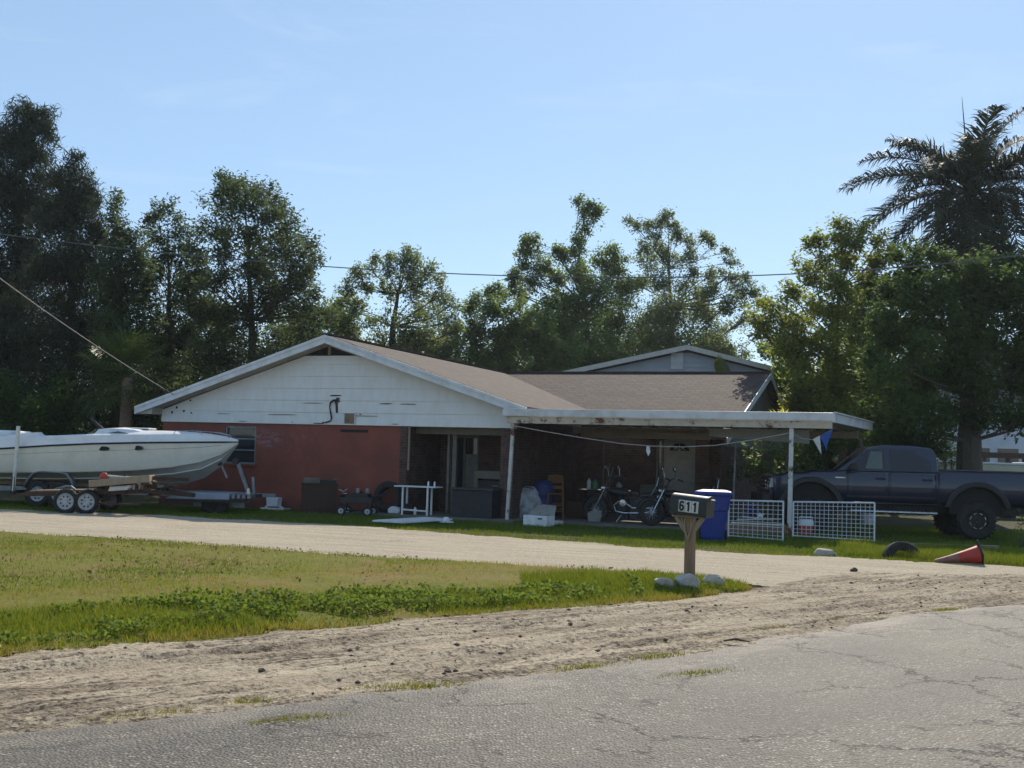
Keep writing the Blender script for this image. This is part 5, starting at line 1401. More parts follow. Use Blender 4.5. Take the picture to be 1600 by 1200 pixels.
mb = MB(); mb.beam(bp(-6.95, CX, .5), bp(bx(368), CX, 1.34), .09, .09); mb.beam(bp(-6.8, CX, .5), bp(-6.85, CX, .95), .07, .07); mb.beam(bp(bx(352), CX, .9), bp(bx(341), CX, 1.28), .05, .05); mb.build('winch_post', M['galv'], tr)
mb = MB(); mb.lathe([(.0, -.1), (.07, -.1), (.07, .1), (0, .1)], 12, Matrix.Translation(bp(bx(340), CX, 1.30)) @ Matrix.Rotation(R(90), 4, 'X')); mb.build('bow_roller', M['rust'], tr)
mb = MB(); mb.lathe([(.0, -.06), (.09, -.06), (.09, .06), (0, .06)], 12, Matrix.Translation(bp(bx(366), CX - .08, 1.36)) @ Matrix.Rotation(R(90), 4, 'X')); mb.build('winch_drum', M['dark_steel'], tr)
mb = MB(); mb.tube([bp(bx(42), CX - 1.42, .42), bp(bx(42) + .03, CX - 1.42, 1.40), bp(bx(42) + .04, CX - 1.42, 2.13)], .05, 10); gpo = mb.build('guide_pole', M['pvc'], tr, smooth=True)
mb = MB(); mb.beam(bp(bx(42), CX - 1.42, .40), bp(bx(42), CX - .62, .40), .07, .07); mb.beam(bp(bx(42), CX - 1.42, .3), bp(bx(42), CX - 1.42, .8), .09, .09, (0, 1, 0)); mb.build('pole_bracket', M['dark_steel'], tr)

# ---------------------------------------------------------------- low utility trailer in front, loaded with scrap
UD = 28.3
def ux(px): return (px - 794.5) * UD / F
ut = thing('utility_trailer', 'rusty tandem flat trailer with silver wheels parked before the speedboat', 'trailer', (ux(150), UD, 0), R(2))
o = ux(150)
mb = MB(); mb.beam((ux(22) - o, .05, .36), (ux(45) - o, .05, .44), .09, .07); mb.beam((ux(45) - o, .05, .44), (ux(238) - o, .05, .60), .09, .11); mb.beam((ux(45) - o, 1.55, .44), (ux(238) - o, 1.55, .60), .09, .11)
for px in (60, 100, 140, 180, 236): mb.beam((ux(px) - o, .05, .44 + (px - 45) * .0008), (ux(px) - o, 1.55, .44 + (px - 45) * .0008), .08, .08)
mb.beam((ux(238) - o, .05, .58), (ux(292) - o, .8, .5), .08, .1); mb.beam((ux(238) - o, 1.55, .58), (ux(292) - o, .8, .5), .08, .1)
for px in (110, 142): mb.beam((ux(px) - o, 0, .33), (ux(px) - o, 1.6, .33), .06, .06)
mb.beam((ux(160) - o, .02, .26), (ux(222) - o, .02, .26), .05, .05)
mb.build('frame', M['rust'], ut)
mb = MB(); mb.beam((ux(50) - o, .8, .51), (ux(134) - o, .8, .57), 1.5, .04); mb.build('deck', M['wood'], ut)
for px in (110, 142):
    for y, mm in ((-.08, RX), (1.68, Matrix.Rotation(R(90), 4, 'X'))):
        wheel_parts(ut, Matrix.Translation((ux(px) - o, y, .30)) @ mm, .30, .2, .205, 8)
mb = MB(); mb.tube([(ux(100) - o, -.1, .62), (ux(108) - o, -.1, .665), (ux(116) - o, -.1, .66), (ux(122) - o, -.1, .59)], .03, 6); mb.build('fender_stub', M['galv'], ut)
for px in (170, 197):
    mb = MB(); mb.beam((ux(px) - o, -.02, .52), (ux(px) - o, -.02, .98), .07, .07, (0, 1, 0)); mb.build('stake', M['rust'], ut)
mb = MB(); mb.beam((ux(228) - o, .0, .55), (ux(228) - o, 0, .72), .05, .05, (0, 1, 0)); mb.beam((ux(238) - o, .0, .92), (ux(290) - o, .3, .90), .04, .09); mb.beam((ux(238) - o, .0, .80), (ux(288) - o, .3, .78), .06, .06); mb.build('side_rail', M['rust'], ut)
def tb(px, py, y=0): 
    return Vector((ux(px), UD + y, 1.65 + (717 + (px - 800) * .03 - py) / (F / UD)))
b1, b2 = tb(147, 755, -.05), tb(239, 747, .0)
mb = MB(); mb.beam(b1, b2, .5, .17); tag(mb.build('timber_beam', M['pale_wood'], bevel=.01), 'long weathered pale timber lying on the rusty trailer stakes', 'timber')
mb = MB(); mb.prism([(ux(173), tb(173, 767).z), (ux(176), tb(173, 759).z), (ux(210), tb(210, 757).z), (ux(203), tb(203, 765).z)], UD - .12, UD + .15); tag(mb.build('white_tub', M['white_plastic'], bevel=.03), 'white plastic tub tipped on the rusty trailer under the timber', 'tub')
t = thing('red_pump', 'small red and chrome pump with a white pipe on top of the timber', 'pump', b1 + Vector((.28, 0, .09)))
mb = MB(); mb.lathe([(0, 0), (.08, .0), (.1, .05), (.1, .13), (.06, .18), (0, .19)], 14); mb.build('body', M['red'], t, smooth=True)
mb = MB(); mb.tube([(.05, 0, .12), (.3, 0, .1), (.7, 0, .08), (1.1, 0, .12)], .025, 7); mb.build('pipe', M['pvc'], t, smooth=True)
t = thing('scrap_heap', 'dark tangle of rusty engine and frame scrap on the trailer front', 'scrap', (ux(190), UD + .5, .45))
g = np.random.default_rng(4)
for i in range(16):
    mb = MB()
    x = g.uniform(-.75, .75); y = g.uniform(-.5, .5); z = g.uniform(0.12, .28)
    if i % 3 == 0: mb.lathe([(0, -.1), (.12, -.1), (.13, -.03), (.1, .08), (.04, .12), (0, .12)], 12, Matrix.Translation((x, y, z)) @ Matrix.Rotation(g.uniform(0, 3), 4, 'X')); nm = 'motor_can'
    elif i % 3 == 1: mb.beam((x - .3, y, z - .1), (x + .3, y + g.uniform(-.2, .2), z + g.uniform(-.1, .2)), .05, .05); nm = 'bar'
    else: mb.box(x - .12, y - .1, z - .12, x + .12, y + .1, z + .1); nm = 'metal_box'
    mb.build(nm, M[['rust', 'dark_steel', 'rust', 'galv', 'dark_steel'][i % 5]], t, bevel=.01)
# aluminium ramp rack ahead of the trailer
rd = 30.3
def rx_(px): return (px - 795) * rd / F
def rz(px, py): return 1.65 + (717 + (px - 800) * .03 - py) / (F / rd)
t = thing('ramp_trailer', 'low blue grey flat motorcycle trailer deck below the boat bow', 'trailer', (rx_(320), rd, 0))
o = rx_(320)
mb = MB(); mb.prism([(rx_(262) - o, rz(262, 778)), (rx_(284) - o, rz(284, 769)), (rx_(362) - o, rz(362, 771)), (rx_(362) - o, rz(362, 780)), (rx_(300) - o, rz(300, 779))], -.1, 1.2); mb.build('deck', worn('blue_grey_deck', (.30, .34, .42), (.2, .22, .26), .5, .3, scale=3), t, bevel=.01)
mb = MB(); mb.beam((rx_(262) - o, -.12, rz(262, 780)), (rx_(398) - o, -.12, rz(398, 783)), .06, .07); mb.beam((rx_(362) - o, .55, rz(362, 775)), (rx_(404) - o, .55, rz(404, 775)), .08, .1); mb.build('frame', M['dark_steel'], t)
mb = MB()
for px in (366, 374, 382, 390): mb.box(rx_(px) - o, -.1, rz(px, 778), rx_(px + 5) - o, .9, rz(px, 772))
mb.build('slat', M['galv'], t)
mb = MB(); mb.tube([(rx_(386) - o, .3, rz(386, 772)), (rx_(386) - o, .3, rz(386, 763))], [.05, .03], 8); mb.build('jack', M['pvc'], t)
mb = MB(); mb.box(rx_(300) - o, .35, rz(300, 791), rx_(380) - o, .45, rz(300, 783)); mb.build('side_plate', M['galv'], t)
for px in (332, 345):
    wheel_parts(t, Matrix.Translation((rx_(px) - o, 0.05, .24)) @ RX, .24, .15, .13, 6, 'dark_steel')
# ---------------------------------------------------------------- lifted dark blue crew cab pickup, nose to the left
TD = 28.1
tx0 = (1523 - 794) * TD / F
truck = thing('pickup_truck', 'lifted dark blue crew cab pickup parked under the shade tree', 'truck', (tx0, TD, .02), R(-4))
WB, RW = -3.98, .47
def arc(cx, cz, r, a0, a1, n=14): return [(cx + r * math.cos(R(a0 + (a1 - a0) * i / n)), cz + r * math.sin(R(a0 + (a1 - a0) * i / n))) for i in range(n + 1)]
zt = 1.63
body_poly = [(-4.98, .95), (-4.72, .80), (WB - .66, .78)] + arc(WB, .62, .66, 166, 14) + [(WB + .66, .78), (-.68, .80)] + arc(0, .62, .66, 164, 16) + [(.66, .84), (1.30, .90), (1.42, 1.0), (1.42, 1.66), (-.86, 1.66), (-.875, 1.60), (-3.42, 1.57), (-3.6, 1.585), (-4.55, 1.50), (-4.88, 1.42), (-4.99, 1.25)]
mb = MB(); mb.prism(body_poly, .05, 1.96); mb.build('body', M['truck_blue'], truck, bevel=.05, seg=3, smooth=True)
# cab: sides lean in
def cabloop(y, inset):
    return [(-3.42, y, 1.57), (-2.72 + inset, y + (inset if y < 1 else -inset), 2.17), (-2.2, y + (inset if y < 1 else -inset), 2.245), (-1.5, y + (inset if y < 1 else -inset), 2.25), (-1.02, y + (inset if y < 1 else -inset), 2.20), (-.95, y + (.06 if y < 1 else -.06), 2.05), (-.885, y, 1.58)]
a, b = cabloop(.03, .16), cabloop(1.97, .16)
mb = MB(); n = len(a); mb.add(a + b, [tuple(range(n)), tuple(range(2 * n - 1, n - 1, -1))] + [(i, n + i, n + (i + 1) % n, (i + 1) % n) for i in range(n)])
mb.build('cab', M['truck_blue'], truck, bevel=.045, seg=3, smooth=True)
# side glass set just proud of the leaning cab side
def side_pt(x, z, out=.012):
    t_ = max(0, min(1, (z - 1.57) / .62)); return (x, .03 + .155 * t_ - out, z)
def pane(name, pts, mat, th=.012):
    mb = MB(); f = [side_pt(x, z) for x, z in pts]; bk = [side_pt(x, z, -.004) for x, z in pts]; k = len(f)
    mb.add(f + bk, [tuple(range(k)), tuple(range(2 * k - 1, k - 1, -1))] + [(i, k + i, k + (i + 1) % k, (i + 1) % k) for i in range(k)])
    return mb.build(name, M[mat], truck)
pane('side_window', [(-3.08, 1.64), (-2.18, 1.63), (-2.18, 2.12), (-2.62, 2.11)], 'tint_glass')
mb = MB(); f = [side_pt(x, z, .016) for x, z in ((-2.66, 1.66), (-2.24, 1.65), (-2.24, 2.09), (-2.52, 2.08))]; bk = [side_pt(x, z, .010) for x, z in ((-2.66, 1.66), (-2.24, 1.65), (-2.24, 2.09), (-2.52, 2.08))]
mb.add(f + bk, [(0, 1, 2, 3), (7, 6, 5, 4), (0, 4, 5, 1), (1, 5, 6, 2), (2, 6, 7, 3), (3, 7, 4, 0)])
mb.build('lit_view_pane', mat_glass('painted_view_glass', (.10, .13, .11), .08), truck)  # opaque greenish pane: lit foliage beyond the cab painted into its colour
pane('side_window', [(-2.06, 1.63), (-1.08, 1.64), (-1.10, 2.12), (-2.06, 2.13)], 'tint_glass')
# windshield and rear glass
mb = MB(); mb.add([(-3.405, .22, 1.60), (-2.78, .32, 2.13), (-2.78, 1.68, 2.13), (-3.405, 1.78, 1.60), (-3.415, .22, 1.615), (-2.79, .32, 2.145), (-2.79, 1.68, 2.145), (-3.415, 1.78, 1.615)], [(0, 1, 2, 3), (7, 6, 5, 4), (0, 4, 5, 1), (1, 5, 6, 2), (2, 6, 7, 3), (3, 7, 4, 0)]); mb.build('windshield', M['tint_glass'], truck)
# bodysides with a barrel curve, doors set a little proud of them
def side_y(z): return -.035 + .085 * ((z - 1.22) / .45) ** 2
def skin(name, test, x0, x1, z0, z1, out, parent, nx=90, nz=14, mat='truck_blue'):
    xs_ = [x0 + (x1 - x0) * i / nx for i in range(nx + 1)]; zs_ = [z0 + (z1 - z0) * k / nz for k in range(nz + 1)]
    mb = MB(); idx = {}
    for i in range(nx):
        for k in range(nz):
            cx_, cz_ = (xs_[i] + xs_[i + 1]) / 2, (zs_[k] + zs_[k + 1]) / 2
            if not test(cx_, cz_): continue
            q = []
            for a_, b_ in ((i, k), (i + 1, k), (i + 1, k + 1), (i, k + 1)):
                if (a_, b_) not in idx:
                    idx[(a_, b_)] = len(mb.v); mb.v.append(Vector((xs_[a_], side_y(zs_[b_]) - out, zs_[b_])))
                q.append(idx[(a_, b_)])
            mb.f.append(tuple(q))
    return mb.build(name, M[mat], parent, smooth='all', solid=.008)
bp_ = [(x, z) for x, z in body_poly]
def in_body(x, z):
    if (x - WB) ** 2 + (z - .62) ** 2 < .70 ** 2 or x ** 2 + (z - .62) ** 2 < .70 ** 2: return False
    return bool(inside(np.array([x]), np.array([z]), bp_)[0])
skin('body_side', in_body, -4.9, 1.38, .84, 1.63, .02, truck)
for x0, x1, hx in ((-3.12, -2.13, -2.32), (-2.10, -.98, -1.2)):
    dr = skin('door', lambda x, z: True, x0, x1, .87, 1.575, .034, truck, 8, 14)
    mb = MB(); mb.box(hx - .12, side_y(1.42) - .075, 1.40, hx + .12, side_y(1.42) - .036, 1.45); mb.build('handle', M['black_trim'], dr, bevel=.012)
    mb = MB(); mb.box(x0, side_y(1.0) - .05, .96, x1, side_y(1.0) - .028, 1.0); mb.build('rub_strip', M['black_trim'], dr)
mb = MB(); mb.box(-.93, -.062, .86, -.905, .02, 1.60); mb.build('bed_gap', M['black'], truck)
mb = MB(); mb.prism([(-3.14, 1.60), (-3.02, 1.78), (-2.9, 1.80), (-2.86, 1.62)], -.20, -.02); mb.build('mirror', M['black_trim'], truck, bevel=.03)
mb = MB(); mb.box(-.84, .02, 1.655, 1.40, .12, 1.695); mb.box(-.84, 1.88, 1.655, 1.40, 1.98, 1.695); mb.box(1.3, .12, 1.655, 1.4, 1.88, 1.695); mb.build('bed_rail', M['truck_blue'], truck, bevel=.012)
mb = MB(); mb.box(-.8, .13, 1.652, 1.29, 1.87, 1.664); mb.build('bed_liner', M['black'], truck)
# flares
for cx in (WB, 0):
    for yy in (-.12, 1.98):
        mb = MB(); o_ = arc(cx, .62, .80, 168, 12, 18); i_ = arc(cx, .62, .655, 168, 12, 18)
        mb.prism(o_ + i_[::-1], yy, yy + .12); mb.build('fender_flare', M['black_trim'], truck, bevel=.03, seg=3, smooth=True)
for cx in (WB, 0):
    mb = MB(); mb.prism(arc(cx, .62, .645, 180, 0, 18), .03, 1.97); mb.build('wheel_well', M['black'], truck)
for cx in (WB, 0):
    for y, mm in ((.12, RX), (1.88, Matrix.Rotation(R(90), 4, 'X'))):
        wheel_parts(truck, Matrix.Translation((cx, y, RW)) @ mm, RW, .32, .245, 6, 'black_trim')
# bright rim windows on the near rear wheel
mb = MB()
for k in range(8):
    a = 2 * math.pi * (k + .5) / 8
    p = Vector((math.cos(a) * .185, -.075, RW + math.sin(a) * .185)); tdir = Vector((-math.sin(a), 0, math.cos(a)))
    mb.beam(p - tdir * .038, p + tdir * .038, .016, .028, (0, 1, 0))
mb.build('rim_accent', M['chrome'], truck)
mb = MB(); mb.tube([(-3.05, -.10, .62), (-.98, -.10, .61)], .042, 10); mb.build('running_board', M['chrome'], truck, smooth=True)
mb = MB()
for x in (-2.8, -2.0, -1.2): mb.beam((x, -.08, .62), (x, .2, .78), .04, .04)
mb.build('board_bracket', M['black_trim'], truck)
mb = MB(); mb.box(-3.40, side_y(1.42) - .034, 1.405, -3.16, 0.01, 1.435); mb.build('fender_badge', M['chrome'], truck)
# nose
mb = MB(); mb.box(-5.0, .42, 1.02, -4.955, 1.58, 1.36); mb.build('grille', M['black_trim'], truck, bevel=.02)
mb = MB()
for z in (1.1, 1.19, 1.28): mb.box(-5.02, .45, z - .02, -4.99, 1.55, z + .02)
mb.build('grille_bar', M['chrome'], truck)
for y0 in (.02, 1.6):
    mb = MB(); mb.prism([(-5.0, 1.12), (-4.70, 1.14), (-4.72, 1.38), (-4.94, 1.36)], y0 - .02 if y0 < 1 else y0, y0 + .36 if y0 < 1 else y0 + .42); mb.build('headlight', worn('headlight_lens', (.45, .46, .45), (.3, .3, .3), .15), truck, bevel=.02)
mb = MB(); mb.box(-5.16, .0, .72, -4.93, 2.0, .98); mb.build('front_bumper', M['black_trim'], truck, bevel=.05)
mb = MB(); mb.box(1.38, .02, .74, 1.58, 1.98, .92); mb.build('rear_bumper', M['black_trim'], truck, bevel=.04)
mb = MB(); mb.beam((WB, .2, .5), (WB, 1.8, .5), .12, .12); mb.beam((0, .2, .47), (0, 1.8, .47), .14, .14); mb.beam((-4.6, .45, .68), (1.3, .45, .70), .1, .16); mb.beam((-4.6, 1.55, .68), (1.3, 1.55, .70), .1, .16); mb.build('chassis', M['black_trim'], truck)
mb = MB(); mb.box(1.36, -.004, 1.2, 1.425, .12, 1.52); mb.build('tail_light', M['red'], truck, bevel=.015)

def bucket(name, label, loc, r, h, mat, lid=None, cat='bucket'):
    t = thing(name, label, cat, loc)
    mb = MB(); mb.lathe([(r * .82, 0), (r * .96, h * .92), (r * 1.03, h * .93), (r * 1.03, h), (r * .93, h), (r * .8, .02), (0, .02)], 20); mb.build('pail', M[mat], t, smooth=True)
    mb = MB(); mb.tube([(r * math.cos(a), -.02, h * .95 + .6 * r * math.sin(a) * (1 if not lid else .25)) for a in [math.pi * i / 10 for i in range(11)]], .006, 5); mb.build('handle', M['galv'], t)
    if lid:
        mb = MB(); mb.lathe([(0, h + .03), (r * .9, h + .03), (r * 1.08, h + .01), (r * 1.08, h - .03), (r * .9, h)], 20); mb.build('lid', M[lid], t, smooth=True)
    return t
p = gp(1390, 826); bucket('bucket', 'small white bucket on the ground under the pickup', (p.x, p.y + 2, 0), .20, .36, 'white_plastic')
# ---------------------------------------------------------------- mailbox
mb_at = gp(1077, 913); mb_at.z = .06
mail = thing('mailbox', 'black mailbox numbered 611 on a braced wooden post', 'mailbox', mb_at, R(-34))
mb = MB(); mb.box(-.06, -.06, -.1, .06, .06, .86); mb.build('post', M['post_wood'], mail, bevel=.008)
mb = MB(); mb.beam((0, -.03, .60), (-.20, -.03, .86), .06, .045, (0, 1, 0)); mb.beam((0, -.03, .60), (.20, -.03, .86), .06, .045, (0, 1, 0))
mb.beam((0, -.078, .56), (-.10, -.078, .86), .02, .03, (0, 1, 0)); mb.beam((0, -.078, .56), (.10, -.078, .86), .02, .03, (0, 1, 0)); mb.beam((-.045, -.078, .67), (-.05, -.078, .86), .018, .02, (0, 1, 0)); mb.beam((.045, -.078, .67), (.05, -.078, .86), .018, .02, (0, 1, 0))
mb.build('brace', M['pale_wood'], mail, bevel=.004)
mb = MB(); mb.box(-.23, -.10, .86, .23, .10, .885); mb.build('platform', M['post_wood'], mail)
tilt = Matrix.Translation((0, 0, .887)) @ Matrix.Rotation(R(4), 4, 'Y')
prof = [(-.125, 0), (.125, 0), (.13, .19)] + [(.13 * math.cos(a), .19 + .095 * math.sin(a)) for a in [math.pi * i / 12 for i in range(1, 12)]] + [(-.13, .19)]
mb = MB(); mb.M = tilt; n = len(prof)
mb.add([(-.27, y, z) for y, z in prof] + [(.27, y, z) for y, z in prof], [tuple(range(n - 1, -1, -1)), tuple(range(n, 2 * n))] + [(i, (i + 1) % n, n + (i + 1) % n, n + i) for i in range(n)])
mb.build('box', M['mailbox'], mail, bevel=.006, smooth=True)
mb = MB(); mb.M = tilt; pr = [(y * 1.04, z * 1.02) for y, z in prof]
mb.add([(.262, y, z) for y, z in pr] + [(.285, y, z) for y, z in pr], [tuple(range(n - 1, -1, -1)), tuple(range(n, 2 * n))] + [(i, (i + 1) % n, n + (i + 1) % n, n + i) for i in range(n)])
dr = mb.build('door', M['mailbox'], mail, bevel=.005)
mb = MB(); mb.M = tilt; mb.box(.28, -.05, .235, .34, .03, .25); mb.box(.28, -.02, .2, .30, .0, .25); mb.build('latch', M['galv'], dr)
mb = MB(); mb.M = tilt; mb.box(-.13, -.1375, .045, .165, -.1285, .205); plate = mb.build('number_plate', M['sticker'], mail)
mb = MB(); mb.M = tilt
for x in (-.033, .066): mb.box(x - .002, -.1385, .045, x + .002, -.1376, .205)
mb.build('tile_gap', M['black_ink'], plate)
def digit(ch, cx):
    mb = MB(); mb.M = tilt; y0, y1, w = -.1425, -.1376, .026
    def stroke(pts):
        for (xa, za), (xb, zb) in zip(pts[:-1], pts[1:]):
            d = Vector((xb - xa, 0, zb - za)); L = d.length; d /= L; e = d * .004
            mb.beam((cx + xa - e.x, (y0 + y1) / 2, .125 + za - e.z), (cx + xb + e.x, (y0 + y1) / 2, .125 + zb + e.z), y1 - y0, w, (0, 1, 0)) if False else mb.prism([
                (cx + xa - d.z * w / 2 - e.x, .125 + za + d.x * w / 2 - e.z), (cx + xa + d.z * w / 2 - e.x, .125 + za - d.x * w / 2 - e.z),
                (cx + xb + d.z * w / 2 + e.x, .125 + zb - d.x * w / 2 + e.z), (cx + xb - d.z * w / 2 + e.x, .125 + zb + d.x * w / 2 + e.z)], y0 - .0002 * len(mb.f) / 6, y1)
    if ch == '1': stroke([(0.004, -.062), (0.004, .062)]); stroke([(.0, .05), (-.022, .034)])
    else:
        stroke([(.024, .040), (.016, .054), (0, .058), (-.016, .052), (-.024, .036), (-.025, 0), (-.024, -.034), (-.016, -.052), (0, -.058), (.016, -.052), (.024, -.034), (.024, -.012), (.014, .004), (0, .008), (-.014, .002)])
    return mb.build('digit', M['black_ink'], plate)
for i, ch in enumerate('611'): digit(ch, -.081 + i * .099)
def rock(name, label, loc, sx, sy, sz, seed, mat='rock', group=None):
    q = np.random.default_rng(seed); mb = MB(); rows = []
    nu, nv = 12, 16
    for i in range(nu + 1):
        th = math.pi * i / nu; r_ = []
        for k in range(nv):
            ph = 2 * math.pi * k / nv
            r_.append((math.sin(th) * math.cos(ph), math.sin(th) * math.sin(ph), math.cos(th)))
        rows.append(r_)
    dirs = q.normal(size=(16, 3)); dirs /= np.linalg.norm(dirs, axis=1)[:, None]; cuts = q.uniform(.5, .88, 16)
    out = []
    for r_ in rows:
        o = []
        for p in r_:
            v = np.array(p); f = 1.
            for d, c in zip(dirs, cuts):
                dp = v @ d
                if dp * f > c: f = c / dp
            f *= 1 + q.normal(0, .012)
            o.append((v[0] * f * sx, v[1] * f * sy, v[2] * f * sz))
        out.append(o)
    mb.sheet(out, closed=True)
    o = mb.build(name, M[mat], smooth=False); o.location = loc
    return tag(o, label, 'rock', group)
def on(px, py, z=0): 
    p = gp(px, py, z); return p
p = gp(1075, 924); rock('rock', 'large grey angular rock leaning against the mailbox post', (p.x, p.y, .12), .24, .16, .16, 3)
p = gp(1037, 923); rock('rock', 'pale rounded rock left of the mailbox post', (p.x, p.y, .09), .16, .12, .11, 4, 'pale_rock')
p = gp(1112, 921); rock('rock', 'pale flat lime rock right of the mailbox post', (p.x, p.y, .10), .18, .13, .11, 5, 'pale_rock')
p = gp(1286, 869); rock('rock', 'long grey rock at the drive edge below the mesh panel', (p.x, p.y, .06), .31, .15, .12, 6)
p = gp(1333, 893, .02); rock('dirt_clod', 'black clod lying alone on the sand drive', (p.x, p.y, .045), .075, .05, .045, 7, 'dirt_clod')
for i, (px, py, s, lb) in enumerate(((700, 1055, .03, 'dark stone on the shoulder, leftmost of three in a row'), (712, 1054, .022, 'dark stone on the shoulder between two others'), (750, 1055, .024, 'dark stone on the shoulder, rightmost of three in a row'), (1040, 1004, .02, 'small stone on the shoulder below the mailbox'), (408, 1053, .028, 'lone dark stone on the left shoulder'))):
    p = gp(px, py, .05); rock('stone', lb, (p.x, p.y, .075), s * 1.3, s, s * .9, 30 + i, 'dirt_clod', 'stones on the shoulder')
p = gp(1150, 1006, .06)
mb = MB(); mb.tube([(p.x - .11, p.y, .085), (p.x, p.y + .02, .10), (p.x + .12, p.y - .02, .085)], [.008, .012, .006], 6); tag(mb.build('stick', M['bark']), 'short dark stick lying at the asphalt edge', 'stick')

# ---------------------------------------------------------------- fallen traffic cone and half buried tyre
a, b_ = gp(1461, 881), gp(1530, 884)
t = thing('traffic_cone', 'faded orange traffic cone lying on its side at the drive edge', 'cone', (a.x, a.y, 0))
ax = (Vector((b_.x, b_.y, .20)) - Vector((a.x, a.y, .045)))
L = ax.length; q = ax.to_track_quat('Z', 'Y').to_matrix().to_4x4(); T0 = Matrix.Translation((0, 0, .045)) @ q
mb = MB(); mb.lathe([(.02, -.0), (.035, .0), (.06, L * .28)], 22, T0); mb.build('tip', M['cone_grey'], t, smooth=True)
mb = MB(); mb.lathe([(.06, L * .28), (.11, L * .66)], 22, T0); mb.build('sleeve', M['cone_grey'], t, smooth=True)
mb = MB(); mb.lathe([(.11, L * .66), (.165, L), (.155, L), (.10, L * .66)], 22, T0); mb.build('cone_body', M['cone_orange'], t, smooth=True)
mb = MB(); mb.lathe([(.062, L * .30), (.1115, L * .66)], 22, T0 @ Matrix.Translation((0, 0, .004)) ); mb.build('orange_band', M['cone_orange'], t, smooth=True)
mb = MB(); mb.M = T0 @ Matrix.Rotation(R(45), 4, 'Z') @ Matrix.Rotation(0, 4, 'Z'); mb.box(-.19, -.19, L, .19, .19, L + .035); mb.build('base', M['black_trim'], t, bevel=.02)
p = gp(1410, 873)
mb = MB(); Rt = .40; w = .22
def torus_tyre(mb, Rr, w, M4, n=36):
    mb.lathe([(Rr * .60, -w * .42), (Rr * .70, -w * .5), (Rr * .9, -w * .5), (Rr * .985, -w * .36), (Rr, 0), (Rr * .985, w * .36), (Rr * .9, w * .5), (Rr * .70, w * .5), (Rr * .60, w * .42), (Rr * .58, 0), (Rr * .60, -w * .42)], n, M4, False)
torus_tyre(mb, Rt, w, Matrix.Translation((0, 0, -.07)) @ Matrix.Rotation(R(8), 4, 'Z') @ Matrix.Rotation(R(78), 4, 'X'))
o = mb.build('tyre', M['rubber'], smooth=True); o.location = (p.x, p.y, 0); tag(o, 'old black tyre half buried in the weeds beside the fallen cone', 'tyre')
p0, p1 = gp(1405, 855), gp(1560, 861)
mb = MB(); mb.beam((p0.x, p0.y, .05), (p1.x, p1.y, .07), .14, .09); tag(mb.build('ground_timber', M['pale_wood'], bevel=.01), 'pale timber edging lying in the grass behind the cone', 'timber')

# ---------------------------------------------------------------- blue wheeled bin
p = gp(1117, 846)
t = thing('wheelie_bin', 'large blue wheeled bin beside the mesh panels', 'bin', (p.x, p.y + .28, 0), R(-12))
def tub(rows_, mb): 
    rr = []
    for (w_, d_, z, oy) in rows_:
        rr.append([(-w_ + .04, -d_ + oy, z), (w_ - .04, -d_ + oy, z), (w_, -d_ + .04 + oy, z), (w_, d_ - .04 + oy, z), (w_ - .04, d_ + oy, z), (-w_ + .04, d_ + oy, z), (-w_, d_ - .04 + oy, z), (-w_, -d_ + .04 + oy, z)])
    mb.sheet(rr, closed=True); mb.add(rr[0], [tuple(range(7, -1, -1))]); mb.add(rr[-1], [tuple(range(8))])
mb = MB(); tub([(.235, .22, .03, 0), (.245, .24, .10, 0), (.305, .29, .64, 0), (.34, .32, .68, 0), (.375, .35, .98, 0), (.385, .36, 1.0, 0)], mb); mb.build('bin_body', M['blue_plastic'], t, bevel=.012)
mb = MB(); tub([(.405, .39, 1.0, 0), (.41, .395, 1.04, 0), (.39, .37, 1.075, 0), (.25, .24, 1.11, 0)], mb); lid = mb.build('lid', M['blue_plastic'], t, bevel=.012)
mb = MB(); mb.tube([(-.25, .38, 1.0), (-.25, .44, 1.04), (.25, .44, 1.04), (.25, .38, 1.0)], .018, 7); mb.build('handle', M['blue_plastic'], t)
mb = MB(); mb.prism([(-.12, .66), (.12, .66), (.20, .80), (-.20, .80)], -.345, -.30); mb.build('grab_ledge', M['blue_plastic'], t, bevel=.01)
for x in (-.29, .29):
    mb = MB(); mb.lathe([(0, -.03), (.10, -.03), (.12, -.02), (.12, .02), (.10, .03), (0, .03)], 18, Matrix.Translation((x * .96, .24, .12)) @ Matrix.Rotation(R(90), 4, 'Y')); mb.build('wheel', M['rubber'], t, smooth=True)

# ---------------------------------------------------------------- white mesh gate panels
def mesh_panel(label, pl, pr, zl, zr, nx, nz, wl=True):
    a, b_ = Vector(pl), Vector(pr)
    t = thing('mesh_panel', label, 'panel', a, 0, 'white wire mesh panels')
    d = b_ - a; d.z = 0
    def P(u, v): return d * u + Vector((0, 0, .03 + v * (zl * (1 - u) + zr * u)))
    mb = MB()
    for u in ((0, 1) if wl else (1,)): mb.tube([P(u, -.02), P(u, 1)], .020, 7)
    mb.tube([P(0, 1), P(1, 1)], .020, 7); mb.tube([P(0, 0.02), P(1, .02)], .014, 7)
    mb.build('frame', M['white_plastic'], t)
    mb = MB()
    for i in range(1, nx): mb.tube([P(i / nx, .02), P(i / nx, 1)], .006, 4)
    for k in range(1, nz): mb.tube([P(0, k / nz), P(1, k / nz)], .006, 4)
    mb.build('wire_grid', M['white_plastic'], t)
A, B = gp(1138, 840), gp(1223, 847)
mesh_panel('shorter white wire mesh panel leaning beside the blue bin', (A.x, A.y, 0), (B.x, B.y, 0), .82, .86, 11, 9)
A, B = gp(1239, 840), gp(1366, 848)
mesh_panel('longer white wire mesh panel right of the carport post', (A.x, A.y, 0), (B.x, B.y, 0), .81, .87, 18, 9)
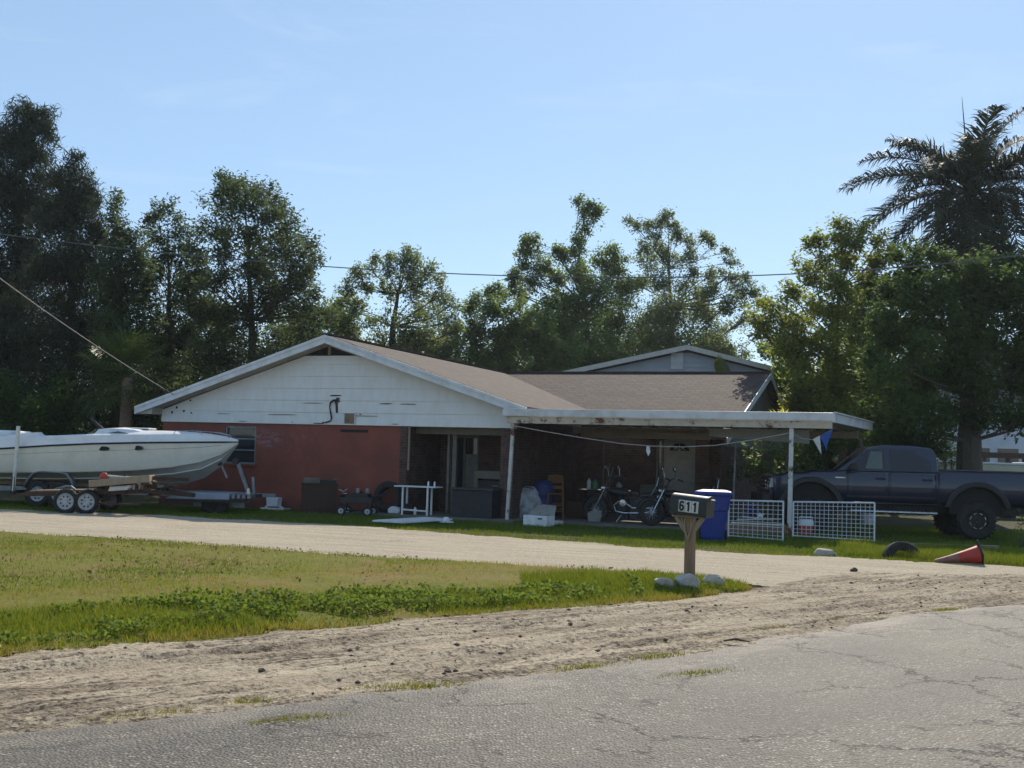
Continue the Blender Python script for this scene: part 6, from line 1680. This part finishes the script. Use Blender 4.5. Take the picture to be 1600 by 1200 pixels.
p = gp(1174, 826); bucket('bucket', 'blue bucket behind the shorter mesh panel', (p.x, p.y, .28), .17, .36, 'blue_plastic')
p = gp(1174, 832); mb = MB(); mb.box(-.3, -.25, 0, .3, .25, .27); o = mb.build('crate', M['wood'], bevel=.01); o.location = (p.x, p.y + .3, 0); tag(o, 'low wooden crate under the blue bucket behind the mesh panel', 'crate')
# pale boards piled behind the short panel
g = np.random.default_rng(12)
for i, (x0, y0, x1, y1, z, lb) in enumerate(((1142, 834, 1222, 838, .27, 'long pale board at the bottom of the pile behind the mesh panel'), (1152, 832, 1218, 833, .32, 'bent pale board in the middle of the pile behind the mesh panel'), (1160, 830, 1206, 833, .37, 'short pale board on top of the pile behind the mesh panel'))):
    a, b_ = gp(x0, y0), gp(x1, y1)
    mb = MB(); mb.beam((a.x, a.y, z), (b_.x, b_.y, z + (.0, .03, -.04)[i]), .12, .03); tag(mb.build('board', M['pvc'], bevel=.004), lb, 'board', 'boards behind the mesh panel')
a = gp(1180, 834)
mb = MB(); mb.box(-.75, -.2, 0, .75, .2, .245); o = mb.build('low_bench', M['wood'], bevel=.01); o.location = (a.x, a.y + .12, 0); tag(o, 'low dark bench carrying the pale boards behind the mesh panel', 'bench')
mb = MB()
pts = []
for i in range(11):
    a_ = 2 * math.pi * i / 11; f = .12 if i % 2 else .05
    pts.append((math.cos(a_) * f, math.sin(a_) * f * .6 + .05))
mb.prism(pts, -.05, .05); o = mb.build('crumpled_bag', M['white_plastic'], bevel=.012); o.location = (a.x + .12, a.y, .40); tag(o, 'crumpled white bag on the pale boards behind the mesh panel', 'bag')
p = gp(1261, 838)
t = thing('cooler', 'red cooler jug with a white lid behind the longer mesh panel', 'cooler', (p.x, p.y + .12, 0))
mb = MB(); mb.lathe([(.15, 0), (.165, .02), (.17, .24), (.165, .25)], 20); mb.build('jug', M['red'], t, smooth=True)
mb = MB(); mb.lathe([(.165, .25), (.18, .26), (.18, .36), (.15, .40), (0, .41)], 20); mb.build('lid', M['white_plastic'], t, smooth=True)
mb = MB(); mb.tube([(-.17, 0, .3), (-.15, 0, .46), (.15, 0, .46), (.17, 0, .3)], .012, 6); mb.build('handle', M['white_plastic'], t)

# ---------------------------------------------------------------- porch clutter
def local(px, py, z=0):
    p = gp(px, py, z); return p
# wooden cabinet with open dark front
p = hw(6.3, -1.25)
t = thing('wooden_cabinet', 'brown wooden cabinet with open dark side and boards on top', 'cabinet', p, -YAW + R(32))
mb = MB(); mb.box(-.48, -.02, 0, .48, .0, .80); mb.box(-.48, .62, 0, .48, .64, .80); mb.box(-.48, 0, 0, -.455, .62, .80); mb.box(-.455, 0, .06, .44, .62, .08); mb.box(-.455, .3, .08, .40, .32, .78); mb.build('case', M['cabinet_wood'], t)
mb = MB(); mb.box(-.50, -.04, .80, .50, .66, .83); mb.build('top', M['cabinet_wood'], t, bevel=.006)
mb = MB(); mb.box(.42, .02, .1, .44, .60, .78); mb.build('shelf_back', M['black'], t)
mb = MB(); mb.box(-.35, -.032, .12, .30, -.02, .74); mb.build('side_panel', M['cabinet_wood'], t, bevel=.008)
for i, (x, y, w_, d_, h_, mat, lb, rz) in enumerate(((-.22, .1, .42, .2, .14, 'concrete', 'pale grey block on the cabinet top, leftmost of its clutter', 8), (.2, .2, .5, .26, .10, 'dark_steel', 'dark flat tray on the cabinet top between two pale blocks', -6), (.42, .30, .12, .2, .13, 'concrete', 'narrow pale block at the right edge of the cabinet top', 4))):
    mb = MB(); mb.box(-w_ / 2, -d_ / 2, 0, w_ / 2, d_ / 2, h_); o = mb.build('block' if i != 1 else 'tray', M[mat], bevel=.015)
    o.matrix_world = Matrix.Translation(p) @ Matrix.Rotation(-YAW + R(32), 4, 'Z') @ Matrix.Translation((x, y, .832)) @ Matrix.Rotation(R(rz), 4, 'Z'); tag(o, lb, 'block' if i != 1 else 'tray')
# white appliance part by the wall
p = hw(4.35, -.45)
t = thing('white_bin', 'small white plastic bin on a white tray by the red wall', 'bin', p, -YAW)
mb = MB(); mb.prism([(-.17, .10), (.17, .10), (.20, .36), (-.20, .36)], -.12, .12); mb.build('bin_body', M['white_plastic'], t, bevel=.02)
mb = MB(); mb.prism([(-.3, .0), (.42, .0), (.46, .06), (-.34, .06)], -.2, .2); mb.build('tray', M['white_plastic'], t, bevel=.02)
mb = MB(); mb.beam((-.28, 0, .06), (-.17, 0, .14), .06, .05); mb.beam((.3, 0, .06), (.18, 0, .12), .06, .05); mb.build('bracket', M['pvc'], t)
# black wheeled cart with junk
c0 = gp(556, 807)
t = thing('garden_cart', 'black wheeled garden cart loaded with dark junk beside the cabinet', 'cart', (c0.x, c0.y, .0), -YAW + .25)
mb = MB(); mb.box(-.48, 0, .34, .42, .55, .37); mb.box(-.48, 0, .37, -.46, .55, .55); mb.box(.40, 0, .37, .42, .55, .55); mb.box(-.46, 0, .37, .40, .02, .50); mb.box(-.46, .53, .37, .40, .55, .50); mb.build('tray', M['black_plastic'], t, bevel=.01)
mb = MB(); mb.tube([(-.4, .05, .12), (-.4, .05, .34)], .02, 6); mb.tube([(.3, .05, .12), (.3, .05, .34)], .02, 6); mb.tube([(-.4, .5, .12), (-.4, .5, .34)], .02, 6); mb.tube([(.3, .5, .12), (.3, .5, .34)], .02, 6); mb.tube([(-.45, .27, .14), (.35, .27, .14)], .02, 6); mb.tube([(.42, .1, .5), (.78, .1, .66), (.78, .45, .66), (.42, .45, .5)], .014, 6); mb.tube([(.42, .1, .38), (.72, .1, .40)], .014, 6); mb.build('frame', M['dark_steel'], t)
for x, y in ((-.40, -.04), (.32, -.04), (-.40, .58), (.32, .58)):
    mb = MB(); mb.lathe([(.055, -.025), (.12, -.03), (.135, -.015), (.135, .015), (.12, .03), (.055, .025)], 18, Matrix.Translation((x, y, .135)) @ RX); wl = mb.build('wheel', M['rubber'], t, smooth=True)
    mb = MB(); mb.lathe([(0, -.02), (.06, -.034), (.075, -.028), (.055, 0)], 14, Matrix.Translation((x, y, .135)) @ RX); mb.build('hub', M['rim_silver'], wl, smooth=True)
def cart_item(name, label, cat, f, loc):
    o = f(); o.matrix_world = Matrix.Translation(t.location) @ Matrix.Rotation(-YAW + .25, 4, 'Z') @ Matrix.Translation(loc); return tag(o, label, cat)
def f1():
    mb = MB(); mb.box(-.30, -.18, 0, .30, .18, .24); mb.lathe([(0, .24), (.1, .24), (.1, .3), (0, .32)], 12); return mb.build('engine_block', M['dark_steel'], bevel=.03)
cart_item('engine_block', 'dark engine block sitting in the black garden cart', 'engine', f1, (.0, .27, .372))
def f2():
    mb = MB(); mb.tube([(-.12, 0, 0.06), (0, 0, .0), (.12, 0, .08)], .016, 6); mb.tube([(-.02, .02, -.05), (.10, .02, -.05)], .02, 6); return mb.build('chrome_bracket', M['chrome'])
cart_item('chrome_bracket', 'bent bright bracket lying over the left end of the cart', 'bracket', f2, (-.40, .1, .64))
for i, x in enumerate((.02, .14)):
    def f3():
        mb = MB(); mb.lathe([(.03, 0), (.05, .01), (.052, .12), (.03, .14), (0, .14)], 12); return mb.build('paint_tin', M['galv'], smooth=True)
    cart_item('paint_tin', ('left' if i == 0 else 'right') + ' one of two small pale tins on the engine block in the cart', 'tin', f3, (x - .02 + .14 * (i), .12, .612))
# big tyre leaning at the wall end with a white helmet shape
p = hw(7.92, -.28, .02)
mb = MB(); torus_tyre(mb, .43, .26, Matrix.Translation((0, 0, .43)) @ Matrix.Rotation(R(-20), 4, 'Z') @ Matrix.Rotation(R(82), 4, 'X'))
o = mb.build('tyre', M['rubber'], smooth=True); o.location = p + Vector((0, 0, .06)); tag(o, 'big black tyre leaning against the end of the red wall', 'tyre')
p = hw(8.25, -.55, .08)
t = thing('bin_bag', 'small white and black bin bag pile in front of the leaning tyre', 'bag', p, -YAW)
mb = MB(); mb.prism([(-.15, 0), (.18, 0), (.22, .1), (.1, .17), (-.05, .2), (-.16, .12)], -.12, .12); mb.build('bag', M['white_plastic'], t, bevel=.03)
mb = MB(); mb.prism([(.2, 0), (.52, 0), (.45, .2), (.3, .3), (.2, .16)], -.1, .15); mb.build('dark_bag', M['black_plastic'], t, bevel=.04)
mb = MB(); mb.lathe([(.04, 0), (.04, .16), (.015, .2), (0, .2)], 10, Matrix.Translation((.62, 0, 0))); mb.build('bottle', M['pvc'], t, smooth=True)
# white table with folding legs
p = hw(8.95, -.55, .075)
t = thing('white_table', 'slim white folding table on the porch slab', 'table', p, -YAW + .06)
mb = MB(); mb.box(-.60, -.28, .74, .60, .28, .775); mb.build('tabletop', M['white_plastic'], t, bevel=.008)
for x, y in ((-.36, -.22), (-.42, .22), (.36, -.22), (.30, .22)):
    mb = MB(); mb.beam((x, y, 0), (x, y, .74), .045, .045, (0, 1, 0)); mb.build('leg', M['white_plastic'], t)
mb = MB(); mb.beam((-.36, -.22, .14), (.36, -.22, .12), .03, .04); mb.build('stretcher', M['white_plastic'], t)
mb = MB(); mb.beam((.30, -.2, 0.08), (.38, -.2, .6), .02, .02, (0, 1, 0)); mb.build('brace', M['galv'], t)
for i, (x, lb) in enumerate(((.30, 'left of two small white bottles on the white table'), (.48, 'right of two small white bottles on the white table'))):
    mb = MB(); mb.lathe([(.022, 0), (.026, .01), (.026, .09), (.015, .115), (.015, .14), (0, .142)], 12); o = mb.build('bottle', M['white_plastic'], smooth=True)
    o.matrix_world = Matrix.Translation(p) @ Matrix.Rotation(-YAW + .06, 4, 'Z') @ Matrix.Translation((x, -.05, .775)); tag(o, lb, 'bottle', 'bottles on the white table')
mb = MB(); a, b_ = hw(9.2, 2.0, .1), hw(9.05, 2.15, 1.5)
mb.beam(hw(9.62, 1.2, .1), hw(9.42, 1.5, 1.72), .03, .05); tag(mb.build('leaning_pole', M['trim_tan']), 'tan pole leaning by the porch post behind the white table', 'pole')
# white door panel lying flat
c = [gp(597, 811, .05), gp(688, 806, .05), gp(672, 816, .05), gp(622, 822, .05)]
A, B = gp(612, 817, .06), gp(690, 812, .06)
d = (B - A); ang = math.atan2(d.y, d.x)
t = thing('fallen_door', 'white panelled door lying flat in the grass before the porch', 'door panel', ((A.x + B.x) / 2, (A.y + B.y) / 2, .06), ang)
Lh = d.length / 2
mb = MB(); mb.box(-Lh, -.32, 0, Lh, .55, .04); mb.build('slab', M['white_plastic'], t, bevel=.005)
mb = MB()
for i in range(4):
    x0 = -Lh + .1 + i * (2 * Lh - .1) / 4; mb.box(x0, -.24, .04, x0 + (2 * Lh - .1) / 4 - .1, .47, .052)
mb.build('inset_panel', worn('shaded_white_panel', (.58, .60, .64), (.5, .5, .5), .5), t, bevel=.012)
p = gp(697, 818); t = thing('plastic_scrap', 'small white dome shaped plastic scrap in the grass by the fallen door', 'scrap', (p.x, p.y, .03))
mb = MB(); mb.lathe([(.2, 0), (.19, .02), (.09, .03), (.075, .11), (.04, .13), (0, .135)], 16); mb.build('dome', M['white_plastic'], t, smooth=True)
# dresser, grill and dark chest at the right of the porch
p = hw(10.55, 1.4, .075)
t = thing('dresser', 'pale framed dresser with dark drawers standing deep in the porch', 'dresser', p, -YAW)
mb = MB(); mb.box(-.75, -.2, 0, -.63, .2, 1.22); mb.box(-.63, -.2, 1.0, .45, .2, 1.22); mb.box(.40, -.2, 0, .45, .2, 1.0); mb.build('frame', M['trim_tan'], t, bevel=.008)
for k in range(3):
    mb = MB(); mb.box(-.62, -.17, .05 + k * .31, .40, .15, .33 + k * .31); dw = mb.build('drawer', M['dark_steel'], t, bevel=.01)
    mb = MB(); mb.box(-.2, -.19, .18 + k * .31, 0, -.17, .20 + k * .31); mb.build('handle', M['galv'], dw)
p = hw(10.6, -.35, .075)
t = thing('dark_chest', 'dark storage chest with a flat lid beside the carport post', 'chest', p, -YAW)
mb = MB(); mb.box(-.62, -.3, 0, .55, .3, .72); mb.build('chest_body', worn('dark_chest_paint', (.022, .024, .028), (.016, .016, .017), .6), t, bevel=.02)
mb = MB(); mb.box(-.66, -.34, .72, .59, .34, .78); mb.build('lid', worn('dark_chest_lid', (.035, .038, .045), (.025, .025, .025), .5), t, bevel=.015)
mb = MB(); mb.box(-.62, -.312, .36, .55, -.30, .38); mb.box(-.3, -.325, .6, .2, -.30, .64); mb.build('strap', M['dark_steel'], t)
# grey tarp heap draped over a rounded appliance
p = gp(824, 813)
t = thing('tarp_heap', 'dirty grey tarp crumpled over a rounded load behind the carport post', 'tarp', (p.x - .16, p.y + .22, 0), -YAW + .25)
rows = []; g = np.random.default_rng(6)
for i in range(15):
    u = i / 14; r_ = []
    for k in range(25):
        v = k / 24; x = -.56 + 1.14 * v
        top_ = .90 * (1 - max(0, (v - .72) / .28) ** 2.4 * .45) * (1 - max(0, (.06 - v) / .06) * .2)
        fold = .07 * math.sin(v * 15 + u * 9) * (1 - u) + .13 * float(fbm(np.array([v * 7.]), np.array([u * 6.]), 3)[0] - .5) * 2
        if u < .6: z = top_ * (u / .6); y = -.36 + .10 * (u / .6) + fold - .16 * (1 - u / .6)
        else: z = top_ + .02 * math.sin((u - .6) * 8); y = -.26 + (u - .6) / .4 * .55
        r_.append((x + .03 * math.sin(u * 9 + v * 3), y, max(.0, z)))
    rows.append(r_)
mb = MB(); mb.sheet(rows); mb.build('sheet', M['tarp'], t, smooth='all', solid=.01)
mb = MB(); mb.tube([(-.54, -.27, .905), (0, -.275, .915), (.30, -.27, .88), (.48, -.28, .74), (.58, -.3, .45)], .014, 6); mb.build('black_edge', M['black_plastic'], t)
mb = MB(); mb.prism([(-.44, 0), (.44, 0), (.46, .55), (.3, .78), (-.42, .80)], -.2, .28); mb.build('load', M['dark_steel'], t, bevel=.05)
mb = MB(); mb.beam((-.32, -.44, .70), (-.02, -.50, .05), .014, .014); mb.build('tie', M['black_plastic'], t)
# white box with grey flaps
p = gp(842, 822)
t = thing('white_box', 'open white carton with a grey flap on the grass before the tarp', 'box', (p.x, p.y + .12, 0), -.55)
mb = MB()
for b in ((-.34, -.2, 0, .34, -.19, .26), (-.34, .19, 0, .34, .2, .26), (-.34, -.19, 0, -.33, .19, .26), (.33, -.19, 0, .34, .19, .26), (-.33, -.19, 0, .33, .19, .01)): mb.box(*b)
mb.build('carton', M['white_plastic'], t, bevel=.003)
mb = MB(); mb.add([(-.30, .18, .25), (.34, .18, .25), (.30, .35, .50), (-.10, .38, .52), (-.42, .3, .36)], [(0, 1, 2, 3, 4)]); mb.build('flap', M['grey_cloth'], t, solid=.012)
mb = MB(); mb.box(.08, -.205, .17, .2, -.2, .205); mb.build('hand_hole', M['black'], t)
p = gp(873, 820); mb = MB(); mb.box(-.12, -.06, 0, .12, .06, .10); o = mb.build('small_carton', M['sticker'], bevel=.01); o.location = (p.x, p.y + .1, .0); o.rotation_euler = (0, 0, -.3); tag(o, 'small whitish carton lying right of the open white carton', 'carton')
# blue drum behind
p = hw(11.95, 1.1, .07)
t = thing('blue_drum', 'blue plastic drum standing behind the tarp heap', 'drum', p)
mb = MB(); mb.lathe([(.26, 0), (.285, .02), (.285, .3), (.295, .32), (.285, .34), (.285, .62), (.295, .64), (.285, .66), (.28, .9), (.24, .95)], 24); mb.build('shell', M['blue_dark'], t, smooth=True)
mb = MB(); mb.lathe([(.24, .95), (.26, .96), (.26, 1.0), (.2, 1.03), (0, 1.03)], 24); mb.build('lid', M['blue_dark'], t, smooth=True)
# bar stool
p = hw(12.35, .9, .07)
t = thing('bar_stool', 'tall orange brown wooden bar stool under the carport', 'stool', p, -YAW + .35)
mb = MB(); mb.box(-.22, -.21, .66, .22, .21, .70); mb.build('seat', M['stool_wood'], t, bevel=.015)
mb = MB()
for i in range(2): mb.box(-.2, .18, .80 + i * .16, .2, .205, .90 + i * .16)
mb.prism([(-.22, 1.05), (.22, 1.05), (.2, 1.17), (0, 1.2), (-.2, 1.17)], .17, .21); mb.build('backrest', M['stool_wood'], t, bevel=.008)
for x, y, dx in ((-.19, -.18, -.04), (.19, -.18, .04), (-.19, .18, -.04), (.19, .18, .04)):
    mb = MB(); mb.beam((x + dx, y * 1.15, 0), (x, y, .66 if y < 0 else 1.1), .042, .042, (0, 1, 0)); mb.build('leg', M['stool_wood'], t)
mb = MB()
for z in (.22, .38):
    mb.beam((-.21, -.19, z), (.21, -.19, z), .03, .03); mb.beam((-.21, .19, z + .05), (.21, .19, z + .05), .03, .03); mb.beam((-.21, -.19, z + .03), (-.21, .19, z + .03), .03, .03); mb.beam((.21, -.19, z + .03), (.21, .19, z + .03), .03, .03)
mb.build('stretcher', M['stool_wood'], t)
# tools leaning in the dark
for i, (X, Y, lean, h, mat, nm, lb) in enumerate(((12.9, 3.4, .12, 1.5, 'galv', 'rake', 'grey handled rake leaning left of the motorcycle'), (13.1, 2.6, -.25, 1.35, 'blue_dark', 'broom', 'dark blue handled broom leaning behind the motorcycle front'), (12.75, 4.0, .02, 1.6, 'trim_tan', 'shovel', 'tan handled shovel against the dark porch wall'))):
    a, b_ = hw(X, Y, .08), hw(X + lean * 1.4, Y + .5, h)
    t = thing(nm, lb, nm, a); mb = MB(); mb.tube([Vector((0, 0, .2)), b_ - a], .018, 6); mb.build('handle', M[mat], t)
    mb = MB(); mb.box(-.16, -.03, 0, .16, .03, .2); mb.build('head', M['dark_steel'], t, bevel=.01)
p = hw(13.55, .75, .07)
t = thing('cardboard_scrap', 'crumpled brownish cardboard lying left of the motorcycle wheel', 'cardboard', p)
mb = MB(); mb.add([(-.2, -.1, 0), (.1, -.15, .0), (.2, 0, .28), (-.05, .1, .32), (-.22, .05, .2)], [(0, 1, 2), (0, 2, 3), (0, 3, 4)]); mb.build('flap', M['grey_cloth'], t, solid=.01)
p = hw(14.1, 4.6, .07)
mb = MB(); mb.box(-.35, -.2, 0, .35, .2, .95); o = mb.build('storage_box', worn('dull_tan_box', (.15, .14, .12), (.1, .1, .09), .8), bevel=.02); o.location = p; o.rotation_euler = (0, 0, -YAW); tag(o, 'dull tan box standing behind the motorcycle left of the entry door', 'box')

# ---------------------------------------------------------------- cruiser motorcycle, front wheel to the left
pm = hw(14.35, .75, .07)
bike = thing('motorcycle', 'black and chrome cruiser motorcycle side on, left of the mailbox', 'motorcycle', pm, -YAW - .12, 'motorcycles under the carport')
def bike_wheel(x, r, w):
    mb = MB(); torus_tyre(mb, r, w, Matrix.Translation((x, 0, r)) @ RX, 30); wh = mb.build('wheel', M['rubber'], bike, smooth=True)
    mb = MB(); mb.lathe([(r * .62, -.03), (r * .66, -.045), (r * .66, .045), (r * .62, .03), (r * .62, -.03)], 26, Matrix.Translation((x, 0, r)) @ RX, False)
    for k in range(14):
        a = 2 * math.pi * k / 14; mb.tube([(x, .0, r), (x + math.cos(a) * r * .64, (-1) ** k * .02, r + math.sin(a) * r * .64)], .006, 4)
    mb.lathe([(0, -.07), (.05, -.07), (.05, .07), (0, .07)], 12, Matrix.Translation((x, 0, r)) @ RX); mb.build('rim', M['rim_silver'], wh, smooth=True)
bike_wheel(-.82, .33, .13); bike_wheel(.80, .32, .17)
mb = MB()
for sg in (-1, 1): mb.tube([(-.82, sg * .09, .33), (-.52, sg * .09, .92)], [.03, .025], 8)
mb.build('fork', M['chrome'], bike, smooth=True)
def fender(cx, r, a0, a1, w):
    rows = []
    for i in range(13):
        a = R(a0 + (a1 - a0) * i / 12); c, s = math.cos(a), math.sin(a)
        rows.append([(cx + c * (r - .03), -w, r * 0 + .33 + s * (r - .03)), (cx + c * r, -w * .6, .33 + s * r), (cx + c * (r + .01), 0, .33 + s * (r + .01)), (cx + c * r, w * .6, .33 + s * r), (cx + c * (r - .03), w, .33 + s * (r - .03))])
    mb = MB(); mb.sheet(rows); return mb.build('fender', M['black_trim'], bike, smooth=True, solid=.008)
fender(-.82, .40, 165, 40, .09); fender(.80, .41, 165, -5, .12)
mb = MB(); mb.tube([(.80 + .42 * math.cos(R(a)), -.02, .33 + .425 * math.sin(R(a))) for a in range(160, 20, -14)], .014, 6); mb.build('fender_trim', M['chrome'], bike)
rows = []
for x, w_, h_ in ((-.50, .04, .02), (-.42, .12, .08), (-.25, .16, .12), (-.05, .14, .11), (.10, .08, .06), (.16, .03, .02)):
    rows.append([(x, math.cos(a) * w_, .78 - x * .10 + math.sin(a) * h_) for a in [2 * math.pi * k / 14 for k in range(14)]])
mb = MB(); mb.sheet(rows, closed=True); mb.add(rows[0], [tuple(range(14))]); mb.add(rows[-1], [tuple(range(13, -1, -1))]); mb.build('tank', M['black_trim'], bike, smooth=True)
rows = []
for x, w_, z in ((.10, .08, .74), (.22, .15, .70), (.42, .17, .68), (.52, .15, .74), (.70, .12, .77), (.92, .10, .76)):
    rows.append([(x, -w_, z - .06), (x, -w_ * .9, z), (x, 0, z + .03), (x, w_ * .9, z), (x, w_, z - .06)])
mb = MB(); mb.sheet(rows); mb.build('saddle', M['black_plastic'], bike, smooth=True, solid=.05)
mb = MB(); mb.tube([(.75, -.12, .72), (.92, -.12, 1.0), (.96, -.1, 1.22)], .014, 6); mb.tube([(.75, .12, .72), (.92, .12, 1.0), (.96, .1, 1.22)], .014, 6); mb.tube([(.96, -.1, 1.22), (.97, 0, 1.26), (.96, .1, 1.22)], .014, 6); sb = mb.build('sissy_bar', M['chrome'], bike)
mb = MB(); mb.box(.90, -.1, .98, .95, .1, 1.24); mb.build('back_pad', M['black_plastic'], sb, bevel=.02)
mb = MB(); mb.tube([(-.5, 0, .92), (-.45, -.12, 1.02), (-.42, -.2, 1.18), (-.34, -.36, 1.22), (-.16, -.42, 1.15)], .016, 7); mb.tube([(-.5, 0, .92), (-.45, .12, 1.02), (-.42, .2, 1.18), (-.34, .36, 1.22), (-.16, .42, 1.15)], .016, 7); hb = mb.build('handlebar', M['chrome'], bike, smooth=True)
mb = MB()
for sg in (-1, 1): mb.tube([(-.28, sg * .38, 1.2), (-.14, sg * .43, 1.14)], .022, 8)
mb.build('grip', M['rubber'], hb)
for sg in (-1, 1):
    mb = MB(); mb.tube([(-.33, sg * .36, 1.22), (-.36, sg * .4, 1.42)], .008, 5); mb.lathe([(0, 0), (.06, .0), (.065, .015), (.05, .03), (0, .032)], 14, Matrix.Translation((-.38, sg * .42, 1.44)) @ Matrix.Rotation(R(-90), 4, 'Y')); mb.build('mirror', M['chrome'], bike, smooth=True)
mb = MB(); mb.lathe([(0, 0), (.04, .01), (.09, .06), (.105, .14), (.1, .16)], 18, Matrix.Translation((-.50, 0, .88)) @ Matrix.Rotation(R(-90), 4, 'Y')); hl = mb.build('headlight', M['chrome'], bike, smooth=True)
mb = MB(); mb.lathe([(.095, .155), (.06, .175), (0, .18)], 18, Matrix.Translation((-.50, 0, .88)) @ Matrix.Rotation(R(-90), 4, 'Y')); mb.build('lens', M['window_glass'], hl, smooth=True)
mb = MB(); mb.lathe([(.14, -.12), (.15, -.10), (.15, .10), (.14, .12), (0, .12)], 16, Matrix.Translation((-.05, 0, .38)) @ RX); mb.lathe([(0, -.13), (.12, -.13), (.14, -.12)], 16, Matrix.Translation((-.05, 0, .38)) @ RX)
for a in (-22, 24):
    M4 = Matrix.Translation((-.05, 0, .42)) @ Matrix.Rotation(R(a), 4, 'Y')
    for k in range(7): mb.lathe([(.07, .06 + k * .035), (.085, .065 + k * .035), (.085, .08 + k * .035), (.07, .085 + k * .035)], 12, M4)
    mb.lathe([(.06, .05), (.06, .32), (0, .33)], 12, M4)
mb.build('engine', M['dark_steel'], bike, smooth=True)
mb = MB(); mb.lathe([(0, -.16), (.09, -.155), (.1, -.13), (.1, -.11)], 16, Matrix.Translation((.0, -.02, .52)) @ RX); mb.build('air_cleaner', M['chrome'], bike, smooth=True)
mb = MB(); mb.tube([(-.12, -.1, .56), (-.24, -.15, .46), (-.2, -.18, .3), (.05, -.19, .26), (.4, -.2, .27), (.95, -.21, .31)], [.025, .028, .03, .035, .045, .05], 9); mb.tube([(.06, -.1, .58), (.12, -.16, .5), (.3, -.2, .40), (.9, -.22, .42)], [.025, .028, .035, .045], 9); mb.build('exhaust', M['chrome'], bike, smooth=True)
mb = MB(); mb.tube([(-.5, 0, .85), (-.42, 0, .5), (-.3, 0, .26), (.35, 0, .26), (.5, 0, .5), (.2, 0, .66), (-.45, 0, .78)], .022, 7); mb.tube([(.35, -.1, .28), (.80, -.1, .32)], .025, 7); mb.tube([(.35, .1, .28), (.80, .1, .32)], .025, 7); mb.build('frame', M['black_trim'], bike)
mb = MB(); mb.box(.35, -.26, .42, .85, -.14, .68); mb.build('saddlebag', M['black_plastic'], bike, bevel=.05, seg=3)
mb = MB(); mb.tube([(-.33, -.2, .3), (-.38, -.34, .3)], .02, 6); mb.tube([(-.05, -.16, .2), (-.12, -.3, .02)], .014, 6); mb.build('foot_peg', M['chrome'], bike)
mb = MB(); mb.lathe([(0, 0), (.04, .005), (.045, .03), (.03, .05), (0, .055)], 12, Matrix.Translation((1.20, 0, .62)) @ Matrix.Rotation(R(90), 4, 'Y')); mb.build('tail_light', M['red'], bike, smooth=True)

b2 = copy_tree(bike)
b2.location = hw(15.95, .35, .07); b2.rotation_euler = (0, 0, -YAW + .62)
b2['label'] = 'second cruiser motorcycle partly hidden behind the mailbox and blue bin'
# workbench with cans in the gloom behind the first motorcycle
p = hw(13.2, 2.7, .07)
t = thing('workbench', 'dark cluttered workbench behind the motorcycle handlebars', 'bench', p, -YAW)
mb = MB(); mb.box(-.7, -.3, .74, .7, .3, .79); mb.build('bench_top', M['dark_steel'], t, bevel=.006)
for x in (-.64, .64):
    for y in (-.24, .24):
        mb = MB(); mb.box(x - .03, y - .03, 0, x + .03, y + .03, .74); mb.build('leg', M['dark_steel'], t)
for X, Y, r, h, mat, nm, lb, cat in ((12.95, 2.55, .09, .28, 'green_glass', 'green_jug', 'green jug on the dark workbench', 'jug'), (13.3, 2.5, .1, .2, 'red', 'red_can', 'red can on the dark workbench right of the green jug', 'can'), (13.6, 2.7, .08, .24, 'galv', 'metal_tin', 'grey metal tin at the right end of the dark workbench', 'tin'), (12.72, 2.7, .06, .3, 'white_plastic', 'white_bottle', 'white bottle at the left end of the dark workbench', 'bottle')):
    mb = MB(); mb.lathe([(r * .9, 0), (r, .01), (r, h * .75), (r * .45, h * .88), (r * .4, h), (0, h)], 16); o = mb.build(nm, M[mat], smooth=True); o.location = hw(X, Y, .862); tag(o, lb, cat)
for X, Y, sx, sy, sz, mat, rz, lb in ((12.55, 2.0, .5, .4, .45, 'cabinet_wood', .2, 'brown carton on the floor left of the workbench'), (13.0, 2.0, .4, .35, .3, 'dark_steel', -.2, 'low dark carton on the floor before the workbench'), (13.75, 3.3, .45, .4, .75, 'grey_cloth', .1, 'tall grey carton on the floor right of the workbench'), (15.5, 4.3, .35, .3, .5, 'dark_steel', .3, 'dark carton before the brick pier right of the door')):
    mb = MB(); mb.box(-sx / 2, -sy / 2, 0, sx / 2, sy / 2, sz); mb.beam((-sx / 2, -.02, sz + .004), (sx / 2, -.02, sz + .004), .05, .006); o = mb.build('carton', M[mat], bevel=.012); o.location = hw(X, Y, .07); o.rotation_euler = (0, 0, -YAW + rz); tag(o, lb, 'carton')
# ---------------------------------------------------------------- humid air between the camera and the trees
def haze_box():
    n = NT('humid_air')
    v = n.n('ShaderNodeVolumePrincipled')
    v.inputs['Color'].default_value = (.80, .90, 1, 1); v.inputs['Density'].default_value = .00022; v.inputs['Anisotropy'].default_value = .45
    n.l(v.outputs[0], n.out.inputs['Volume'])
    mb = MB(); mb.box(-130, -20, -1.2, 130, 140, 22); o = mb.build('haze', n.m)
    tag(o, 'thin pale humid air over the yards', kind='stuff')
haze_box()
